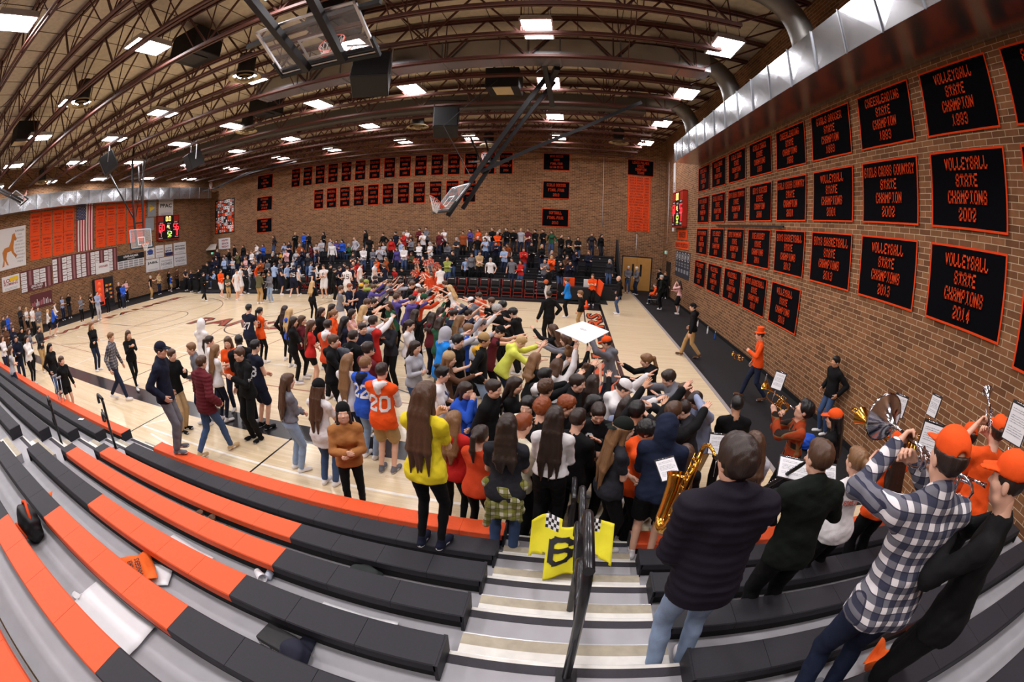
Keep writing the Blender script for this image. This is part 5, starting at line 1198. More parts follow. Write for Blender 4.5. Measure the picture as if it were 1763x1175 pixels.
def frame_hand(J, i):
    """rotation for the hand template: fingers along the forearm, thumb towards the head/front"""
    f = nrm(J['wr'][i] - J['el'][i]); k = J['hd'][i]; side = -1 if i == 0 else 1
    mid = J['chest'] + J['R'][:, 1] * .3
    # palm normal (template -z): for flat reaching hands face down/forward; otherwise towards the body's middle
    want = np.array((0, 0, -1.)) * 1.0 if k == 'flat' and f[2] < .8 else nrm(J['pel'] * .5 + J['chest'] * .5 - J['wr'][i])
    if k == 'flat' and f[2] >= .8: want = J['R'][:, 1]
    pn = want - f * (want @ f); pn = nrm(pn); z = -pn; y = f; x = np.cross(y, z)
    return np.stack([x, y, z], 1)
def person(sp):
    """sp: dict of pose, clothing and colours -> body object with its clothes and hair as children"""
    J = skel(sp); s = J['s']; lod = sp.get('lod', 1); seed = sp.get('seed', 0)
    hb = {0: .0125, 1: .021, 2: .034}[lod]; hc = hb
    sk = sp.get('skin', 'p'); top = sp.get('top', ('long', 'bk')); bot = sp.get('bot', ('pants', 'bk')); tk, tcol = top[0], top[1]; bk_, bcol = bot[0], bot[1]
    fem = J['fem']; skin = skin_mat(sk); hat = sp.get('hat'); hcol = sp.get('hc', 'br')
    lo, hi = bbox(J)
    sleeve = {'tee': .62, 'long': 2, 'hoodie': 2, 'jacket': 2, 'puffer': 2, 'jersey': .22, 'tank': .08, 'shirt': 2, 'crop': 2, 'vest': .15, 'jerseyover': 2}[tk]
    off = {'tee': .012, 'long': .011, 'hoodie': .022, 'jacket': .026, 'puffer': .04, 'jersey': .016, 'tank': .008, 'shirt': .013, 'crop': .016, 'vest': .03, 'jerseyover': .022}[tk] * (1 if lod < 2 else .8)
    hem = sp.get('hem', {'crop': .05, 'jersey': -.14, 'puffer': -.12, 'jerseyover': -.15}.get(tk, -.08)); loose = {'tee': .026, 'hoodie': .012, 'jersey': .026, 'crop': .026, 'puffer': .01, 'jerseyover': .026, 'shirt': .016}.get(tk, .006)
    upto = {'pants': 1.95, 'jeans': 1.95, 'leggings': 1.93, 'shorts': .82, 'shortshorts': .5, 'skirt': .8, 'joggers': 1.93}[bk_]; lo2 = {'pants': .012, 'jeans': .008, 'leggings': .002, 'shorts': .022, 'shortshorts': .012, 'skirt': .03, 'joggers': .014}[bk_]; lol = {'pants': .012, 'jeans': .008, 'shorts': .02, 'skirt': .03, 'joggers': .006}.get(bk_, 0)
    shoe = cloth_mat(sp.get('shoe', 'wh'), 'shoe')
    # ---- far figures: one mesh
    if lod == 2:
        F = Field(lo, hi, hb)
        hd = J['head']; Rh = J['hR']; ax = [Rh[:, 0], Rh[:, 1], Rh[:, 2]]
        F.cut(torso(F, J, off, .04, 1, hem, loose, lo2 * .6 + .012), -J['R'][:, 2])
        for i in (0, 1):
            arm_(F, J, i, .05, .04, .03, 0, 2.0, .02, 0); arm_(F, J, i, .05, .042, .034, off, sleeve, .02, 1)
            F.cone(J['wr'][i], J['wr'][i] + nrm(J['wr'][i] - J['el'][i]) * .13 * s, .034, .026, .01, 0)
            leg_(F, J, i, 0, 2.0, .02, 0); leg_(F, J, i, lo2 + .004, upto, .02, 2, lol)
            F.cone(J['an'][i] + np.array((0, -.04, -.045)) * s, J['toe'][i] + np.array((0, 0, .0)), .042 * s, .036 * s, .01, 4)
        F.cone(J['pel'] - np.array((.05, 0, -.02)) * s, J['pel'] + np.array((.05, 0, .02)) * s, .12 * s, .12 * s, .03, 2, flat=((0, 1, 0), .85))
        F.ell(hd + Rh @ np.array((0, .0, .0)), (.078, .1, .122), ax, .01, 0); F.ell(hd + Rh @ np.array((0, .105, -.02)), (.018, .02, .022), ax, .01, 0); F.cone(J['neck'], hd, .058, .058, .02, 0)
        V, Q, L = F.mesh(); V2, Q2, L2 = hair_field(J, sp, hb * .7).mesh()
        if len(V2): Q = np.concatenate([Q, Q2 + len(V)]); V = np.concatenate([V, V2]); L = np.concatenate([L, L2 * 0 + 3])
        me = make_mesh('person', V, Q, L, [skin, cloth_mat(tcol), cloth_mat(bcol), hair_mat(hcol), shoe])
        return link('person', me)
    # ---- body
    F = Field(lo, hi, hb)
    torso(F, J, -.012, .05, 0, .0)
    F.cone(J['neck'] - J['R'] @ np.array((0, 0, .05)), J['neck'] + J['R'] @ np.array((0, .012, .07)) * s, .056 * (.88 if fem else 1), .05 * (.88 if fem else 1), .03, 0)
    g = .9 if fem else 1.0
    for i in (0, 1):
        arm_(F, J, i, .047 * g, .038 * g, .027 * g, 0, 2.0, .03, 0)
        leg_(F, J, i, -.006 if upto > 1 else 0, 2.0, .03, 0)
    V, Q, L = F.mesh(); parts = [(V, Q, L)]
    hV, hQ, hL = head_t(lod, not fem); parts.append((J['head'] + (hV * J['hs']) @ J['hR'].T, hQ, hL))
    for i in (0, 1):
        tv, tq, tl = hand_t(lod, J['hd'][i]); mir = 1 if i == 0 else -1
        M3 = frame_hand(J, i); tv2 = tv * (np.array((mir, 1, 1))); 
        x_ = M3[:, 0]
        if J['hd'][i] != 'flat' or True:
            # thumb side should point inward / forward
            tgt = J['R'][:, 1] * .7 - np.array((1 if i else -1, 0, 0)) * .6
            if (x_ * mir) @ tgt < 0 and J['hd'][i] != 'flat': tv2 = tv * np.array((-mir, 1, 1)); q = tq[:, ::-1] if -mir < 0 else tq
            else: q = tq[:, ::-1] if mir < 0 else tq
        hsz = (.95 if fem else 1.05) * min(1, s * 1.02)
        parts.append((J['wr'][i] + (tv2 * hsz) @ M3.T, q, tl))
    n = 0; VV = []; QQ = []; LL = []
    for v, q, l in parts: VV.append(v); QQ.append(q + n); LL.append(l); n += len(v)
    me = make_mesh('person', np.concatenate(VV), np.concatenate(QQ), np.concatenate(LL), [skin, M_LIP, M_EYEW, M_IRIS, hair_mat(hcol)])
    body = link('person', me)
    # ---- top
    F = Field(lo, hi, hc)
    hp = torso(F, J, off, .05, 1, hem, loose, lo2 * .6 + .014 + loose * .6); F.cut(hp, -J['R'][:, 2])
    if tk in ('hoodie', 'jacket', 'puffer', 'shirt', 'vest'): F.cone(J['neck'] - J['R'] @ np.array((0, 0.01, .03)), J['neck'] + J['R'] @ np.array((0, -.005, .03)) * s, .07 * s, .066 * s, .02, 3)
    for i in (0, 1):
        arm_(F, J, i, .05 * g, .044 * g, .035 * g, off * .8, sleeve if sleeve < 2 else 1.97, .03, 2)
    if tk in ('hoodie', 'jerseyover') and hat != 'hood':
        N, R = J['neck'], J['R']; U = lambda x, y, z: N + R @ (np.array((x, y, z)) * s)
        F.cone(U(-.07, -.05, .0), U(0, -.11, -.04), .04, .05, .03, 3); F.cone(U(.07, -.05, .0), U(0, -.11, -.04), .04, .05, .03, 3); F.cone(U(0, -.1, -.03), U(0, -.105, -.12), .06, .03, .03, 3); F.cone(U(-.07, -.04, .0), U(-.03, .06, -.03), .032, .026, .02, 3); F.cone(U(.07, -.04, .0), U(.03, .06, -.03), .032, .026, .02, 3)
    if tk in ('tee', 'long', 'jersey', 'tank', 'crop'):
        F.cone(J['neck'] + J['R'] @ np.array((0, .0, -.01)), J['neck'] + J['R'] @ np.array((0, .025, .12)), .06, .07, 0, 1, sub=True)
        if tk == 'tank': F.cone(J['neck'] + J['R'] @ np.array((0, .03, -.05)), J['neck'] + J['R'] @ np.array((0, .04, .12)), .075, .1, 0, 1, sub=True)
    if hat == 'hood':
        c, R = J['head'], J['hR']; ax = [R[:, 0], R[:, 1], R[:, 2]]; P = lambda x, y, z: c + R @ np.array((x, y, z))
        F.ell(P(0, -.02, .02), (.112, .128, .138), ax, .03, 3); F.cone(P(0, -.04, -.06), J['neck'], .11, .1, .04, 3); F.ell(P(0, .12, -.02), (.072, .1, .095), ax, 0, 3, sub=True)
    if tk != 'puffer': F.noise(.0048 if lod == 0 else .0035, 21, seed); F.noise(.0024, 47, seed + 9) if lod == 0 else None
    if tk == 'puffer':
        X_, Y_, Z_ = [(F.lo[k] + F.h * np.arange(F.n[k])) for k in range(3)]; F.f += (.011 * np.abs(np.sin(Z_ * math.pi / .06))[None, None, :] - .008).astype(np.float32)
    V, Q, L = F.mesh(); tm = cloth_mat(tcol); sl = cloth_mat(sp['sleeve']) if 'sleeve' in sp else tm; hm = cloth_mat(sp['collar']) if 'collar' in sp else (sl if hat == 'hood' and False else tm)
    nm = {'tee': 'shirt', 'long': 'shirt', 'jersey': 'jersey', 'jerseyover': 'jersey', 'tank': 'tank_top', 'shirt': 'shirt', 'crop': 'sweatshirt', 'hoodie': 'hoodie', 'jacket': 'jacket', 'puffer': 'puffer_jacket', 'vest': 'vest'}[tk]
    shirt = link(nm, make_mesh(nm, V, Q, L, [tm, tm, sl, hm]), body)
    # ---- bottom
    F = Field(np.array(lo), np.array((hi[0], hi[1], J['waist'][2] + .2)), hc); ctr = J['pel']
    hw = .142 if fem else .138
    hips(F, J, lo2 * .6); F.cone(ctr, J['waist'], hw * s * .88 + lo2 * .4, (.104 if fem else .125) * s, .04, 2, flat=(J['R'][:, 1], .78))
    for i in (0, 1): leg_(F, J, i, lo2, upto, .03, 2, lol)
    if bk_ == 'skirt': F.cone(ctr, ctr - np.array((0, 0, .42)) * s, .16 * s, .2 * s, .04, 2, flat=((0, 1, 0), .9))
    if lod == 0: F.noise(.003, 26, seed + 3)
    V, Q, L = F.mesh(); bn = {'pants': 'trousers', 'jeans': 'jeans', 'leggings': 'leggings', 'shorts': 'shorts', 'shortshorts': 'shorts', 'skirt': 'skirt', 'joggers': 'joggers'}[bk_]
    link(bn, make_mesh(bn, V, Q, L * 0, [cloth_mat(bcol)]), body)
    # ---- shoes
    if not sp.get('noshoe'):
        for i in (0, 1):
            A, T = J['an'][i], J['toe'][i]; d = nrm((T - A) * np.array((1, 1, .0))); base = A + np.array((0, 0, -.05)) * s
            F = Field(np.minimum(A, T) - .14, np.maximum(A, T) + .14, min(hc, .016)); he = base - d * .045 * s; tz = T * 1.0
            F.cone(he, tz, .036 * s, .034 * s, .02, 4, flat=((0, 0, 1), .95)); F.cone(he + d * .03 * s, A + np.array((0, 0, .01)), .04 * s, .04 * s, .03, 4); F.cone(tz - d * .05 * s, tz + d * .015, .042 * s, .036 * s, .02, 4, flat=((0, 0, 1), .85))
            F.cone(he + np.array((0, 0, -.022)) * s, tz + d * .015 + np.array((0, 0, -.014)) * s, .036 * s, .036 * s, .004, 5, flat=((0, 0, 1), .4))
            V, Q, L = F.mesh(); link('shoe', make_mesh('shoe', V, Q, (L == 5).astype(int), [shoe, cloth_mat(sp.get('sole', 'wh'))]), body)
    # ---- hair, hat
    hh = {0: .008, 1: .013}[lod]
    if hat != 'hood' or sp.get('hair') in ('long', 'half'):
        F = hair_field(J, sp, hh)
        if hat in ('cap', 'capback', 'beanie', 'tophat', 'hood'):
            F.cut(J['head'] + J['hR'] @ np.array((0, 0, .035)), J['hR'][:, 2] + .15 * J['hR'][:, 1])
        V, Q, L = F.mesh()
        if len(V): link('hair', make_mesh('hair', V, Q, L * 0, [hair_mat(hcol)]), body)
    if hat in ('cap', 'capback', 'beanie', 'tophat'):
        c, R, q = J['head'], J['hR'], J['hs']; ax = [R[:, 0], R[:, 1], R[:, 2]]; P = lambda x, y, z: c + R @ (np.array((x, y, z)) * q)
        F = Field(c - .3, c + .32, min(hh, .01)); hm = cloth_mat(sp.get('hatc', 'or')); h2 = cloth_mat(sp.get('hatc2', sp.get('hatc', 'or')))
        if hat in ('cap', 'capback'):
            sg = 1 if hat == 'cap' else -1
            F.ell(P(0, -.012, .05), (.092 * q, .11 * q, .09 * q), ax, .01, 0); F.cut(P(0, 0, .03), -R[:, 2])
            F.cone(P(-.035, sg * .075, .042), P(-.03, sg * .155, .028), .045, .035, .008, 1, flat=(R[:, 2], .16)); F.cone(P(.035, sg * .075, .042), P(.03, sg * .155, .028), .045, .035, .008, 1, flat=(R[:, 2], .16)); F.ell(P(0, -.012, .141), (.01, .01, .007), ax, .003, 0); F.ell(P(0, -sg * .125, .05), (.034, .04, .024), ax, 0, 0, sub=True)
        elif hat == 'beanie':
            F.ell(P(0, -.015, .06), (.094 * q, .11 * q, .1 * q), ax, .01, 0); F.cut(P(0, 0, .01), -R[:, 2] + .1 * R[:, 1]); F.cone(P(0, -.012, .02), P(0, -.014, .045), .1, .1, .01, 1, flat=(R[:, 0], .88)) if False else None
            if sp.get('pom'): F.ell(P(0, -.02, .175), (.035, .035, .035), ax, .004, 1)
        else:
            F.cone(P(0, -.01, .07), P(0, -.02, .2), .092, .1, .004, 0); F.cut(P(0, 0, .2), R[:, 2]); F.cut(P(0, 0, .05), -R[:, 2]); F.cone(P(0, -.01, .062), P(0, -.01, .07), .15, .15, .006, 0, flat=(R[:, 2], .08))
        V, Q, L = F.mesh(); link('hat', make_mesh('hat', V, Q, np.minimum(L, 1), [hm, h2]), body)
    return body
# ---- writing on clothes: lettering pressed on to the cloth from outside
from mathutils.bvhtree import BVHTree
def decal(body, part, text, z, size, side='back', mat_=None, x=0.0, squeeze=None, block=True, tilt=0.0):
    tg = [c for c in body.children if c.name.split('.')[0] == part]
    if not tg: return
    tg = tg[0]; me = tg.data; bv = BVHTree.FromPolygons([v.co.copy() for v in me.vertices], [tuple(p.vertices) for p in me.polygons])
    sg = {'back': -1, 'front': 1}.get(side)
    mb = MB()
    if sg: U = (-1.0 * sg, 0, 0); O = (x, 0, z)
    else: sg = 0; U = (0, 1.0 if side == 'right' else -1.0, 0); O = (0, x, z)
    if block: block_text(mb, text, O, U, (0, 0, 1), size, squeeze or 9, 0)
    else: put_text(mb, text, O, U, (0, 0, 1), size, squeeze, 0, .03)
    m2 = MB()
    for f in mb.f:
        q = [Vector(mb.v[i]) for i in f]
        if len(q) != 4: m2.quad(q); continue
        nu = max(1, min(8, int((q[1] - q[0]).length / .02) + 1)); nv = max(1, min(8, int((q[2] - q[1]).length / .02) + 1))
        at_ = lambda a, b: q[0].lerp(q[1], a).lerp(q[3].lerp(q[2], a), b)
        for a in range(nu):
            for b in range(nv): m2.quad([at_(a / nu, b / nv), at_((a + 1) / nu, b / nv), at_((a + 1) / nu, (b + 1) / nv), at_(a / nu, (b + 1) / nv)])
    mb = m2; V = []
    for p in mb.v:
        if side in ('back', 'front'): o_ = Vector((p[0], sg * .9, p[2])); d_ = Vector((0, -sg, 0))
        else: k = 1 if side == 'right' else -1; o_ = Vector((k * .9, p[1], p[2])); d_ = Vector((-k, 0, 0))
        hit = bv.ray_cast(o_, d_); V.append(tuple((hit[0] if hit[0] else o_ + d_ * .8) - d_ * .009))
    mb.v = V; o = mb.build('lettering', mat_ or M_PW, tg); return o
def place(o, x, y, z, face):
    """face: heading in degrees, 0 = facing the far wall, 90 = facing the left wall, -90 = facing the right wall, 180 = facing the near stand"""
    o.location = (x, y, z); o.rotation_euler.z = math.radians(face)
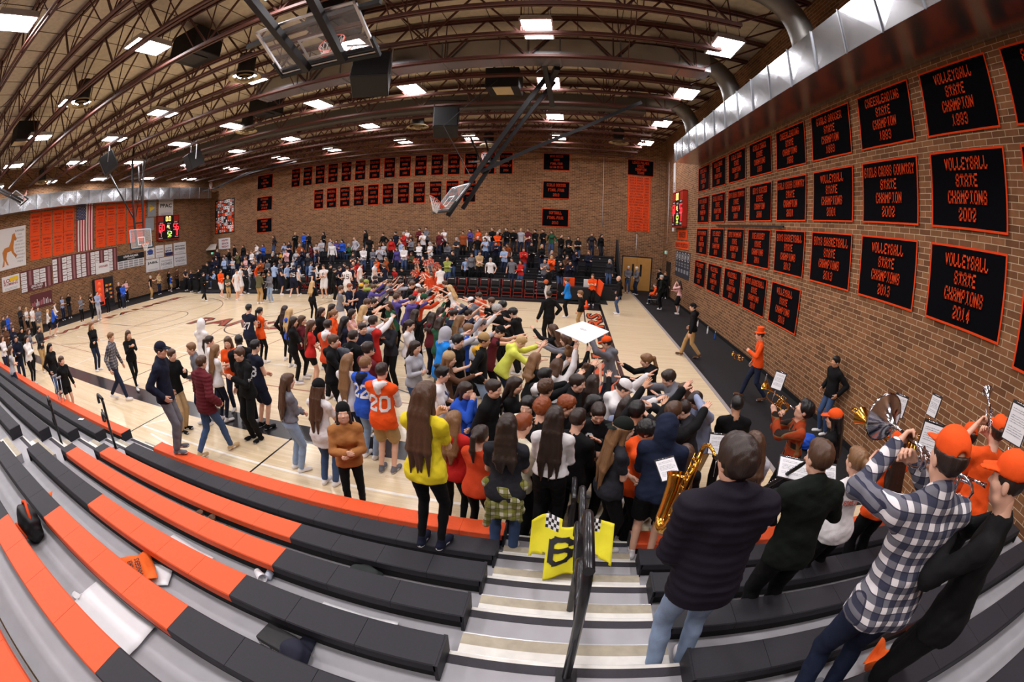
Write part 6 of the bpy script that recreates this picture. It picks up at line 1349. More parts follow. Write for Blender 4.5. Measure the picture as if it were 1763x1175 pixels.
# ---------------------------------------------------------------- the people: heading | top | bottom | hair | height and place | group | arms | label | more
PEOPLE = r"""
0|jacket bk|leggings bk|f long db|1.61 -7.919 10.227 0|m 1|pocket down|person in black jacket, standing, in the huddle, second such from the left|
-10|hoodie bl|leggings bk|f long bl|1.642 -7.351 9.692 0|m 1|fold fold|person in blue hoodie, standing, in the huddle|
-60|jacket bk|leggings bk|f half db|1.674 -6.426 8.577 0|m 1|cross cross|person in black jacket, arms crossed, in the huddle|collar='or'
-75|shirt mr|leggings bk|f half br|1.618 -6.465 9.015 0|m 1|fold hold|person in maroon shirt, standing, in the huddle|
-55|tee rd|shortshorts bk|f longer br|1.65 -5.778 8.416 0|m 1|fold hold|person in red tee, standing, in the huddle|
-80|hoodie bk|leggings bk|f mid db|1.682 -6.359 9.817 0|m 1|fold down|person in black hoodie, standing, in the huddle|
-60|long bk|leggings bk|f half db|1.626 -6.524 10.633 0|m 1|fold fold|person in black top, standing, in the huddle, first such from the left|
-75|hoodie or|leggings bk|f pony lb|1.658 -5.886 9.691 0|m 1|fold hold|person in orange hoodie, standing, in the huddle, first such from the left|
-10|hoodie do|pants bk|m short db|1.8 -4.995 7.936 0|m 1|hold hold|person in dark orange hoodie, standing, in the huddle|collar='wh'
-50|tee gy|shorts wh|m short br|1.744 -7.851 13.494 0|m 1|fold fold|person in grey tee, standing, in the huddle|
-85|tee jd|pants bk|m short rd|1.776 -7.73 13.932 0|m 1|fold hold|person in dark slate tee, standing, in the huddle|
0|jacket nv|pants nv|m short db|1.72 -7.33 14.111 0|m 1|down down|person in navy jacket, mustard beanie, standing, in the huddle|hat='beanie',hatc='mu'
-80|tank pk|shorts do|f mid db|1.642 -5.486 9.941 0|m 1|clap clap|person in pink tank top, hands together, in the huddle|
-30|tee wh|leggings bk|f mid bl|1.674 -5.341 10.356 0|m 1|reachlow reach|person in white tee, arms stretched out, in the huddle, first such from the left|
-70|tee bk|pants bk|m mop br|1.728 -5.686 11.083 0|m 1|reach reach|person in black tee, arms stretched out, in the huddle, first such from the left|lean=12
-70|long bk|leggings bk|f bun db|1.65 -5.716 11.615 0|m 1|reachup reach|person in black top, arms stretched out, in the huddle, first such from the left|lean=10
-20|jerseyover rd|shorts rd|m mop db|1.792 -4.198 8.557 0|m 1|reachlow reach|person in red jersey, arms stretched out, in the huddle|collar='lg',sleeve='wh'
-120|hoodie nv|jeans jd|m short db|1.736 -4.234 8.12 0|m 1|hold hold|person in navy hoodie, standing, in the huddle|
-20|jacket bk|pants bk|m short db|1.768 -4.029 7.288 0|m 1|phone hold|person in black jacket wearing a dark backpack, looking down|
-70|hoodie bk|pants bk|m short br|1.8 -4.204 6.8 0|m 1|phone phone|person in black hoodie, holding a phone, in the huddle|
-30|jerseyover mr|jeans jd|m mop db|1.744 -3.379 6.613 0|m 1|fold fold|person in maroon jersey, standing, in the huddle|
160|jacket ch|pants bk|f long lb|1.666 -3.964 8.966 0|m 1|clap clap|person in charcoal jacket, hands together, in the huddle|collar='bl'
150|jersey gn|leggings bk|f long br|1.61 -5.002 11.555 0|m 1|clap fold|person in green jersey, hands together, in the huddle|sleeve='wh',lean=14
-30|jersey pu|pants bk|m short br|1.752 -5.137 11.974 0|m 1|reach reach|person in purple jersey, arms stretched out, in the huddle|sleeve='pu',lean=12
-40|jersey nv|leggings bk|f long bk|1.674 -5.109 8.876 0|m 1|fold fold|person in navy jersey, standing, in the huddle|
-95|tee wh|leggings bk|f pony db|1.618 -3.54 9.082 0|m 1|fold fold|person in white tee, standing, in the huddle, third such from the left|
-110|long lg|jeans je|f long db|1.65 -2.741 7.265 0|m 1|hold hold|person in light grey top, standing, in the huddle|
-20|long bk|leggings bk|f longer db|1.682 -3.729 9.987 0|m 1|reachup reach|person in black top, arms stretched out, in the huddle, fourth such from the left|
-15|hoodie mr|pants nv|f mid db|1.626 -3.273 9.967 0|m 1|reach reach|person in maroon hoodie, arms stretched out, in the huddle|
-25|long gn|pants ol|f bob db|1.658 -2.897 9.35 0|m 1|reachup reach|person in green top, arms stretched out, in the huddle, second such from the left|
-50|jerseyover cy|pants bk|m short db|1.8 -2.367 7.81 0|m 1|reach reach|person in bright blue jersey, arms stretched out, in the huddle|hat='hood',collar='lg',sleeve='lg',lean=8
-110|tee bk|pants bk|m mop bk|1.744 -2.016 7.547 0|m 1|down hold|person in black tee, standing, in the huddle, first such from the left|skin='l'
-85|hoodie bk|jeans jl|m short db|1.776 -1.558 7.609 0|m 1|down pocket|person in black hoodie, khaki beanie, standing, in the huddle|collar='mu',hat='beanie',hatc='kh',skin='t'
-75|hoodie li|jeans jd|m short bl|1.72 -1.196 8.171 0|m 1||person in lime yellow hoodie with both arms stretched over others|lean=28,hp=24,arms=(((0.1,0.8,0.45),(0.5,0,-1),'flat'),((0.05,0.9,0.2),(0.5,0,-1),'flat'))
-60|jerseyover bl|pants bk|m short lb|1.752 -2.117 8.48 0|m 1|reachup reach|person in blue jersey, arms stretched out, in the huddle|collar='lg',sleeve='lg',lean=10
-60|long wh|pants bk|m short br|1.784 -1.935 8.938 0|m 1|reachup reach|person in white top, grey cap, arms stretched out, in the huddle|hat='capback',hatc='gy',lean=10
-80|jersey mr|pants bk|m short db|1.728 -1.576 8.677 0|m 1|reach reach|person in maroon jersey, black cap, arms stretched out, in the huddle|hat='cap',hatc='bk',sleeve='bk',lean=15,hp=20
75|tee bk|pants bk|m short br|1.76 -2.049 12.071 0|m 1|reach reach|person in black tee, arms stretched out, in the huddle, fifth such from the left|lean=16,hp=12
75|long bk|pants bk|m curly bk|1.792 -1.626 11.389 0|m 1|reachlow reach|person in black top, arms stretched out, in the huddle, sixth such from the left|lean=16,hp=12
75|tee bk|pants bk|m curly bk|1.736 -1.257 10.702 0|m 1|reachlow reach|person in black tee, arms stretched out, in the huddle, sixth such from the left|lean=16,hp=12
75|tee do|shorts bk|m short db|1.768 -2.596 12.928 0|m 1|reach reach|person in dark orange tee, arms stretched out, in the huddle, second such from the left|lean=16,hp=12
75|hoodie gy|pants bk|m short db|1.8 -2.557 11.717 0|m 1|reach reach|person in grey hoodie, white cap, arms stretched out, in the huddle|lean=16,hp=12,hat='cap',hatc='wh'
75|long bk|pants bk|m fro gr|1.744 -1.707 10.957 0|m 1|reachlow reach|person in black top, arms stretched out, in the huddle, fifth such from the left|lean=16,hp=12
75|tank wh|shorts do|f half bl|1.666 -4.124 15.05 0|m 1|reachlow reach|person in white tank top, arms stretched out, in the huddle|lean=16,hp=12
75|tee bk|pants bk|m short br|1.72 -4.525 15.825 0|m 1|reachlow reach|person in black tee, arms stretched out, in the huddle, third such from the left|lean=16,hp=12
-70|hoodie do|pants bk|m short db|1.752 -4.385 12.126 0|m 1|reachup reach|person in dark orange hoodie, green beanie, arms stretched out, in the huddle|lean=14,hp=10,hat='beanie',hatc='gn',hatc2='ye'
-70|long pu|pants bk|m short bk|1.784 -4.608 11.748 0|m 1|reach reach|person in purple top, arms stretched out, in the huddle, third such from the left|lean=14,hp=10
-70|long gy|pants bk|m short br|1.728 -4.971 13.578 0|m 1|reachup reach|person in grey top, arms stretched out, in the huddle, first such from the left|lean=14,hp=10
-70|tee bk|pants bk|m short br|1.76 -5.815 14.951 0|m 1|reachup reach|person in black tee, arms stretched out, in the huddle, second such from the left|lean=14,hp=10
-70|long nv|pants bk|m short db|1.792 -6.39 16.312 0|m 1|reachup reach|person in navy top, arms stretched out, in the huddle|lean=14,hp=10
-70|tee rd|pants bk|m short db|1.736 -5.424 14.487 0|m 1|reach reach|person in red tee, white cap, arms stretched out, in the huddle|lean=14,hp=10,hat='cap',hatc='wh'
-70|long pu|pants bk|m short br|1.768 -5.365 12.45 0|m 1|reach reach|person in purple top, arms stretched out, in the huddle, second such from the left|lean=14,hp=10
-40|tee gy|leggings bk|f long lb|1.69 -2.484 9.499 0|m 1|reachlow reach|person in grey tee, arms stretched out, in the huddle, second such from the left|
-30|long gn|pants ol|f mid db|1.634 -3.293 10.706 0|m 1|reachup reach|person in green top, arms stretched out, in the huddle, first such from the left|
-60|long jd|pants bk|m short db|1.776 -2.842 9.887 0|m 1|reachup reach|person in dark slate top, arms stretched out, in the huddle|lean=14
-50|tee bk|pants bk|m short db|1.72 -2.565 10.228 0|m 1|reachup reach|person in black tee, arms stretched out, in the huddle, fourth such from the left|lean=14
-65|tee nv|pants bk|m short db|1.752 -8.138 16.691 0|m 1|reach reach|person in navy tee, arms stretched out, in the huddle|lean=14,hp=8
-65|long ol|pants bk|m short br|1.784 -8.087 15.407 0|m 1|reach reach|person in olive top, olive cap, arms stretched out, in the huddle|lean=14,hp=8,hat='cap',hatc='ol'
-65|long nv|pants bk|m short db|1.728 -7.472 15.33 0|m 1|reach reach|person in navy top, navy cap, arms stretched out, in the huddle|lean=14,hp=8,hat='cap',hatc='nv'
-65|long pu|pants bk|m short br|1.76 -6.91 13.983 0|m 1|reachup reach|person in purple top, arms stretched out, in the huddle, first such from the left|lean=14,hp=8
-65|long lm|pants bk|m short br|1.792 -7.685 14.947 0|m 1|reach reach|person in pale green top, pale green beanie, arms stretched out, in the huddle|lean=14,hp=8,hat='beanie',hatc='lm'
-65|long bk|pants bk|m short br|1.736 -5.956 15.367 0|m 1|reachup reach|person in black top, arms stretched out, in the huddle, third such from the left|lean=14,hp=8
-65|tee pk|pants bk|f half lb|1.658 -7.249 15.783 0|m 1|reachup reach|person in pink tee, arms stretched out, in the huddle|lean=14,hp=8
-65|tee gy|pants bk|m short br|1.8 -6.84 15.241 0|m 1|reachup reach|person in grey tee, arms stretched out, in the huddle, first such from the left|lean=14,hp=8
-65|long lg|pants bk|m short db|1.744 -6.483 15.495 0|m 1|reach reach|person in light grey top, arms stretched out, in the huddle|lean=14,hp=8
-65|tee wh|pants bk|m short br|1.776 -4.776 13.185 0|m 1|reach reach|person in white tee, arms stretched out, in the huddle, second such from the left|lean=14,hp=8
-65|long bk|pants bk|m curly db|1.72 -6.194 15.827 0|m 1|reachup reach|person in black top, arms stretched out, in the huddle, second such from the left|lean=14,hp=8
150|tank do|shortshorts do|f pony lb|1.642 -10.275 26.735 0|cheer 2|wave up|person in dark orange tank top, standing, among the cheerleaders, first such from the left|
150|tank do|shortshorts do|f pony lb|1.674 -8.105 22.164 0|cheer 2|up clap|person in dark orange tank top, hands together, among the cheerleaders, first such from the left|
150|tank do|shortshorts do|f pony lb|1.618 -7.445 21.903 0|cheer 2|up clap|person in dark orange tank top, hands together, among the cheerleaders, second such from the left|
150|tank do|shortshorts do|f pony lb|1.65 -7.033 22.148 0|cheer 2|wave up|person in dark orange tank top, standing, among the cheerleaders, second such from the left|
40|tee wh|shorts do|m short rd|1.792 -6.497 21.18 0|m 2|clap clap|person in white tee, hands together, in the huddle|
60|tee do|pants bk|f pony br|1.626 -6.3 19.229 0|m 2|reach reach|person in dark orange tee, arms stretched out, in the huddle, first such from the left|
60|long bk|leggings bk|f long br|1.658 -0.271 9.268 0|m 1|reach reachlow|person in black top, arms stretched out, in the huddle, seventh such from the left|lean=10
80|long gy|leggings bk|f long br|1.69 0.067 8.373 0|m 1|reach reach|person in grey top, arms stretched out, in the huddle, second such from the left|lean=14
75|hoodie gy|jeans jd|m short db|1.72 0.821 8.208 0|m 1||person in grey hoodie and orange cap holding up the white poster board|hat='cap',hatc='or',lean=8,hp=10,arms=(((0.1,0.5,0.62),(0.9,0,-0.5),'grip'),((0.1,0.5,0.62),(0.9,0,-0.5),'grip'))
85|hoodie bk|leggings bk|f pony lb|1.666 1.547 7.398 0|m 1|reachlow reach|person in black hoodie leaning in from the right with arms out|lean=18
-20|tee wh|leggings bk|f bun br|1.61 0.298 6.615 0|m 1|reach reach|person in white tee, arms stretched out, in the huddle, third such from the left|
-40|long bk|leggings bk|f bun lb|1.642 0.009 7.51 0|m 1|reachup reach|person in black top, arms stretched out, in the huddle, eighth such from the left|
-30|hoodie wh|leggings bk|f bob br|1.674 -0.175 6.623 0|m 1||person in white hoodie reaching one arm up to the poster|arms=('reach',((0.1,0.35,0.9),(0.9,0.2,0),'flat'))
-40|tee bk|leggings bk|f mid lb|1.618 -0.566 7.066 0|m 1|reachup reach|person in black tee, arms stretched out, in the huddle, seventh such from the left|
-50|hoodie bk|pants bk|m short bk|1.76 -0.336 5.87 0|m 1|reachlow reach|person in black hoodie, arms stretched out, in the huddle|collar='wh'
-110|jacket bk|pants bk|m short db|1.792 0.108 5.625 0|m 1|down hold|person in black jacket, standing, in the huddle, fourth such from the left|
-40|long dg|pants bk|m curly br|1.736 -0.289 5.434 0|m 1|reachlow reach|person in dark green top, arms stretched out, in the huddle|
-20|long bk|leggings bk|f long db|1.658 0.374 5.974 0|m 1|reachup reach|person in black top, arms stretched out, in the huddle, ninth such from the left|
-95|hoodie wh|pants bk|m short db|1.8 0.628 5.616 0|m 1|reachup reach|person in white hoodie and white cap stretching both arms out|hat='cap',hatc='wh',lean=12,hp=20
-30|long sk|leggings bk|f long db|1.634 0.77 5.2 0|m 1|clap fold|person in periwinkle top, hands together, in the huddle|
170|long cr|leggings bk|f mid bk|1.666 -0.445 5.024 0|m 1|fold fold|person in cream top, standing, in the huddle, second such from the left|skin='l'
-110|tee bk|pants bk|m curly rd|1.72 -0.007 4.973 0|m 1|hold hold|person in black tee, standing, in the huddle, second such from the left|
-100|long bk|leggings bk|f long bk|1.642 0.334 5.248 0|m 1|clap clap|person in black top, hands together, in the huddle|
-30|long bk|pants bk|m short db|1.784 0.135 4.416 0|m 1|fold fold|person in black top, standing, in the huddle, fourth such from the left|
100|hoodie gy|pants bk|m mop db|1.728 1.71 6.342 0|m 1|reachlow reach|person in grey hoodie, arms stretched out, in the huddle, first such from the left|lean=14,hp=14
95|hoodie gy|leggings bk|f long br|1.65 1.809 5.914 0|m 1|reach clap|person in grey hoodie, arms stretched out, in the huddle, second such from the left|lean=8
110|shirt sk|pants kh|m short db|1.792 1.955 5.442 0|m 1|head face|person in periwinkle shirt ducking the head under raised hands|lean=18,hp=30
-8|tee bk|pants bk|m short bk|1.736 2.3 5.17 0|m 1|hold hold|person in plain black tee seen from behind beside the black mat|skin='t'
-40|long bk|pants bk|m mop bk|1.768 0.827 4.765 0|m 1|reachup reach|person in black top, arms stretched out, in the huddle, tenth such from the left|skin='t'
-50|jacket bk|pants bk|m mop br|1.8 1.265 4.735 0|m 1|reachup reach|person in black jacket, arms stretched out, in the huddle|sleeve='bk'
-100|hoodie or|pants bk|m curly bk|1.744 0.861 4.327 0|m 1|hold fold|person in orange hoodie, standing, in the huddle, second such from the left|skin='t',hp=10
-15|hoodie jd|shorts bk|m short db|1.7 0.977 3.722 0.346|m 0|hold hold|person in slate grey hoodie with the hood up|hat='hood'
-75|tee ch|pants bk|f longer lb|1.61 0.543 3.84 0.346|m 0|fold fold|person in grey jersey and dark green backwards cap holding their hands|hat='capback',hatc='dg'
70|jacket ch|pants bk|m short db|1.752 1.631 4.977 0|m 1|reach reach|person in charcoal jacket, arms stretched out, in the huddle|lean=12,hp=20
-175|long bk|pants bk|m short db|1.784 0.387 4.775 0|m 1|clap hold|person in black crewneck with a white letter C|hp=22,key='C'
-8|crop wh|pants bk|f longer db|1.618 -0.09 3.968 0.346|m 0|hold hold|person in white cropped sweatshirt and black trousers seen from behind|key='sweat'
0|tee ch|jeans je|f mid db|1.65 -0.505 3.624 0.346|m 0|hold hold|person in charcoal tee with a plaid shirt tied round the waist|key='plaidwaist'
-20|tee do|leggings bk|f braid db|1.6 -0.881 4.147 0|m 1|fold fold|person in dark orange tee, standing, in the huddle|
-10|hoodie rd|leggings bk|f long lb|1.626 -1.237 4.403 0|m 1|fold fold|person in red hoodie, standing, in the huddle|
-40|long cr|pants bk|m short rd|1.768 -0.448 4.221 0|m 1|fold fold|person in cream top, standing, in the huddle, first such from the left|
-30|long bk|pants bk|m curly rd|1.8 -0.27 4.622 0|m 1|fold fold|person in black top, standing, in the huddle, third such from the left|
-105|jacket bk|pants bk|m short db|1.744 -0.966 5.305 0|m 1|down down|person in black jacket, standing, in the huddle, third such from the left|
-100|long bk|leggings bk|f half db|1.666 -0.735 5.678 0|m 1|fold fold|person in black top, standing, in the huddle, second such from the left|
-125|hoodie bl|jeans jd|f mid db|1.61 -1.366 5.489 0|m 1|fold face|person in royal blue hoodie with a hand to the face|
-85|long br|leggings bk|f longer lb|1.642 -1.958 6.724 0|m 1|hold reachlow|person in striped gold pom beanie reaching an arm forward|hat='beanie',hatc='tn',hatc2='nv',pom=1,key='pom'
-80|tee wh|leggings bk|f bun bk|1.674 -1.83 5.876 0|m 1|hold hold|person in white football jersey with purple ten|key='ten'
-35|crop gy|jeans jl|f longer br|1.618 -4.017 5.042 0|m 0|fold fold|person in cropped grey sweater and pale jeans at the left of the crowd|
-8|tee wh|jeans je|f longer br|1.65 -3.307 4.858 0|m 0|hold hold|person in black beanie and oversized white tee seen from behind|hat='beanie',hatc='bk',hem=-0.2
-150|jacket fz|leggings bk|f long db|1.6 -2.597 4.314 0|m 0|hold hold|person in fuzzy tan jacket and black beanie looking up to the right|hat='beanie',hatc='bk',hp=-18,hy=0
-18|jerseyover bl|jeans jl|m short lb|1.736 -3.049 5.832 0|m 0|hold hold|person in blue jersey number 22 with white sleeves|sleeve='wh',collar='nv',key='22'
-4|jerseyover or|shorts kh|m short db|1.768 -2.608 5.507 0|m 0|hold hold|person in orange jersey number 20 and khaki shorts|sleeve='wh',collar='wh',key='20',shoe='gy'
-10|jersey wh|jeans jd|f longer lb|1.69 -3.452 6.006 0|m 1|fold fold|person in white jersey, standing, in the huddle|sleeve='bk'
-12|tee ye|leggings bk|f longer br|1.66 -1.119 3.13 0.775|m 0|phone hold|person in yellow tee and black leggings standing on the second bench|shoe='nv',key='yellow'
-60|jacket nv|pants gy|m short db|1.776 -5.705 3.898 0.525|m 0|down pocket|person in navy cap and jacket standing on the orange front bench|hat='cap',hatc='nv',shoe='gy'
-80|jacket bk|pants tn|m short br|1.72 -7.246 5.249 0|m 1|phone pocket|person in black jacket, holding a phone, in the huddle|shoe='bk'
155|shirt gy|jeans jd|m short lb|1.752 -6.996 5.714 0|m 1|fold pocket|person in grey shirt, standing, in the huddle|
-8|puffer mr|jeans je|m short br|1.82 -5.806 4.842 0|m 0|hang pocket|person in maroon puffer jacket and jeans walking away|leg='walk',shoe='tn'
-20|tee wh|leggings nv|f longer lb|1.618 -6.706 6.052 0|m 1|fold fold|person in white tee, standing, in the huddle, second such from the left|
-150|tee or|jeans jd|f longer br|1.65 -6.822 6.638 0|m 1|fold hold|person in orange tee, standing, in the huddle|
165|hoodie bk|joggers bk|m short br|1.792 -5.459 5.62 0|m 0|phone pocket|person in black tracksuit with white words down the sleeve|shoe='bk',key='track'
50|jacket bk|pants bk|m short bk|1.84 -6.042 6.2 0|m 1|fold hold|person in black jacket, standing, in the huddle, first such from the left|skin='d',collar='wh'
-20|jersey nv|shorts nv|m short bk|1.768 -5.606 6.149 0|m 1|fold fold|person in navy jersey number 38 beside the tracksuit|sleeve='nv',key='38',shoe='bk'
-5|jersey nv|shorts nv|m short bk|1.82 -8.585 9.322 0|m 1|hold hold|person in navy jersey number 27|key='27'
-12|jersey or|leggings bk|f pony bk|1.634 -8.539 9.758 0|m 1|fold hold|person in orange jersey next to number 27|key='o20'
0|hoodie wh|pants lg|m short br|1.776 -8.647 7.426 0|m 1|hold hold|person in white hoodie with the hood up alone on the court|hat='hood'
-40|tee wh|jeans jd|f pony db|1.61 -7.523 6.64 0|m 1|fold fold|person in white tee, standing, in the huddle, first such from the left|
-80|long bk|jeans jd|f long lb|1.642 -14.564 6.865 0|m 1|fold fold|person in black top and dark jeans with folded arms by the black sideline|
-55|shirt PLAIDG|jeans jd|m short lb|1.784 -10.741 5.629 0|m 1|hang down|person in grey plaid shirt walking along the near sideline|leg='walk'
-100|long bk|leggings bk|f longer br|1.618 -11.051 6.465 0|m 1|clap phone|person all in black with a camera strap walking on the sideline|leg='walk'
-70|jacket bk|jeans je|f longer bk|1.65 -13.127 4.416 0|m 1|pocket pocket|person in black jacket and jeans behind the far left benches|
-80|jacket bk|shortshorts bk|f pony br|1.5 -11.438 4.16 0|m 1|hang hang|short person in black jacket with orange collar on crutches|collar='or',key='crutch'
-60|long wh|jeans jd|f long br|1.626 -19.572 4.035 0|left 2|cross cross|person in white top, arms crossed, in the left edge group, first such from the left|
-20|tee lg|jeans jd|f long br|1.658 -15.421 3.428 0|left 2|cross cross|person in light grey tee, arms crossed, in the left edge group|
-60|hoodie wh|leggings bk|f half db|1.69 -16.324 4.474 0|left 2|cross cross|person in white hoodie, arms crossed, in the left edge group, first such from the left|
-90|jacket bk|leggings bk|f long bk|1.634 -19.899 5.261 0|left 2|fold hold|person in black jacket, standing, in the left edge group|
-50|long gy|leggings bk|f half br|1.666 -18.419 5.197 0|left 2|fold hold|person in grey top, standing, in the left edge group, first such from the left|
-70|long ch|pants kh|m short db|1.72 -17.595 5.514 0|left 2|fold hold|person in charcoal top, standing, in the left edge group, second such from the left|
-90|long nv|jeans jd|f half br|1.642 -21.44 5.153 0|left 2|cross cross|person in navy top, arms crossed, in the left edge group|
-80|jacket br|jeans jd|f bob br|1.674 -22.534 4.936 0|left 2|fold hold|person in brown jacket, standing, in the left edge group|
-80|long bl|jeans jd|m short br|1.728 -28.671 6.55 0|left 2|cross cross|person in blue top, arms crossed, in the left edge group|
-80|long ch|jeans jd|m short br|1.76 -27.998 6.059 0|left 2|fold hold|person in charcoal top, standing, in the left edge group, first such from the left|
-70|jacket ch|pants bk|m short gr|1.792 -30.638 8.17 0|left 2|cross cross|person in charcoal jacket, arms crossed, in the left edge group|
-60|tee wh|leggings bk|f half bl|1.626 -30.595 8.704 0|left 2|fold hold|person in white tee, standing, in the left edge group, first such from the left|
-60|tee wh|pants bk|m short br|1.768 -28.228 8.503 0|left 2|fold hold|person in white tee, standing, in the left edge group, second such from the left|
-90|long gy|pants tn|m short br|1.8 -26.134 8.321 0|left 2|fold hold|person in grey top, standing, in the left edge group, second such from the left|
-20|hoodie wh|shorts bk|m short bl|1.45 -26.219 9.046 0|left 2|cross cross|person in white hoodie, arms crossed, in the left edge group, second such from the left|
-10|hoodie bl|shorts nv|m short br|1.6 -25.399 9.168 0|left 2|fold hold|person in blue hoodie, standing, in the left edge group|
-30|long wh|shorts bk|m short br|1.72 -26.755 9.832 0|left 2|cross cross|person in white top, arms crossed, in the left edge group, second such from the left|
-100|jacket nv|jeans jd|m short db|1.752 -16.91 4.139 0|left 2|fold hold|person in navy jacket, standing, in the left edge group|
-80|tee sk|jeans jd|f half br|1.674 -31.28 12.244 0|leftwall 2|cross cross|person in periwinkle tee, arms crossed, along the left wall|
-90|hoodie bk|pants ch|m short br|1.728 -31.28 12.864 0|leftwall 2|fold fold|person in black hoodie, standing, along the left wall|
-80|long gy|leggings bk|f half lb|1.65 -27.015 12.058 0|leftwall 2|cross cross|person in grey top, arms crossed, along the left wall|
-60|tank bk|leggings bk|f pony br|1.682 -26.71 12.787 0|leftwall 2|cross cross|person in black tank top, arms crossed, along the left wall|
-90|jacket sk|pants lg|m short br|1.736 -26.134 13.062 0|leftwall 2|fold fold|person in periwinkle jacket, standing, along the left wall|
-90|jacket bk|leggings bk|f half lb|1.658 -27.365 14.555 0|leftwall 2|cross cross|person in black jacket, arms crossed, along the left wall, first such from the left|
-110|jacket bk|pants bk|m short gr|1.8 -28.207 16.123 0|leftwall 2|cross cross|person in black jacket, arms crossed, along the left wall, second such from the left|
-90|hoodie bl|jeans jd|m short br|1.744 -27.499 16.065 0|leftwall 2|fold fold|person in blue hoodie, standing, along the left wall|
-90|long pk|pants bk|f bob br|1.666 -31.28 18.638 0|leftwall 2|cross cross|person in pink top, arms crossed, along the left wall|
-60|vest bk|pants kh|m short gr|1.72 -29.007 19.757 0|leftwall 2|point hang|person in black vest, white cap, standing, along the left wall|hat='cap',hatc='wh'
-90|shirt tn|jeans jd|m short br|1.752 -30.527 21.733 0|leftwall 2|fold fold|person in tan shirt, standing, along the left wall|
-90|long bk|leggings bk|f long br|1.674 -31.28 23.452 0|leftwall 2|cross cross|person in black top, arms crossed, along the left wall|
-60|tee bl|shorts tn|m short br|1.3 -30.401 22.997 0|leftwall 2|cross cross|person in blue tee, arms crossed, along the left wall|
-90|jacket br|pants bk|m short br|1.76 -31.28 24.44 0|leftwall 2|cross cross|person in brown jacket, arms crossed, along the left wall|
-90|vest ch|pants bk|m short br|1.792 -28.623 23.313 0|leftwall 2|fold fold|person in charcoal vest, standing, along the left wall|
-90|long nv|pants bk|f half br|1.626 -27.232 22.74 0|leftwall 2|cross cross|person in navy top, arms crossed, along the left wall|
-80|jacket bk|pants bk|m short db|1.768 -25.83 22.368 0|leftwall 2|fold fold|person in black jacket, standing, along the left wall|
-90|jacket bk|pants bk|m short db|1.8 -21.524 19.092 0|farcourt 2|fold hold|person in black suit walking alone at the far left corner of the court|leg='walk'
-100|long or|shorts wh|m short db|1.85 -21.089 20.349 0|farcourt 2|fold hold|person in orange warm-up top and white shorts|leg='walk'
-120|tee ol|pants kh|m short bl|1.45 -19.973 19.908 0|farcourt 2|fold hold|person in olive tee, standing, on the far court|
-90|jersey wh|shorts wh|m short br|1.85 -18.854 19.572 0|farcourt 2|hold hang|person in white jersey, standing, on the far court, first such from the left|sleeve='wh'
-80|jersey wh|shorts wh|m short br|1.88 -20.196 21.397 0|farcourt 2|hold hang|person in white jersey, standing, on the far court, second such from the left|
-95|jacket ch|pants bk|m short br|1.784 -20.169 21.876 0|farcourt 2|fold hold|person in charcoal jacket, walking, on the far court|leg='walk'
-80|shirt wh|pants gy|m short db|1.728 -21.703 24.017 0|farcourt 2|fold hold|person in white shirt, standing, on the far court, first such from the left|
-80|long or|pants bk|m short br|1.76 -20.846 23.902 0|farcourt 2|hold hang|person in orange top, white cap, standing, on the far court|hat='cap',hatc='wh'
0|jacket ol|pants kh|m short db|1.792 -16.166 18.663 0|farcourt 2|fold hold|person in olive jacket, olive cap, standing, on the far court|hat='cap',hatc='ol'
-20|hoodie bk|pants bk|m short br|1.55 -16.512 19.468 0|farcourt 2|fold hold|person in black hoodie, standing, on the far court|
175|hoodie gy|jeans jl|f half br|1.7 -15.721 19.111 0|farcourt 2|hold hang|person in grey hoodie, standing, on the far court|
0|shirt lb|pants bk|m short br|1.86 -18.726 23.269 0|farcourt 2|fold hold|person in light blue shirt, standing, on the far court, first such from the left|
-60|jersey nv|shorts nv|m short db|1.88 -16.882 21.648 0|farcourt 2|fold hold|person in navy jersey, standing, on the far court, first such from the left|
-90|shirt lb|pants bk|m short br|1.776 -17.683 23.404 0|farcourt 2|hold hang|person in light blue shirt, standing, on the far court, second such from the left|
10|jersey nv|shorts nv|m short db|1.9 -15.275 20.837 0|farcourt 2|hold hang|person in navy jersey number 25 seen from behind|leg='walk',key='25'
-60|shirt wh|pants bk|m short db|1.752 -15.593 21.803 0|farcourt 2|hold hang|person in white shirt, standing, on the far court, second such from the left|
-80|shirt lb|pants bk|m short br|1.784 -16.276 24.192 0|farcourt 2|fold hold|person in light blue shirt, standing, on the far court, third such from the left|
-60|shirt wh|pants bk|m short db|1.728 -15.288 23.378 0|farcourt 2|fold hold|person in white shirt, standing, on the far court, third such from the left|
-70|jersey nv|shorts nv|m short db|1.85 -12.919 19.444 0|farcourt 2|hold hang|person in navy jersey, standing, on the far court, second such from the left|
-170|jersey wh|shorts wh|m short br|1.88 -13.108 20.78 0|farcourt 2|fold hold|person in white uniform number 1 facing the camera|key='1'
-120|jacket bk|pants bk|m short db|1.82 -13.189 21.616 0|farcourt 2|hold hang|person in black jacket, standing, on the far court, first such from the left|
-5|long bk|leggings bk|f long bl|1.658 -10.316 15.371 0|farcourt 1|fold hold|person all in black with arms folded standing out on the court|
-90|jersey nv|pants bk|m short db|1.8 -11.903 20.438 0|farcourt 2|fold hold|person in navy jersey, standing, on the far court, third such from the left|
160|shirt nv|pants bk|m short db|1.744 -13.213 23.418 0|farcourt 2|hold hang|person in navy shirt, standing, on the far court|
0|jersey wh|shorts wh|m short br|1.86 -11.053 19.781 0|farcourt 2|fold hold|person in white jersey number 15 seen from behind|key='15'
-90|jersey nv|shorts nv|m short db|1.84 -11.22 20.621 0|farcourt 2|hold hang|person in navy jersey, standing, on the far court, fourth such from the left|
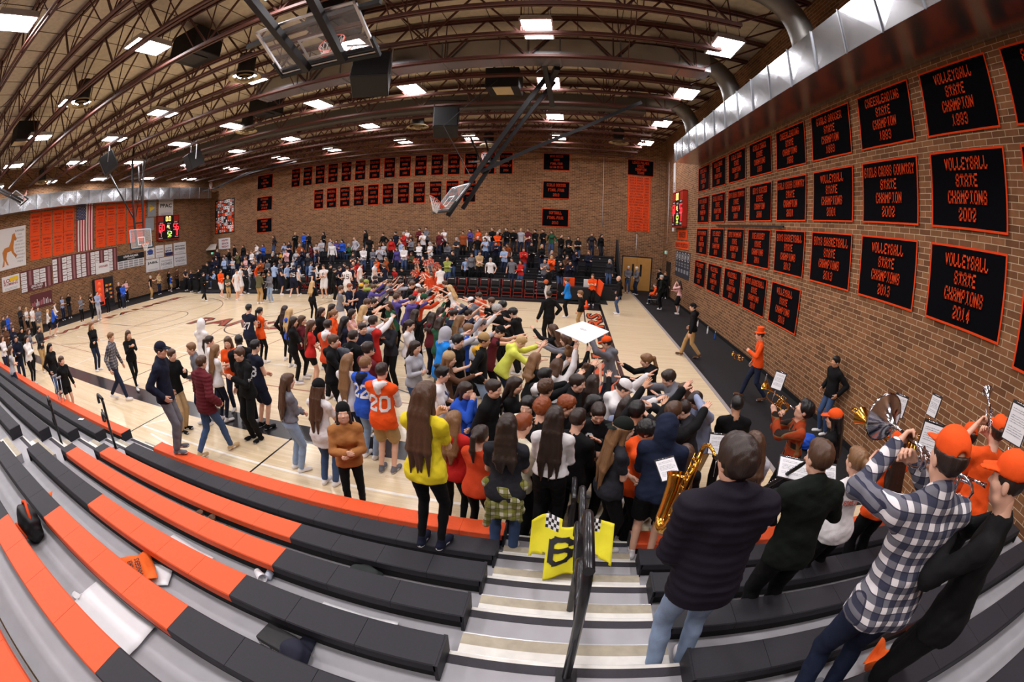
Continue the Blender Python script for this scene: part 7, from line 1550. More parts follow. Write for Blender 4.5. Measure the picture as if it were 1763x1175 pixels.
-80|jersey wh|shorts wh|m short db|1.88 -11.226 21.575 0|farcourt 2|hold hang|person in white jersey, standing, on the far court, third such from the left|
-90|jersey wh|shorts wh|m short rd|1.86 -10.771 22.494 0|farcourt 2|fold hold|person in white jersey, standing, on the far court, fourth such from the left|
80|jersey nv|shorts nv|m short br|1.728 -10.072 22.335 0|farcourt 2|hold hang|person in navy jersey, standing, on the far court, fifth such from the left|
160|tee rd|pants bk|m bald gr|1.76 -12.929 24.019 0|farcourt 2|fold hold|person in red tee, standing, on the far court|
-160|long rd|pants bk|m short db|1.792 -13.091 24.969 0|farcourt 2|hold hang|person in red top, red cap, standing, on the far court|hat='cap',hatc='rd'
-60|jacket bk|pants bk|m short db|1.736 -11.968 19.964 0|farcourt 2|hold hang|person in black jacket, standing, on the far court, second such from the left|
75|shirt cy|pants bk|m short br|1.68 -0.176 18.568 0|right 1|fold fold|person in bright blue shirt standing at the right end of the court|
80|long bk|pants kh|m short lb|1.5 0.359 16.119 0|right 1|hang pocket|short person in black sweater and khaki trousers|
30|jacket bk|pants bk|m short db|1.744 -0.686 13.81 0|right 1|hang pocket|person in black jacket with back turned near the white poster|
85|jacket bk|jeans je|m bald gr|1.776 2.15 20.024 0|right 1|hang pocket|person in black jacket and jeans alone right of the painted letters|
170|jacket gy|jeans je|m short wh|1.72 3.478 27.53 0|right 2|fold fold|person in open grey jacket before the oak doors|
110|jacket gy|jeans jd|m short wh|1.752 3.974 27.119 0|right 2|fold fold|person with orange bundle before the oak doors|
60|jacket dg|pants bk|m short gr|1.784 4.576 22.135 0|right 2|hang pocket|person in dark green jacket, standing, at the right end|
120|jacket bk|pants bk|m short db|1.728 5.517 27.486 0|right 2|fold fold|person in black jacket, standing, at the right end, first such from the left|
150|jacket bk|pants bk|f half lb|1.65 5.62 26.251 0|right 2|hang pocket|person in black jacket, standing, at the right end, second such from the left|
70|long pk|skirt bk|f mid db|1.682 5.271 21.129 0|right 2|face hold|person in pink cardigan and dark patterned skirt by the right wall|
75|hoodie bk|pants kh|m short db|1.736 3.872 13.335 0|right 1|hang pocket|person in black hoodie and khakis walking on the mat edge|hat='capback',hatc='bk',leg='walk',shoe='br'
80|hoodie or|pants nv|m short br|1.45 4.588 23.699 0|right 2|lap lap|child in orange hoodie sitting in a wheelchair|leg='sit'
75|long or|jeans jd|m short br|1.76 4.659 9.729 0|right 0|playlow hang|person in orange top hat and orange shirt striding along the mat|leg='walk',hat='tophat',hatc='or',shoe='br'
95|jacket bk|jeans je|m short bk|1.744 5.72 7.721 0|right 1|pocket pocket|person in black fleece leaning against the right wall|skin='t'
170|tee or|pants bk|m short br|1.6 1.019 22.008 0|right 2|hold hold|person in orange tee holding an orange board beside the table|
100|tee or|pants bk|f pony br|1.61 1.237 28.251 0|right 2|hold hold|person in orange tee, standing, at the right end|
60|shirt bk|pants wh|m short db|1.752 -1.208 22.564 0|right 2|hold hold|person in black polo holding a basketball by the far chairs|
197|jacket nv|pants bk|m short gr|1.784 -27.348 26.13 1.145|stand 2|hold hold|1 3|leg='stand'
181|hoodie lb|pants bk|m buzz db|1.728 -25.168 24.77 0.595|stand 2|hold hold|1 1|leg='stand'
167|hoodie bk|pants bk|m short db|1.76 -25.905 26.81 1.42|stand 2|down down|0 4|leg='stand'
186|hoodie bk|jeans jd|f half br|1.682 -24.842 26.81 1.42|stand 2|down down|1 4|leg='stand'
195|long nv|jeans jd|m short lb|1.736 -23.135 25.45 0.87|stand 2|clap clap|2 2|leg='stand'
177|long pk|pants ch|f long lb|1.658 -22.758 24.77 0.595|stand 2|hold hold|3 1|leg='stand'
169|jacket wh|jeans jd|m short lb|1.8 -22.675 25.45 0.87|stand 2|fold fold|3 2|leg='stand'
162|tee lg|pants bk|f mid lb|1.634 -21.755 24.77 0.595|stand 2|clap clap|4 1|leg='stand'
167|long ol|jeans jd|m buzz db|1.776 -24.254 25.45 0.87|stand 2|clap clap|1 2|leg='stand'
167|tee wh|jeans je|m short br|1.72 -23.307 26.81 1.42|stand 2|fold fold|2 4|leg='stand'
184|hoodie bl|jeans jd|f mid br|1.642 -22.637 26.81 1.42|stand 2|hold hold|3 4|leg='stand'
155|shirt ch|jeans je|f long br|1.674 -22.587 28.17 1.97|stand 2|pocket pocket|0 6|leg='stand'
213|tee ch|pants ch|f long gr|1.618 -20.504 25.45 0.87|stand 2|fold fold|6 2|leg='stand'
210|shirt bk|jeans jd|m short db|1.76 -19.533 24.77 0.595|stand 2|down down|6 1|leg='stand'
198|shirt mu|jeans je|f long lb|1.682 -20.912 27.05 1.18|stand 2|down down|5 4|leg='sit'
202|hoodie pk|pants ch|m short db|1.736 -19.258 25.45 0.87|stand 2|clap clap|7 2|leg='stand'
211|hoodie lg|jeans je|f long lb|1.658 -18.338 25.45 0.87|stand 2|pocket pocket|9 2|leg='stand'
199|tee nv|pants bk|f mid br|1.69 -19.992 26.81 1.42|stand 2|cross cross|6 4|leg='stand'
200|hoodie sk|pants bk|f long db|1.634 -20.452 26.81 1.42|stand 2|clap clap|4 4|leg='stand'
202|hoodie bk|pants bk|m short bl|1.776 -20.387 28.17 1.97|stand 2|clap clap|1 6|leg='stand'
169|hoodie bl|jeans jd|m short br|1.72 -19.546 28.17 1.97|stand 2|fold fold|2 6|leg='stand'
184|hoodie bk|pants ch|f long lb|1.642 -19.086 28.17 1.97|stand 2|hold hold|3 6|leg='stand'
173|long bk|pants ch|f mid db|1.674 -17.727 28.17 1.97|stand 2|cross cross|4 6|leg='stand'
196|tee lg|pants ch|m short bk|1.728 -17.059 26.81 1.42|stand 2|hold hold|7 4|leg='stand'
209|tee lg|jeans je|m short db|1.76 -17.06 26.13 1.145|stand 2|fold fold|5 3|leg='stand'
151|long mr|jeans jd|f half bk|1.682 -17.52 26.13 1.145|stand 2|fold fold|4 3|leg='stand'
204|hoodie nv|jeans je|m buzz br|1.736 -17.843 25.45 0.87|stand 2|clap clap|10 2|leg='stand'
189|jacket ru|jeans je|m short gr|1.768 -18.514 26.13 1.145|stand 2|pocket pocket|3 3|leg='stand'
188|hoodie wh|jeans je|f long br|1.69 -18.798 25.69 0.63|stand 2|cross cross|8 2|leg='sit'
173|shirt nv|jeans je|m buzz db|1.744 -17.619 24.77 0.595|stand 2|clap clap|7 1|leg='stand'
187|shirt ch|jeans je|f long gr|1.666 -16.891 24.77 0.595|stand 2|pocket pocket|8 1|leg='stand'
148|tee nv|pants bk|f long br|1.61 -16.594 25.45 0.87|stand 2|down down|11 2|leg='stand'
174|hoodie lg|pants ch|m buzz br|1.752 -16.247 26.81 1.42|stand 2|fold fold|8 4|leg='stand'
199|shirt wh|pants ch|m short db|1.784 -15.753 26.13 1.145|stand 2|down down|6 3|leg='stand'
193|shirt pu|jeans jd|f mid br|1.618 -15.786 26.81 1.42|stand 2|cross cross|9 4|leg='stand'
198|shirt nv|jeans je|m short bk|1.76 -21.798 25.45 0.87|stand 2|down down|4 2|leg='stand'
146|hoodie nv|jeans je|f mid lb|1.682 -21.164 24.09 0.32|stand 2|fold fold|3 0|leg='stand'
206|jacket ru|pants bk|m short db|1.736 -20.588 24.09 0.32|stand 2|clap clap|4 0|leg='stand'
200|hoodie ol|jeans jd|f half db|1.658 -20.023 24.33 0.08|stand 2|fold fold|5 0|leg='sit'
176|hoodie bk|jeans jd|m short gr|1.8 -19.993 24.77 0.595|stand 2|clap clap|5 1|leg='stand'
211|jacket nv|jeans jd|f long bk|1.634 -28.256 26.37 0.905|stand 2|down down|0 3|leg='sit'
209|jacket nv|pants ch|m short br|1.776 -26.104 24.77 0.595|stand 2|fold fold|0 1|leg='stand'
148|long bk|jeans je|m buzz br|1.72 -26.502 24.09 0.32|stand 2|down down|0 0|leg='stand'
161|long lb|jeans je|m short lb|1.752 -25.958 24.33 0.08|stand 2|clap clap|1 0|leg='sit'
196|tee lg|jeans jd|f mid br|1.674 -24.173 24.77 0.595|stand 2|cross cross|2 1|leg='stand'
210|tee nv|jeans jd|f mid lb|1.618 -22.507 24.09 0.32|stand 2|clap clap|2 0|leg='stand'
170|long gy|pants ch|f half lb|1.65 -18.789 24.09 0.32|stand 2|hold hold|6 0|leg='stand'
202|long gy|jeans jd|f mid br|1.682 -25.769 25.45 0.87|stand 2|down down|0 2|leg='stand'
156|jacket bk|jeans je|m buzz db|1.736 -25.881 26.13 1.145|stand 2|clap clap|2 3|leg='stand'
190|long gy|pants bk|m buzz db|1.768 -21.264 25.69 0.63|stand 2|fold fold|5 2|leg='sit'
166|hoodie gn|jeans je|f long gr|1.69 -15.282 27.73 1.455|stand 2|clap clap|0 5|leg='sit'
174|jacket bl|jeans jd|f long bk|1.634 -15.326 26.81 1.42|stand 2|down down|10 4|leg='stand'
152|jacket bk|pants ch|f mid db|1.666 -14.175 28.17 1.97|stand 2|down down|5 6|leg='stand'
210|shirt wh|jeans je|m short br|1.72 -12.988 25.45 0.87|stand 2|fold fold|12 2|leg='stand'
146|tee gy|pants bk|m short db|1.752 -13.482 26.37 0.905|stand 2|clap clap|7 3|leg='sit'
159|hoodie lg|pants ch|m buzz lb|1.784 -14.311 26.81 1.42|stand 2|pocket pocket|11 4|leg='stand'
197|hoodie gy|jeans je|f half br|1.618 -12.274 25.45 0.87|stand 2|fold fold|13 2|leg='stand'
197|long lg|pants ch|m short bk|1.76 -11.814 25.45 0.87|stand 2|clap clap|14 2|leg='stand'
166|tee lg|pants bk|f half br|1.682 -11.832 26.13 1.145|stand 2|cross cross|8 3|leg='stand'
167|long bk|pants bk|m short db|1.736 -12.481 27.49 1.695|stand 2|pocket pocket|1 5|leg='stand'
166|hoodie rd|pants bk|f half db|1.658 -11.599 26.81 1.42|stand 2|down down|13 4|leg='stand'
158|tee nv|pants bk|m short bk|1.8 -11.572 27.49 1.695|stand 2|pocket pocket|2 5|leg='stand'
154|long rd|jeans jd|m short gr|1.744 -10.971 27.49 1.695|stand 2|clap clap|3 5|leg='stand'
184|tee wh|pants ch|f long lb|1.666 -11.035 28.17 1.97|stand 2|cross cross|6 6|leg='stand'
203|tee mr|pants ch|f long br|1.61 -10.502 27.49 1.695|stand 2|cross cross|4 5|leg='stand'
160|jacket gy|pants bk|f mid bk|1.642 -10.179 26.81 1.42|stand 2|hold hold|14 4|leg='stand'
147|long lb|jeans jd|m buzz bk|1.784 -10.606 26.13 1.145|stand 2|fold fold|9 3|leg='stand'
207|hoodie wh|jeans je|m short lb|1.728 -10.169 25.45 0.87|stand 2|fold fold|16 2|leg='stand'
173|long pu|jeans jd|f half br|1.65 -10.629 25.45 0.87|stand 2|down down|15 2|leg='stand'
172|hoodie ol|pants ch|f long br|1.682 -9.99 26.37 0.905|stand 2|hold hold|10 3|leg='sit'
178|hoodie wh|jeans jd|f half lb|1.626 -9.405 26.13 1.145|stand 2|cross cross|11 3|leg='stand'
175|tee wh|pants bk|m short db|1.768 -9.65 27.49 1.695|stand 2|clap clap|5 5|leg='stand'
193|shirt gy|pants bk|m short db|1.8 -9.656 28.17 1.97|stand 2|cross cross|8 6|leg='stand'
178|jacket mr|jeans jd|m short bk|1.744 -10.119 28.17 1.97|stand 2|hold hold|7 6|leg='stand'
154|tee wh|pants ch|f half gr|1.666 -8.684 26.13 1.145|stand 2|fold fold|12 3|leg='stand'
148|hoodie bk|jeans jd|m short db|1.72 -8.968 27.73 1.455|stand 2|cross cross|6 5|leg='sit',hat='cap',hatc='or'
161|long mr|jeans jd|m buzz lb|1.752 -8.508 27.49 1.695|stand 2|pocket pocket|7 5|leg='stand'
169|tee wh|pants bk|f half lb|1.674 -8.402 28.17 1.97|stand 2|clap clap|9 6|leg='stand'
167|hoodie gy|pants ch|m short db|1.728 -8.002 27.73 1.455|stand 2|hold hold|8 5|leg='sit'
166|tee ch|pants ch|f long gr|1.65 -7.166 26.81 1.42|stand 2|hold hold|15 4|leg='stand'
180|tee ru|pants bk|m short db|1.792 -6.946 27.49 1.695|stand 2|down down|9 5|leg='stand'
202|hoodie bk|pants bk|m buzz br|1.736 -8.467 24.09 0.32|stand 2|fold fold|11 0|leg='stand'
174|shirt gy|pants ch|m short gr|1.768 -8.007 24.09 0.32|stand 2|hold hold|12 0|leg='stand',hat='cap',hatc='tn'
149|jacket ru|pants ch|f mid lb|1.69 -10.768 24.09 0.32|stand 2|clap clap|8 0|leg='stand'
164|shirt or|jeans jd|f long br|1.634 -11.352 24.09 0.32|stand 2|fold fold|7 0|leg='stand'
207|tee ch|jeans je|f mid br|1.666 -13.378 24.77 0.595|stand 2|clap clap|9 1|leg='stand',hat='cap',hatc='rd'
153|long rd|jeans je|m short lb|1.72 -10.297 24.33 0.08|stand 2|down down|9 0|leg='sit'
179|tee bk|pants bk|m short bk|1.752 -9.817 24.33 0.08|stand 2|fold fold|10 0|leg='sit'
188|tee bk|pants bk|m short bl|1.784 -13.181 26.81 1.42|stand 2|down down|12 4|leg='stand'
158|long bk|jeans je|m buzz br|1.728 -6.833 24.77 0.595|stand 2|fold fold|10 1|leg='stand'
157|jacket pu|pants ch|f long br|1.65 -6.648 28.17 1.97|stand 2|hold hold|10 6|leg='stand'
159|shirt or|pants ch|f long br|1.682 -6.1 28.17 1.97|stand 2|fold fold|11 6|leg='stand'
200|shirt wh|jeans je|m buzz db|1.736 -5.444 27.49 1.695|stand 2|clap clap|10 5|leg='stand'
167|shirt bk|jeans je|m buzz db|1.768 -5.188 28.17 1.97|stand 2|hold hold|12 6|leg='stand'
201|long or|jeans je|m buzz gr|1.8 -4.743 27.49 1.695|stand 2|cross cross|11 5|leg='stand',hat='cap',hatc='wh'
195|jacket bk|jeans jd|f long gr|1.634 -4.729 28.17 1.97|stand 2|clap clap|13 6|leg='stand'
155|hoodie bk|jeans jd|m buzz db|1.776 -4.27 28.17 1.97|stand 2|cross cross|14 6|leg='stand'
178|shirt bk|pants ch|m short db|1.72 -3.812 28.17 1.97|stand 2|hold hold|15 6|leg='stand'
173|hoodie lg|jeans jd|m short bl|1.752 -3.353 28.17 1.97|stand 2|pocket pocket|16 6|leg='stand'
172|tee mr|jeans jd|m short br|1.784 -2.894 28.17 1.97|stand 2|fold fold|17 6|leg='stand'
150|long bk|pants bk|m short db|1.728 -2.434 28.17 1.97|stand 2|fold fold|18 6|leg='stand'
206|long bk|jeans je|m buzz gr|1.76 -5.85 26.81 1.42|stand 2|pocket pocket|16 4|leg='stand'
169|tee lb|jeans jd|f long db|1.682 -5.375 26.81 1.42|stand 2|clap clap|17 4|leg='stand'
197|shirt nv|pants bk|m short br|1.736 -4.588 26.13 1.145|stand 2|clap clap|13 3|leg='stand'
148|tee ru|jeans je|m short br|1.768 -4.098 27.73 1.455|stand 2|down down|12 5|leg='sit'
177|tee lb|pants bk|m short db|1.8 -6.249 25.69 0.63|stand 2|pocket pocket|17 2|leg='sit'
204|jacket gy|pants bk|f long db|1.634 -5.744 24.77 0.595|stand 2|down down|11 1|leg='stand'
205|tee tn|pants bk|m short db|1.776 -5.284 24.77 0.595|stand 2|fold fold|12 1|leg='stand'
179|tee wh|pants bk|m short gr|1.72 -4.505 24.09 0.32|stand 2|pocket pocket|14 0|leg='stand'
158|tee lb|jeans jd|m short lb|1.752 -3.965 25.45 0.87|stand 2|hold hold|18 2|leg='stand'
167|tee gy|jeans jd|m short db|1.784 -3.313 24.09 0.32|stand 2|pocket pocket|15 0|leg='stand'
187|jacket rd|jeans je|m short br|1.728 -2.845 25.45 0.87|stand 2|clap clap|19 2|leg='stand'
157|hoodie rd|jeans je|f half db|1.65 -2.827 24.09 0.32|stand 2|cross cross|16 0|leg='stand'
190|shirt bk|pants bk|m short bk|1.792 -2.468 26.13 1.145|stand 2|fold fold|14 3|leg='stand',hat='cap',hatc='or'
191|shirt lm|jeans je|m buzz bk|1.736 -6.975 24.09 0.32|stand 2|cross cross|13 0|leg='stand'
148|shirt bk|jeans jd|m short br|1.768 -1.938 28.17 1.97|stand 2|cross cross|19 6|leg='stand'
164|shirt gn|jeans je|f long br|1.69 -1.399 28.17 1.97|stand 2|pocket pocket|20 6|leg='stand'
214|long bk|pants ch|m buzz br|1.744 -0.794 27.49 1.695|stand 2|fold fold|13 5|leg='stand'
169|hoodie bk|jeans je|f mid br|1.666 -0.3 27.49 1.695|stand 2|fold fold|14 5|leg='stand'
192|jacket tn|jeans jd|f long lb|1.61 -0.246 28.41 1.73|stand 2|hold hold|21 6|leg='sit'
185|tee bk|jeans je|f mid db|1.642 0.255 27.49 1.695|stand 2|hold hold|15 5|leg='stand'
174|hoodie ch|jeans jd|f long lb|1.674 1.132 28.17 1.97|stand 2|pocket pocket|22 6|leg='stand'
212|shirt bk|pants ch|f mid db|1.618 1.723 28.17 1.97|stand 2|down down|23 6|leg='stand'
205|jacket bk|jeans jd|f half bl|1.65 -1.864 26.13 1.145|stand 2|fold fold|15 3|leg='stand'
184|long bk|jeans jd|m short br|1.792 -0.299 26.13 1.145|stand 2|pocket pocket|16 3|leg='stand'
198|tee br|jeans je|f long gr|1.626 -1.231 25.45 0.87|stand 2|hold hold|20 2|leg='stand'
176|jacket or|pants ch|f half bl|1.658 -1.194 24.77 0.595|stand 2|clap clap|13 1|leg='stand'
205|hoodie nv|pants ch|f long bk|1.69 0.136 25.45 0.87|stand 2|clap clap|21 2|leg='stand'
159|hoodie nv|pants bk|m short lb|1.744 0.897 25.45 0.87|stand 2|cross cross|22 2|leg='stand'
202|hoodie bk|jeans je|f half db|1.666 -0.682 24.09 0.32|stand 2|clap clap|18 0|leg='stand'
205|long br|pants ch|m short br|1.72 -0.356 24.77 0.595|stand 2|clap clap|14 1|leg='stand'
193|jacket nv|jeans jd|m short bk|1.752 -0.158 24.09 0.32|stand 2|clap clap|19 0|leg='stand'
186|tee gy|jeans jd|m buzz bk|1.784 -1.525 24.09 0.32|stand 2|clap clap|17 0|leg='stand'
155|hoodie ch|jeans je|f mid gr|1.618 2.058 24.77 0.595|stand 2|down down|15 1|leg='stand'
0|puffer db|jeans jl|m mop db|1.74 0.822 1.65 1.091|band 0||person in dark purple puffer jacket playing a saxophone|hy=10,key='sax',arms=(((-0.25,0.42,-0.38),(0.5,-0.3,-1),'grip'),((-0.45,0.38,-0.6),(0.5,-0.4,-1),'grip'))
-4|jacket dg|pants bk|m short br|1.74 1.647 2.102 0.843|band 0|playlow playlow|person in dark green jacket playing a clarinet|hy=8,key='clar'
6|tee wh|pants bk|f braid lb|1.64 2.494 2.631 0.594|band 0|fold fold|person in white tee and black choker with printed back|key='choker'
46|jacket bk|pants bk|f longer bk|1.66 3.234 4.076 0.346|band 0|fold fold|person in black jacket and orange cap turned to the left|hat='cap',hatc='or'
72|shirt PLAIDO|pants bk|m mop bk|1.72 2.764 4.228 0.346|band 0||person in orange and brown plaid shirt aiming a trumpet upward|hp=-28,key='trumpet1',arms=(((-0.3,0.62,0.3),(0.8,0,-1),'grip'),((-0.3,0.5,0.24),(0.8,0,-1),'grip'))
0|tee lg|pants bk|f mid br|1.634 1.86 3.514 0.346|band 0|hold hold|person in light grey tee holding music in front of the saxophone|
-10|long bk|pants bk|f long br|1.58 1.325 4.016 0|band 0|hold hold|person in black holding a tilted white music sheet|key='sheet'
-18|shirt PLAIDB|jeans jd|m short db|1.8 1.569 1.026 1.339|band 0||person in blue and white plaid shirt and orange cap playing a horn|hat='cap',hatc='or',hp=-2,key='horn',shoe='gy',arms=(((-0.1,0.6,0.26),(0.9,0,-0.8),'grip'),((-0.35,0.52,0.15),(0.9,0,-0.8),'grip'))
-8|tee or|pants bk|f longer db|1.66 3.227 2.853 0.594|band 0|play play|person in orange tee and orange cap playing a trombone by the wall|hat='cap',hatc='or',key='bone1'
20|long bk|pants bk|m buzz db|1.76 1.937 0.794 1.339|band 0|play play|person all in black with an orange cap at the right edge|hat='cap',hatc='or',key='bone2'
-30|tee or|pants bk|m short db|1.7 3.749 2.304 0.843|band 0|play play|person in orange tee and cap half hidden behind the big orange cap|hat='cap',hatc='or'
-38|tee or|pants bk|m short db|1.72 3.486 1.828 1.091|band 0||person in orange tee raising a silver trumpet at the right edge|hat='cap',hatc='or',hp=-8,key='trumpet2',arms=(((-0.1,0.62,0.3),(0.9,0,-0.8),'grip'),((-0.3,0.5,0.2),(0.9,0,-0.8),'grip'))
"""
CNAME = {'bk':'black','ch':'charcoal','gy':'grey','lg':'light grey','wh':'white','or':'orange','rd':'red','do':'dark orange','nv':'navy','bl':'blue','lb':'light blue','cy':'bright blue','ye':'yellow','li':'lime','gn':'green','ol':'olive','kh':'khaki','tn':'tan','br':'brown','mr':'maroon','pu':'purple','pk':'pink','jd':'dark slate','ru':'rust','sk':'periwinkle','lm':'pale green','cr':'cream','mu':'mustard','db':'dark purple','dg':'dark green','fz':'fuzzy tan'}
TNAME = {'tee':'tee','long':'top','hoodie':'hoodie','jacket':'jacket','puffer':'puffer jacket','jersey':'jersey','tank':'tank top','shirt':'shirt','crop':'sweatshirt','vest':'vest','jerseyover':'jersey'}
CLOTHM = {'PLAIDB': plaid_mat('plaid_blue_white', rgb(226, 222, 224), rgb(34, 40, 66), rgb(40, 40, 60), 15), 'PLAIDO': plaid_mat('plaid_orange_brown', rgb(44, 34, 28), rgb(170, 66, 30), rgb(120, 110, 70), 6), 'PLAIDG': plaid_mat('plaid_grey', rgb(130, 126, 132), rgb(60, 58, 66), rgb(180, 176, 180), 14), 'PLAIDY': plaid_mat('plaid_yellow', rgb(206, 200, 176), rgb(120, 120, 40), rgb(40, 44, 24), 12)}
_cm = cloth_mat
def cloth_mat(c, kind='cloth'):
    return CLOTHM[c] if isinstance(c, str) and c in CLOTHM else _cm(c, kind)
GRP = {'m': 'students in the huddle on the court', 'cheer': 'students in the huddle on the court', 'left': 'people at the left edge', 'leftwall': 'people along the left wall', 'farcourt': 'players and staff on the far court', 'stand': 'spectators in the far stand', 'band': 'band players', 'right': 'people at the right end'}
KEY = {}; CHEER = []
for i, ln in enumerate(PEOPLE.strip().split('\n')):
    face, top, bot, hair, hp_, gl, arms, lab, ex = ln.split('|')
    sp = dict(eval('dict(' + ex + ')')); sp['seed'] = i + 1; sp['top'] = tuple(top.split()); sp['bot'] = tuple(bot.split())
    f_, sp['hair'], sp['hc'] = hair.split(); sp['fem'] = f_ == 'f'; hh = [float(v) for v in hp_.split()]; sp['h'] = hh[0]
    g_, lod = gl.split(); sp['lod'] = int(lod)
    if arms: sp['arms'] = tuple(arms.split())
    key = sp.pop('key', None)
    if g_ == 'stand':
        a_, r_ = [int(v) for v in lab.split()]; lab = f"spectator in {CNAME.get(sp['top'][1], 'grey')} {TNAME[sp['top'][0]]}, {ORD[a_] if a_ < 20 else str(a_ + 1) + 'th'} from the left in far stand row {ORD[r_]}"
    o = person(sp); tag(o, lab, 'person', GRP[g_])
    if key == '22': decal(o, 'jersey', '22', 1.22, .22, 'back', squeeze=.3)
    if key == '20': decal(o, 'jersey', '20', 1.2, .24, 'back', squeeze=.34)
    if key == '27': decal(o, 'jersey', '27', 1.22, .2, 'back', squeeze=.28)
    if key == '38': decal(o, 'jersey', '38', 1.2, .2, 'back', squeeze=.28)
    if key == 'o20': decal(o, 'jersey', '20', 1.15, .18, 'back', squeeze=.26, mat_=M_SBK)
    if key == 'C': decal(o, 'shirt', 'C', 1.32, .12, 'front', x=.08, squeeze=.1)
    if key == 'ten': decal(o, 'shirt', '10', 1.22, .2, 'front', squeeze=.26, mat_=M_NAVY)
    if key == 'track': decal(o, 'hoodie', 'POWER', 1.25, .05, 'left', squeeze=.3)
    if key == 'choker': decal(o, 'shirt', 'RANGER BAND', 1.3, .05, 'back', squeeze=.22, mat_=M_RED); decal(o, 'shirt', 'STATE TOUR', 1.2, .05, 'back', squeeze=.2, mat_=M_ORD)
    if g_ == 'farcourt' and key in ('25', '15', '1'):
        tgt = o; mb = MB(); sg = 1 if key == '1' else -1; me = o.data
        bv = BVHTree.FromPolygons([v.co.copy() for v in me.vertices], [tuple(p.vertices) for p in me.polygons]); block_text(mb, key, (0, 0, 1.32), (-sg, 0, 0) if sg > 0 else (1, 0, 0), (0, 0, 1), .24, .3); V = []
        for p in mb.v:
            hit = bv.ray_cast(Vector((p[0], sg, p[2])), Vector((0, -sg, 0))); V.append(tuple((hit[0] if hit[0] else Vector((p[0], sg * .15, p[2]))) + Vector((0, sg * .008, 0))))
        mb.v = V; mb.build('lettering', M_PW if key == '25' else M_INK, o)
    place(o, hh[1], hh[2], hh[3], float(face))
    if key: KEY[key] = (o, sp)
    if g_ == 'cheer': CHEER.append((o, sp))
# ---------------------------------------------------------------- hand rails
M_RAIL = mat('rail_black_paint', rgb(30, 28, 32), .32, .2, coat=.3)
def rail(P, d, label, h=.93, L=.62, r=.026):
    root = empty('handrail', P); tag(root, label, 'handrail', 'aisle handrails'); d = Vector(d)
    MB().box((-.06, -.06, 0), (.06, .06, .012)).build('base_plate', M_RAIL, root)
    MB().tube([(0, 0, 0), (0, 0, h - .1)] + [tuple(Vector((0, 0, h - .1)) + d * (.1 * (1 - math.cos(t))) + Vector((0, 0, .1 * math.sin(t)))) for t in np.linspace(.3, 1.57, 4)], r, 10).build('post', M_RAIL, root)
    for z, nm in ((h, 'top_bar'), (h * .62, 'lower_bar')):
        pts = [Vector((0, 0, z)) + d * .0, Vector((0, 0, z)) + d * (L - .09)] + [Vector((0, 0, z - .09)) + d * (L - .09) + d * (.09 * math.sin(t)) + Vector((0, 0, .09 * math.cos(t))) for t in np.linspace(.4, 1.57, 4)] + [Vector((0, 0, z - .17)) + d * L]
        MB().tube([tuple(p) for p in pts], r * 1.1, 10).build(nm, M_RAIL, root)
    return root
rail((.19, 2.31, dz(2) + .002), (0, 1, 0), 'black handrail in the middle of the near stairs behind the yellow jersey')
rail((.17, 1.42, dz(4) + .002), (0, 1, 0), 'black handrail nearest the camera at the bottom of the view', L=.5)
rail((.16, 3.42, dz(0) + .002), (0, 1, 0), 'black handrail at the foot of the near stairs in the crowd', L=.45)
rail((-6.9, 3.2, dz(1) + .002), (-1, .25, 0), 'black hooked handrail in the far left aisle beside the orange bench', L=.42, h=.86)
rail((-7.2, 2.2, dz(2) + .002), (-1, .25, 0), 'black hooked handrail farthest left in the left aisle', L=.42, h=.86)
# ---------------------------------------------------------------- yellow football jersey slung over the rail
def drape(name, label, cat, fn, out, nu, nv, m, group=None, mid=None, parent=None):
    mb = MB(); mb.v = [tuple(fn(i / nu, j / nv)) for j in range(nv + 1) for i in range(nu + 1)]; W_ = nu + 1
    for j in range(nv):
        for i in range(nu):
            u, v = (i + .5) / nu, (j + .5) / nv
            if out(u, v): mb.f.append((j * W_ + i, j * W_ + i + 1, j * W_ + W_ + i + 1, j * W_ + W_ + i)); mb.m.append(mid(u, v) if mid else 0); mb.sm.append(True)
    o = mb.build(name, m, parent); md = o.modifiers.new('thickness', 'SOLIDIFY'); md.thickness = .012; md.offset = 0
    if label: tag(o, label, cat, group)
    return o
M_JY = mat('jersey_yellow', rgb(232, 220, 40), .7, var=.1, bump=.2)
def jf(u, v):
    x = -.2 + .74 * u; y = 3.22 - .34 * v + .04 * math.sin(u * 9 + v * 3) - .1 * (u - .5) ** 2; z = 1.22 - .44 * v ** .85 + .018 * math.sin(u * 13 + 2 * v) - .24 * max(0, abs(u - .5) - .3)
    return (x, y, z)
jz = drape('jersey', 'yellow football jersey number 6 draped over the stair handrail', 'jersey', jf, lambda u, v: (abs(u - .5) < .31 or v < .62 - .3 * (.5 - abs(u - .5))) and not (v < .08 and abs(u - .5) < .12), 30, 22, [M_JY, M_SBK, M_PW], mid=lambda u, v: (1 + int((u * 30 + v * 22) % 2 < .9)) if v < .2 and .16 < abs(u - .5) < .34 else 0)
mb = MB(); n0 = 0
block_text(mb, '6', (.38, .5, 0), (1, 0, 0), (0, -1, 0), .5, .3, thick=1.15)
mb2 = MB()
for f in mb.f:
    q = [Vector(mb.v[i]) for i in f]
    for a in range(4):
        for b in range(4):
            at_ = lambda a_, b_: q[0].lerp(q[1], a_).lerp(q[3].lerp(q[2], a_), b_)
            mb2.quad([tuple(Vector(jf(p.x, p.y)) + Vector((0, -.009, .009))) for p in (at_(a / 4, b / 4), at_((a + 1) / 4, b / 4), at_((a + 1) / 4, (b + 1) / 4), at_(a / 4, (b + 1) / 4))])
mb2.build('lettering', M_SBK, jz)
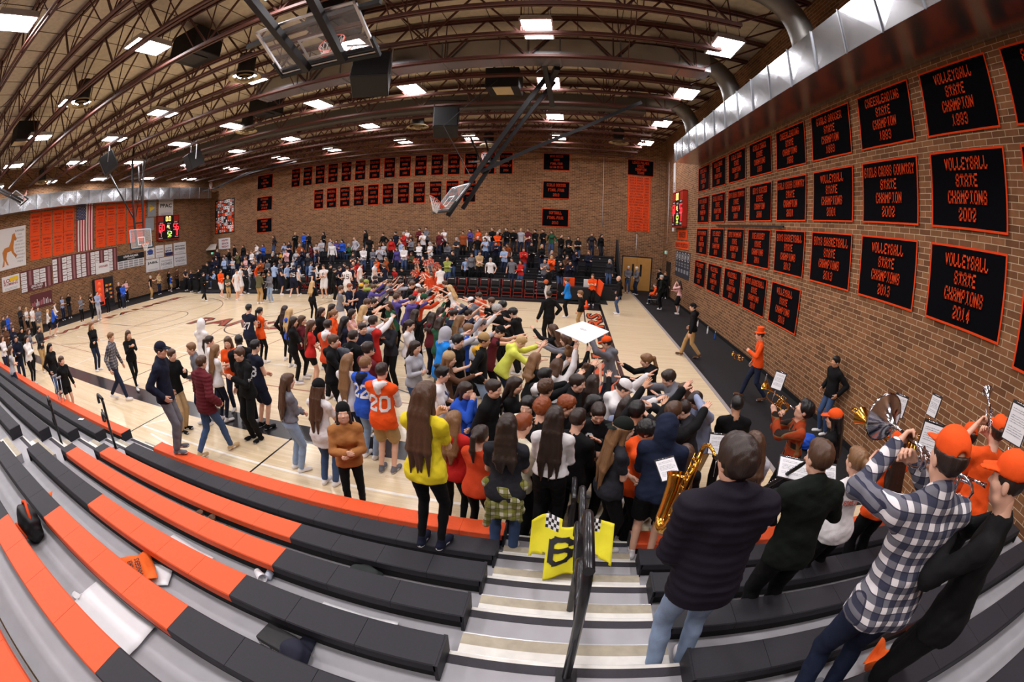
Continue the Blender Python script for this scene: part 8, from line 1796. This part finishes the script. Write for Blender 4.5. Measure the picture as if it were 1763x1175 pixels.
# plaid shirt knotted round a waist
if 'plaidwaist' in KEY:
    o, sp = KEY['plaidwaist']; J = skel(sp); s_ = J['s']; F = Field(J['pel'] - (.4, .4, .5), J['pel'] + (.4, .4, .35), .013)
    c = J['pel']; F.cone(c + (0, 0, .06), c - np.array((0, 0.01, .24)), .165, .205, .03, 0, flat=((0, 1, 0), .82)); F.cut(c + (0, 0, .1), (0, 0, 1)); F.cut(c - np.array((0, 0, .26)), (0, 0, -1)); F.noise(.012, 26, 4); F.cone(c + (-.1, -.16, -.1), c + (-.16, -.14, -.36), .05, .04, .02, 0, flat=((0, 1, 0), .5)); F.cone(c + (.12, -.14, -.05), c + (.17, -.1, -.3), .05, .03, .02, 0, flat=((0, 1, 0), .5)); F.cone(c + (-.17, .0, .06), c + (.17, .0, .06), .06, .06, .03, 0)
    V, Q, L = F.mesh(); link('tied_shirt', make_mesh('tied_shirt', V, Q, L * 0, [CLOTHM['PLAIDY']]), o)
# ---------------------------------------------------------------- instruments
M_BRASS = mat('lacquer_brass', rgb(214, 160, 70), .18, 1.0, var=.08); M_SILV = mat('silver_plate', rgb(206, 204, 212), .12, 1.0, var=.05); M_EBO = mat('ebonite', rgb(20, 19, 20), .3)
def mouth(key):
    o, sp = KEY[key]; J = skel(sp); return o, sp, J, J['head'] + J['hR'] @ np.array((0, .115, -.06))
def to_world(o, p): return Matrix.Translation(o.location) @ Matrix.Rotation(o.rotation_euler.z, 4, 'Z') @ Vector(tuple(p))
def orient(P, d, up=(0, 0, 1), roll=0):
    """local +y along d"""
    y = Vector(d).normalized(); z = Vector(up); z = (z - y * z.dot(y)).normalized(); x = y.cross(z)
    return Matrix.Translation(P) @ Matrix((( *x.to_tuple(), 0), (*y.to_tuple(), 0), (*z.to_tuple(), 0), (0, 0, 0, 1))).transposed() @ Matrix.Rotation(math.radians(roll), 4, 'Y')
def flare(r0, r1, L, n=12): return [(r0 + (r1 - r0) * (t ** 3.2), L * t) for t in np.linspace(0, 1, n)]
def horn(name, label, P, d, m, bell=.062, L=.5, roll=0, m2=None, k=1.0):
    root = empty(name); tag(root, label, 'musical instrument', 'brass and wind instruments'); root.matrix_world = orient(P, d, roll=roll)
    MB().tube([(0, 0, 0), (0, .03, 0), (0, .08, 0)], [.013, .008, .006], 10).build('mouthpiece', M_SILV, root)
    mb = MB().tube([(0, .06, 0), (0, .34 * k, 0)], .0062, 8)
    mb.tube([(0, .34 * k, 0), (0, .39 * k, -.02), (0, .40 * k, -.055), (0, .38 * k, -.09), (0, .34 * k, -.105), (0, .22 * k, -.105)], .0065, 8)
    mb.tube([(.02, .16 * k, -.03), (.02, .08 * k, -.03), (.02, .06 * k, -.06), (.02, .08 * k, -.1), (.02, .16 * k, -.1)], .0062, 8)
    mb.build('tubing', m, root)
    b = MB().tube([(-.012, .2 * k, -.1), (-.012, .12 * k, -.1), (-.012, .07 * k, -.08), (-.012, .065 * k, -.045), (-.012, .09 * k, -.012), (-.012, .14 * k, 0), (-.012, .3 * k, 0)], .0075, 10)
    R = Matrix.Translation((-.012, .3 * k, 0)) @ Matrix.Rotation(math.radians(-90), 4, 'X')
    b.lathe(flare(.0075, bell, L - .3 * k + .0), 24, 0, R).lathe([(bell, L - .3 * k), (bell + .003, L - .3 * k + .002), (bell - .004, L - .3 * k - .004)], 24, 0, R); b.build('bell', m, root)
    for i in range(3):
        v = MB().tube([(.004, (.17 + .028 * i) * k, -.11), (.004, (.17 + .028 * i) * k, .0)], .011, 12); v.tube([(.004, (.17 + .028 * i) * k, 0), (.004, (.17 + .028 * i) * k, .03)], .004, 8).tube([(.004, (.17 + .028 * i) * k, .03), (.004, (.17 + .028 * i) * k, .036)], .009, 10); v.build('valve', m2 or m, root)
    return root
def trombone(label, P, d, m, roll=0):
    root = empty('trombone'); tag(root, label, 'musical instrument', 'brass and wind instruments'); root.matrix_world = orient(P, d, roll=roll)
    MB().tube([(0, 0, 0), (0, .04, 0), (0, .1, 0)], [.015, .01, .007], 10).build('mouthpiece', M_SILV, root)
    MB().tube([(0, .08, 0), (0, .78, 0), (.03, .83, 0), (.07, .83, 0), (.1, .78, 0), (.1, .05, 0)], .008, 8).tube([(0, .16, 0), (.1, .16, 0)], .006, 6).build('slide', m, root)
    b = MB().tube([(.1, .05, 0), (.1, -.16, 0), (.06, -.22, .02), (-.02, -.22, .04), (-.06, -.16, .05), (-.06, .1, .05)], [.008, .008, .009, .01, .011, .012], 10); b.lathe(flare(.012, .105, .46), 28, 0, Matrix.Translation((-.06, .1, .05)) @ Matrix.Rotation(math.radians(-90), 4, 'X')); b.build('bell', m, root)
    return root
def wdir(o, v): return Matrix.Rotation(o.rotation_euler.z, 3, 'Z') @ Vector(v)
o, sp, J, m_ = mouth('trumpet1'); d = J['hR'] @ np.array((-.05, .98, .05)); horn('trumpet', 'gold trumpet raised by the person in the orange plaid shirt', to_world(o, m_), wdir(o, tuple(d)), M_BRASS)
o, sp, J, m_ = mouth('trumpet2'); d = J['hR'] @ np.array((0, .96, .28)); horn('trumpet', 'silver trumpet raised at the right edge of the view', to_world(o, m_), wdir(o, tuple(d)), M_SILV, .066, .52)
o, sp, J, m_ = mouth('horn'); d = J['R'] @ np.array((-.25, .95, .05)); horn('mellophone', 'silver mellophone with a wide bell played by the person in blue plaid', to_world(o, m_), wdir(o, tuple(d)), M_SILV, .125, .46, 0, M_BRASS, .95)
o, sp, J, m_ = mouth('bone1'); d = J['R'] @ np.array((-.2, .95, .12)); trombone('gold trombone held above the orange cap by the right wall', to_world(o, m_), wdir(o, tuple(d)), M_BRASS)
o, sp, J, m_ = mouth('bone2'); d = J['R'] @ np.array((-.1, .98, .0)); horn('cornet', 'silver cornet played by the person in black at the right edge', to_world(o, m_), wdir(o, tuple(d)), M_SILV, .055, .42)
# small cornet carried by the person in the top hat
hat = [q for q in bpy.data.objects if q.get('label', '').startswith('person in orange top hat')][0]
horn('cornet', 'small brass cornet carried by the person in the orange top hat', to_world(hat, (-.22, .38, 1.08)), wdir(hat, (-.3, .9, .25)), M_BRASS, .05, .36, 20, k=.75)
# saxophone
o, sp, J, m_ = mouth('sax')
root = empty('saxophone'); tag(root, 'gold alto saxophone held before the person in the purple puffer', 'musical instrument', 'brass and wind instruments')
hd = wdir(o, tuple(J['hR'] @ np.array((0, 1, -.1)))); root.matrix_world = orient(to_world(o, m_), (hd.x, hd.y, 0)) @ Matrix.Scale(.86, 4) @ Matrix.Rotation(math.radians(14), 4, 'Y')
MB().tube([(0, -.01, 0), (0, .03, -.004), (0, .09, -.008)], [.008, .013, .014], 10).build('mouthpiece', M_EBO, root)
MB().tube([(0, .08, -.008), (0, .15, .006), (0, .21, .012), (0, .25, -.012), (0, .258, -.06)], [.009, .011, .013, .015, .016], 12).build('neck', M_BRASS, root)
bd = MB().tube([(0, .258, -.06), (0, .24, -.3), (0, .215, -.56), (0, .22, -.62), (0, .26, -.665), (0, .31, -.66), (0, .335, -.61)], [.016, .024, .034, .037, .04, .043, .045], 14)
bd.tube([(0, .335, -.61), (0, .35, -.5), (0, .37, -.38), (0, .395, -.32)], [.045, .05, .058, .066], 16, caps=False).tube([(0, .395, -.32), (0, .41, -.3)], [.066, .074], 16, caps=False); bd.build('body', M_BRASS, root)
for i in range(9):
    z = -.1 - .052 * i; yy = .252 - .02 * i / 4.5
    k_ = MB(); k_.lathe([(0, .006), (.013, .006), (.014, 0)], 12, 0, Matrix.Translation((-.02 - .003 * i, yy - .012, z)) @ Matrix.Rotation(math.radians(-90), 4, 'Y')); k_.tube([(-.03, yy + .02, z), (-.03, yy - .02, z - .03)], .003, 6); k_.build('key', M_BRASS, root)
MB().tube([(-.032, .27, -.08), (-.04, .23, -.56)], .0035, 6).tube([(.03, .27, -.08), (.036, .23, -.56)], .0035, 6).build('key_rod', M_BRASS, root)
# clarinet
o, sp, J, m_ = mouth('clar'); root = empty('clarinet'); tag(root, 'black clarinet with silver keys played by the person in dark green', 'musical instrument', 'brass and wind instruments')
dd = wdir(o, tuple(J['hR'] @ np.array((-.05, .72, -.68)))); root.matrix_world = orient(to_world(o, m_), dd)
MB().tube([(0, -.01, 0), (0, .06, 0), (0, .09, 0), (0, .52, 0), (0, .6, 0), (0, .66, 0)], [.006, .012, .015, .014, .016, .034], 14).build('body', M_EBO, root)
mb = MB()
for i in range(12): mb.lathe([(0, .004), (.009, .004), (.009, 0)], 10, 0, Matrix.Translation((0, .14 + .035 * i, .0145)))
mb.tube([(.012, .12, .01), (.012, .5, .01)], .003, 6); mb.build('key', M_SILV, root)
# music in flip folders on lyres
def folder(P, w, h, rz, tilt, label, roll=0):
    root = empty('music_folder'); tag(root, label, 'sheet music', 'music folders of the band')
    root.matrix_world = Matrix.Translation(P) @ Matrix.Rotation(math.radians(rz), 4, 'Z') @ Matrix.Rotation(math.radians(-tilt), 4, 'X') @ Matrix.Rotation(math.radians(roll), 4, 'Y')
    MB().box((-w / 2 - .008, .002, -h / 2 - .006), (w / 2 + .008, .012, h / 2 + .02)).build('folder_back', M_SBK, root)
    MB().box((-w / 2, -.001, -h / 2), (w / 2, .002, h / 2)).build('page', M_PAPER, root)
    mb = MB(); n = int(h / .012); r = random.Random(int(P[0] * 1000))
    for i in range(2, n - 2):
        z = h / 2 - h * i / n
        if i % 5 == 4: continue
        x1 = w * .42 * (1 if i % 5 else r.uniform(.6, 1)); mb.quad([(-w * .42, -.002, z), (x1, -.002, z), (x1, -.002, z + .0022), (-w * .42, -.002, z + .0022)])
        for q in range(9): xx = -w * .4 + w * .8 * r.random(); mb.quad([(xx, -.0024, z), (xx + .004, -.0024, z), (xx + .004, -.0024, z + .005), (xx, -.0024, z + .005)])
    mb.build('notes', M_GRY, root)
    MB().tube([(-w * .35, .0, h / 2 + .012), (w * .35, 0, h / 2 + .012)], .003, 6).build('ring_bar', M_SILV, root)
    MB().tube([(0, .01, -h / 2), (0, .03, -h / 2 - .2)], .003, 6).build('lyre', M_SILV, root)
folder((.94, 3.28, 1.74), .17, .2, -8, 58, 'white music sheet tilted in a black folder beside the saxophone', -22)
folder((1.39, 3.35, 1.95), .18, .17, -12, 30, 'music sheet in a folder before the person in the black tee')
folder((1.69, 2.45, 2.2), .27, .17, -18, 62, 'wide music sheet lying in a black folder above the clarinet', 6)
folder((2.95, 2.78, 2.55), .13, .17, -62, 12, 'music sheet in a folder against the brick wall, left one of two')
folder((3.2, 2.53, 2.64), .11, .17, -78, 12, 'narrow music sheet in a folder against the brick wall, right one of two')
folder((2.21, 1.68, 2.77), .16, .17, -48, 18, 'music sheet in a folder left of the big orange cap')
folder((2.57, 1.21, 3.03), .16, .2, -76, 14, 'dark music folder at the right edge of the view')
folder((1.85, 2.24, 2.27), .12, .15, -20, 60, 'white music sheet right of the dark green jacket')
folder((2.33, 4.21, 2.28), .13, .18, -55, 22, 'music sheet in a folder behind the raised gold trumpet')
# ---------------------------------------------------------------- the poster held over the crowd
PC = [(-.232, 7.097, 2.02), (.229, 7.88, 2.04), (.67, 7.253, 2.02), (.258, 6.415, 2.0)]
o = MB().quad(PC).quad([(p[0], p[1], p[2] - .006) for p in PC[::-1]]).quad([PC[0], (PC[0][0], PC[0][1], PC[0][2] - .006), (PC[1][0], PC[1][1], PC[1][2] - .006), PC[1]]).build('poster_board', M_PAPER)
tag(o, 'large white poster board held flat over the heads of the crowd', 'poster')
c_ = (np.array(PC[0]) + np.array(PC[1]) + np.array(PC[2]) + np.array(PC[3])) / 4
mb = MB(); put_text(mb, 'GO!', tuple(c_ + (0, .1, .004)), nrm(np.array(PC[2]) - PC[1]), nrm(np.array(PC[1]) - PC[0]), .08, .16, 0, .02); mb.build('lettering', M_GRY, o)
# ---------------------------------------------------------------- pom-poms
M_POM = [mat('pom_orange', rgb(240, 80, 30), .35, .3), mat('pom_red', rgb(190, 40, 24), .35, .3), mat('pom_white', rgb(240, 226, 210), .35)]
def pom(P, r, seed, label):
    g = random.Random(seed); mb = MB()
    for i in range(170):
        t = g.uniform(0, 6.28); z = g.uniform(-1, 1); d = Vector((math.sqrt(1 - z * z) * math.cos(t), math.sqrt(1 - z * z) * math.sin(t), z)); e = d.cross(Vector((g.uniform(-1, 1), g.uniform(-1, 1), g.uniform(-1, 1)))).normalized() * .008; L = r * g.uniform(.7, 1.1)
        a = d * .02; b = d * L * .6; c = d * L + Vector((0, 0, -.03)); mb.quad([tuple(a - e), tuple(a + e), tuple(b + e), tuple(b - e)], g.choice([0, 0, 1, 2])); mb.quad([tuple(b - e), tuple(b + e), tuple(c + e), tuple(c - e)], g.choice([0, 0, 1, 2]))
    o = mb.build('pom_pom', M_POM); o.location = P; tag(o, label, 'pom-pom', 'cheerleader pom-poms'); return o
pi_ = 0
for o, sp in CHEER:
    J = skel(sp)
    for i in (0, 1): pom(to_world(o, J['wr'][i] + nrm(J['wr'][i] - J['el'][i]) * .14), .2, pi_, f'orange and white tinsel pom-pom, {ORD[pi_]} of eight raised behind the huddle'); pi_ += 1
# ---------------------------------------------------------------- crutches, wheelchair, ball, boards
kid = KEY['crutch'][0] if 'crutch' in KEY else None
if kid:
    for i, (x, y, rx) in enumerate(((.34, .1, 6), (.42, .28, -4))):
        c = empty('crutch'); tag(c, ['silver crutch, the nearer of the pair beside the short person', 'silver crutch, the farther of the pair beside the short person'][i], 'crutch', 'pair of crutches'); c.matrix_world = Matrix.Translation(kid.location) @ Matrix.Rotation(kid.rotation_euler.z, 4, 'Z') @ Matrix.Translation((x, y, .012)) @ Matrix.Rotation(math.radians(rx), 4, 'X')
        MB().tube([(-.06, 0, 1.1), (-.06, 0, .55), (0, 0, .3), (0, 0, 0)], .011, 8).tube([(.06, 0, 1.1), (.06, 0, .55), (0, 0, .3)], .011, 8).build('frame', M_STEEL, c); MB().tube([(-.09, 0, 1.11), (.09, 0, 1.11)], .024, 10).build('armpit_pad', M_GRY, c); MB().tube([(-.06, 0, .72), (.06, 0, .72)], .016, 8).build('hand_grip', M_SBK, c)
wc = empty('wheelchair', (4.62, 23.68, .012), math.radians(80)); tag(wc, 'black wheelchair of the child in orange by the right wall', 'wheelchair')
MB().box((-.24, -.1, .44), (.24, .36, .5)).build('seat', M_SBK, wc); MB().box((-.24, -.16, .5), (.24, -.12, .95)).build('backrest', M_SBK, wc)
for sx in (-.29, .29): MB().tube([(sx, -.05 + .3 * math.cos(t), .3 + .3 * math.sin(t)) for t in np.linspace(0, 6.283, 25)[:-1]], .016, 8, closed=True).tube([(sx, -.05, .02), (sx, -.05, .58)], .006, 6).tube([(sx, -.33, .3), (sx, .23, .3)], .006, 6).build('wheel', M_DARK, wc); MB().tube([(sx, .45 + .07 * math.cos(t), .08 + .07 * math.sin(t)) for t in np.linspace(0, 6.283, 13)[:-1]], .012, 6, closed=True).build('caster', M_DARK, wc); MB().tube([(sx, -.14, .9), (sx, -.14, .3), (sx, .42, .3), (sx, .45, .1)], .014, 8).build('frame', M_STEEL, wc)
b = MB().lathe([(.12 * math.sin(t), .12 * math.cos(t)) for t in np.linspace(.001, 3.14, 14)], 22).build('basketball', mat('ball_orange', rgb(196, 92, 48), .6, bump=.3)); b.location = (-1.3, 22.2, 1.05); tag(b, 'orange basketball held by the person in the black polo', 'ball')
bd_ = MB().box((-.02, -.25, -.35), (.02, .25, .35)).build('poster_board', M_ORD); bd_.location = (1.38, 21.8, .95); bd_.rotation_euler = (.35, 0, .5); tag(bd_, 'orange board held by the child in orange by the scorers table', 'poster')
cn = empty('traffic_cone', (.75, 21.6, .002)); tag(cn, 'orange cone on the floor before the scorers table', 'cone'); MB().lathe([(.14, .0), (.14, .02), (.1, .03), (.03, .3), (.0, .3)], 18).build('body', M_ORD, cn)
# backpack on the back of the person in the black jacket
bp_ = [q for q in bpy.data.objects if q.get('label', '') == 'person in black jacket wearing a dark backpack, looking down'][0]
for i, (x, m) in enumerate(((-.02, mat('backpack_grey', rgb(74, 78, 88), .7)),)):
    F = Field((-.25, -.5, .9), (.25, -.05, 1.55), .016); F.cone((-.08, -.25, 1.05), (-.08, -.23, 1.38), .11, .1, .05, 0, flat=((0, 1, 0), .8)); F.cone((.08, -.25, 1.05), (.08, -.23, 1.38), .11, .1, .05, 0, flat=((0, 1, 0), .8)); F.cone((-.07, -.34, 1.03), (.07, -.34, 1.03), .07, .07, .03, 1); F.noise(.003, 30, 2)
    V, Q, L = F.mesh(); bk2 = link('backpack', make_mesh('backpack', V, Q, L, [m, M_SBK])); bk2.location = bp_.location; bk2.rotation_euler = bp_.rotation_euler; tag(bk2, 'grey and black backpack worn in the huddle left of jersey 22', 'backpack')
    MB().tube([(-.1, -.15, 1.42), (-.12, -.02, 1.46), (-.12, .13, 1.36), (-.14, .13, 1.15), (-.15, -.1, 1.05)], .018, 6).tube([(.1, -.15, 1.42), (.12, -.02, 1.46), (.12, .13, 1.36), (.14, .13, 1.15), (.15, -.1, 1.05)], .018, 6).build('strap', M_SBK, bk2)
# ---------------------------------------------------------------- litter on the stand
def paper(name, P, w, h, rz, label, cat='paper', m=None, lift=.03, words=None, sag=.0):
    f = lambda u, v: ((u - .5) * w, (v - .5) * h, .006 + lift * ((u - .5) ** 2 * 2 + .3 * abs(math.sin(5 * u + 3 * v))))
    o = drape(name, label, cat, f, lambda u, v: True, 10, 8, m or M_PAPER, 'litter left on the near stand'); o.modifiers[0].thickness = .003; o.location = P; o.rotation_euler.z = math.radians(rz)
    if words:
        mb = MB()
        for i, t in enumerate(words): put_text(mb, t, (0, h * .22 - i * h * .24, .014 + lift * .6), (1, 0, 0), (0, 1, 0), h * .18, w * .7, 0, .03)
        mb.build('lettering', M_INK, o)
    return o
def cup(P, label, rot_=(0, 0, 0), m=None, h=.12):
    c = MB().lathe([(.03, 0), (.042, h), (.044, h), (.044, h - .004), (.03, .004), (0, .004)], 18, caps=False).build('paper_cup', m or M_PAPER); c.location = P; c.rotation_euler = [math.radians(v) for v in rot_]; tag(c, label, 'cup', 'cups left on the near stand'); return c
def bottle(P, label, m, mc, h=.22, rot_=(0, 0, 0), name='bottle', group=None):
    b = empty(name, P); b.rotation_euler = [math.radians(v) for v in rot_]; tag(b, label, 'bottle', group); MB().lathe([(0, 0), (.032, 0), (.033, .02), (.033, h * .62), (.014, h * .86), (.014, h * .92)], 16).build('body', m, b); MB().lathe([(.016, h * .9), (.016, h), (0, h)], 14).build('cap', mc, b); return b
M_CLR = mat('clear_plastic', rgb(190, 196, 210), .15, spec=.8); M_GRB = mat('green_plastic', rgb(20, 120, 60), .2)
paper('paper', (-2.5, .5, dz(5) + .004), .74, .34, 0, 'large white paper sheet on the deck at the lower left of the stand')
paper('paper', (-3.04, 1.72, dz(3) + .004), .62, .22, -3, 'white paper sheet on the deck behind the orange fourth bench')
paper('paper', (-1.27, 1.72, dz(3) + .004), .6, .2, 0, 'white paper sheet between charcoal benches near the stairs')
M_TOW = mat('rally_towel_orange', rgb(238, 104, 36), .9, bump=.3)
paper('rally_towel', (-2.92, 1.1, dz(4) + .012), .36, .3, 150, 'orange rally towel with a black horse mark lying on the deck', 'towel', M_TOW, .1, ['LEWIS-PALMER', 'RANGERS'])
paper('paper', (-2.88, 1.14, dz(4) + .002), .5, .26, 30, 'crumpled white paper under the orange rally towel')
paper('rally_towel', (-4.9, .95, dz(4) + .012), .28, .2, 120, 'small orange towel lying farther left on the deck', 'towel', M_TOW, .12)
paper('rally_towel', (2.15, 1.08, dz(4) + .012), .2, .17, 40, 'crumpled orange towel on the deck at the lower right', 'towel', M_TOW, .3)
paper('rally_towel', (2.62, 1.1, dz(4) + .012), .32, .2, 60, 'orange lettered towel at the lower right corner of the view', 'towel', M_TOW, .1, ['RANGERS'])
paper('paper', (-2.9, .42, dz(5) + .01), .09, .06, 20, 'small orange and white card on the deck at the left')
paper('phone', (-8.5, 3.26, bz(1) + .004), .16, .08, 20, 'white phone lying on the far left bench', 'phone', M_PAPER, .0)
cup((-2.24, 1.86, dz(3) + .045), 'white paper cup lying on the deck under the orange bench end', (86, 0, 60))
bottle((-2.12, 1.84, dz(3) + .035), 'clear plastic bottle with a purple cap beside the paper cup', M_CLR, mat('cap_purple', rgb(90, 70, 180), .4), rot_=(86, 0, 190))
bottle((-3.18, 2.44, dz(2) + .035), 'green plastic bottle lying under the orange third bench', M_GRB, M_GRB, rot_=(88, 0, 80))
bottle((-8.45, 3.84, bz(0) + .002), 'black drink flask standing on the far left orange bench', M_SBK, M_SBK, .26)
for i, (x, y) in enumerate(((5.55, 18.3), (5.62, 17.0), (5.66, 16.1), (5.5, 21.8))): bottle((x, y, .013), ['white drink bottle on the mat by the right wall, third from the far end', 'white drink bottle on the mat by the right wall, second from the near end', 'blue bottle on the mat by the right wall, nearest one', 'white drink bottle on the mat by the right wall, farthest one'][i], M_PW if i != 2 else mat('bottle_blue', rgb(40, 80, 150), .4), M_PW, .3, group='bottles along the right wall')
bottle((5.6, 10.9, .013), 'silver flask on the mat behind the person in the top hat', M_STEEL, M_STEEL, .3)
for k, (x, y) in enumerate(((-3.6, 2.45), (-3.4, 2.46))): cup((x, y, dz(2) + .002), ['brown cup standing under the orange third bench, left one', 'brown cup standing under the orange third bench, right one'][k], m=mat('cup_brown', rgb(120, 90, 70), .6), h=.09)
o = MB().box((-.12, -.08, 0), (.12, .08, .09)).build('box', M_SBK, None, (-1.52, 1.17, dz(4) + .001), -.12, bevel=.01); tag(o, 'black box with white lettering on the deck behind the fifth bench', 'box', None)
mb = MB(); put_text(mb, 'SWISS ARMY', (0, -.083, .045), (1, 0, 0), (0, 0, 1), .03, .2, 0, .03); mb.build('lettering', M_PW, o)
def lump(name, P, R_, m, label, cat, seed=1, brim=False):
    F = Field((-.3, -.3, -.05), (.3, .3, .3), .012); F.ell((0, 0, R_[2] * .8), R_, np.eye(3), .01, 0); F.noise(.008, 30, seed); F.cut((0, 0, .002), (0, 0, -1))
    if brim: F.cone((0, .08, .02), (0, .16, .015), .07, .06, .01, 0, flat=((0, 0, 1), .2))
    V, Q, L = F.mesh(); o = link(name, make_mesh(name, V, Q, L * 0, [m])); o.location = P; tag(o, label, cat); return o
lump('cap', (-1.36, 1.12, dz(4)), (.1, .1, .09), mat('cap_navy', rgb(24, 26, 44), .8), 'dark navy cap on the deck beside the black box', 'cap', 3, True)
o = lump('cap', (1.35, 1.75, dz(3)), (.1, .12, .1), M_PW, 'white and black cap lying at the bottom of the view', 'cap', 5, True); o.location = (1.16, 1.1, dz(4))
bg = lump('bag', (-4.0, .5, dz(5)), (.2, .13, .17), M_SBK, 'black bag with an orange strap on the deck at the left edge', 'bag', 8)
MB().tube([(-.18, 0, .12), (-.12, .05, .28), (.05, .05, .34), (.17, 0, .2)], .018, 6).tube([(-.1, -.12, .1), (.0, -.15, .2), (.12, -.12, .1)], .016, 6).build('strap', M_ORD, bg)
lump('coat', (-1.52, 2.42, dz(2)), (.16, .09, .07), mat('coat_dark', rgb(40, 46, 44), .9), 'dark coat stuffed under the third bench near its orange end', 'coat', 6)
lump('bag', (-9.6, 2.7, dz(1)), (.12, .08, .07), M_PW, 'white crumpled bag under the far left benches', 'bag', 7)
lump('bag', (4.9, 7.0, .012), (.22, .16, .18), mat('bag_blue', rgb(30, 80, 190), .7), 'blue bag on the mat below the person leaning on the wall', 'bag', 9)
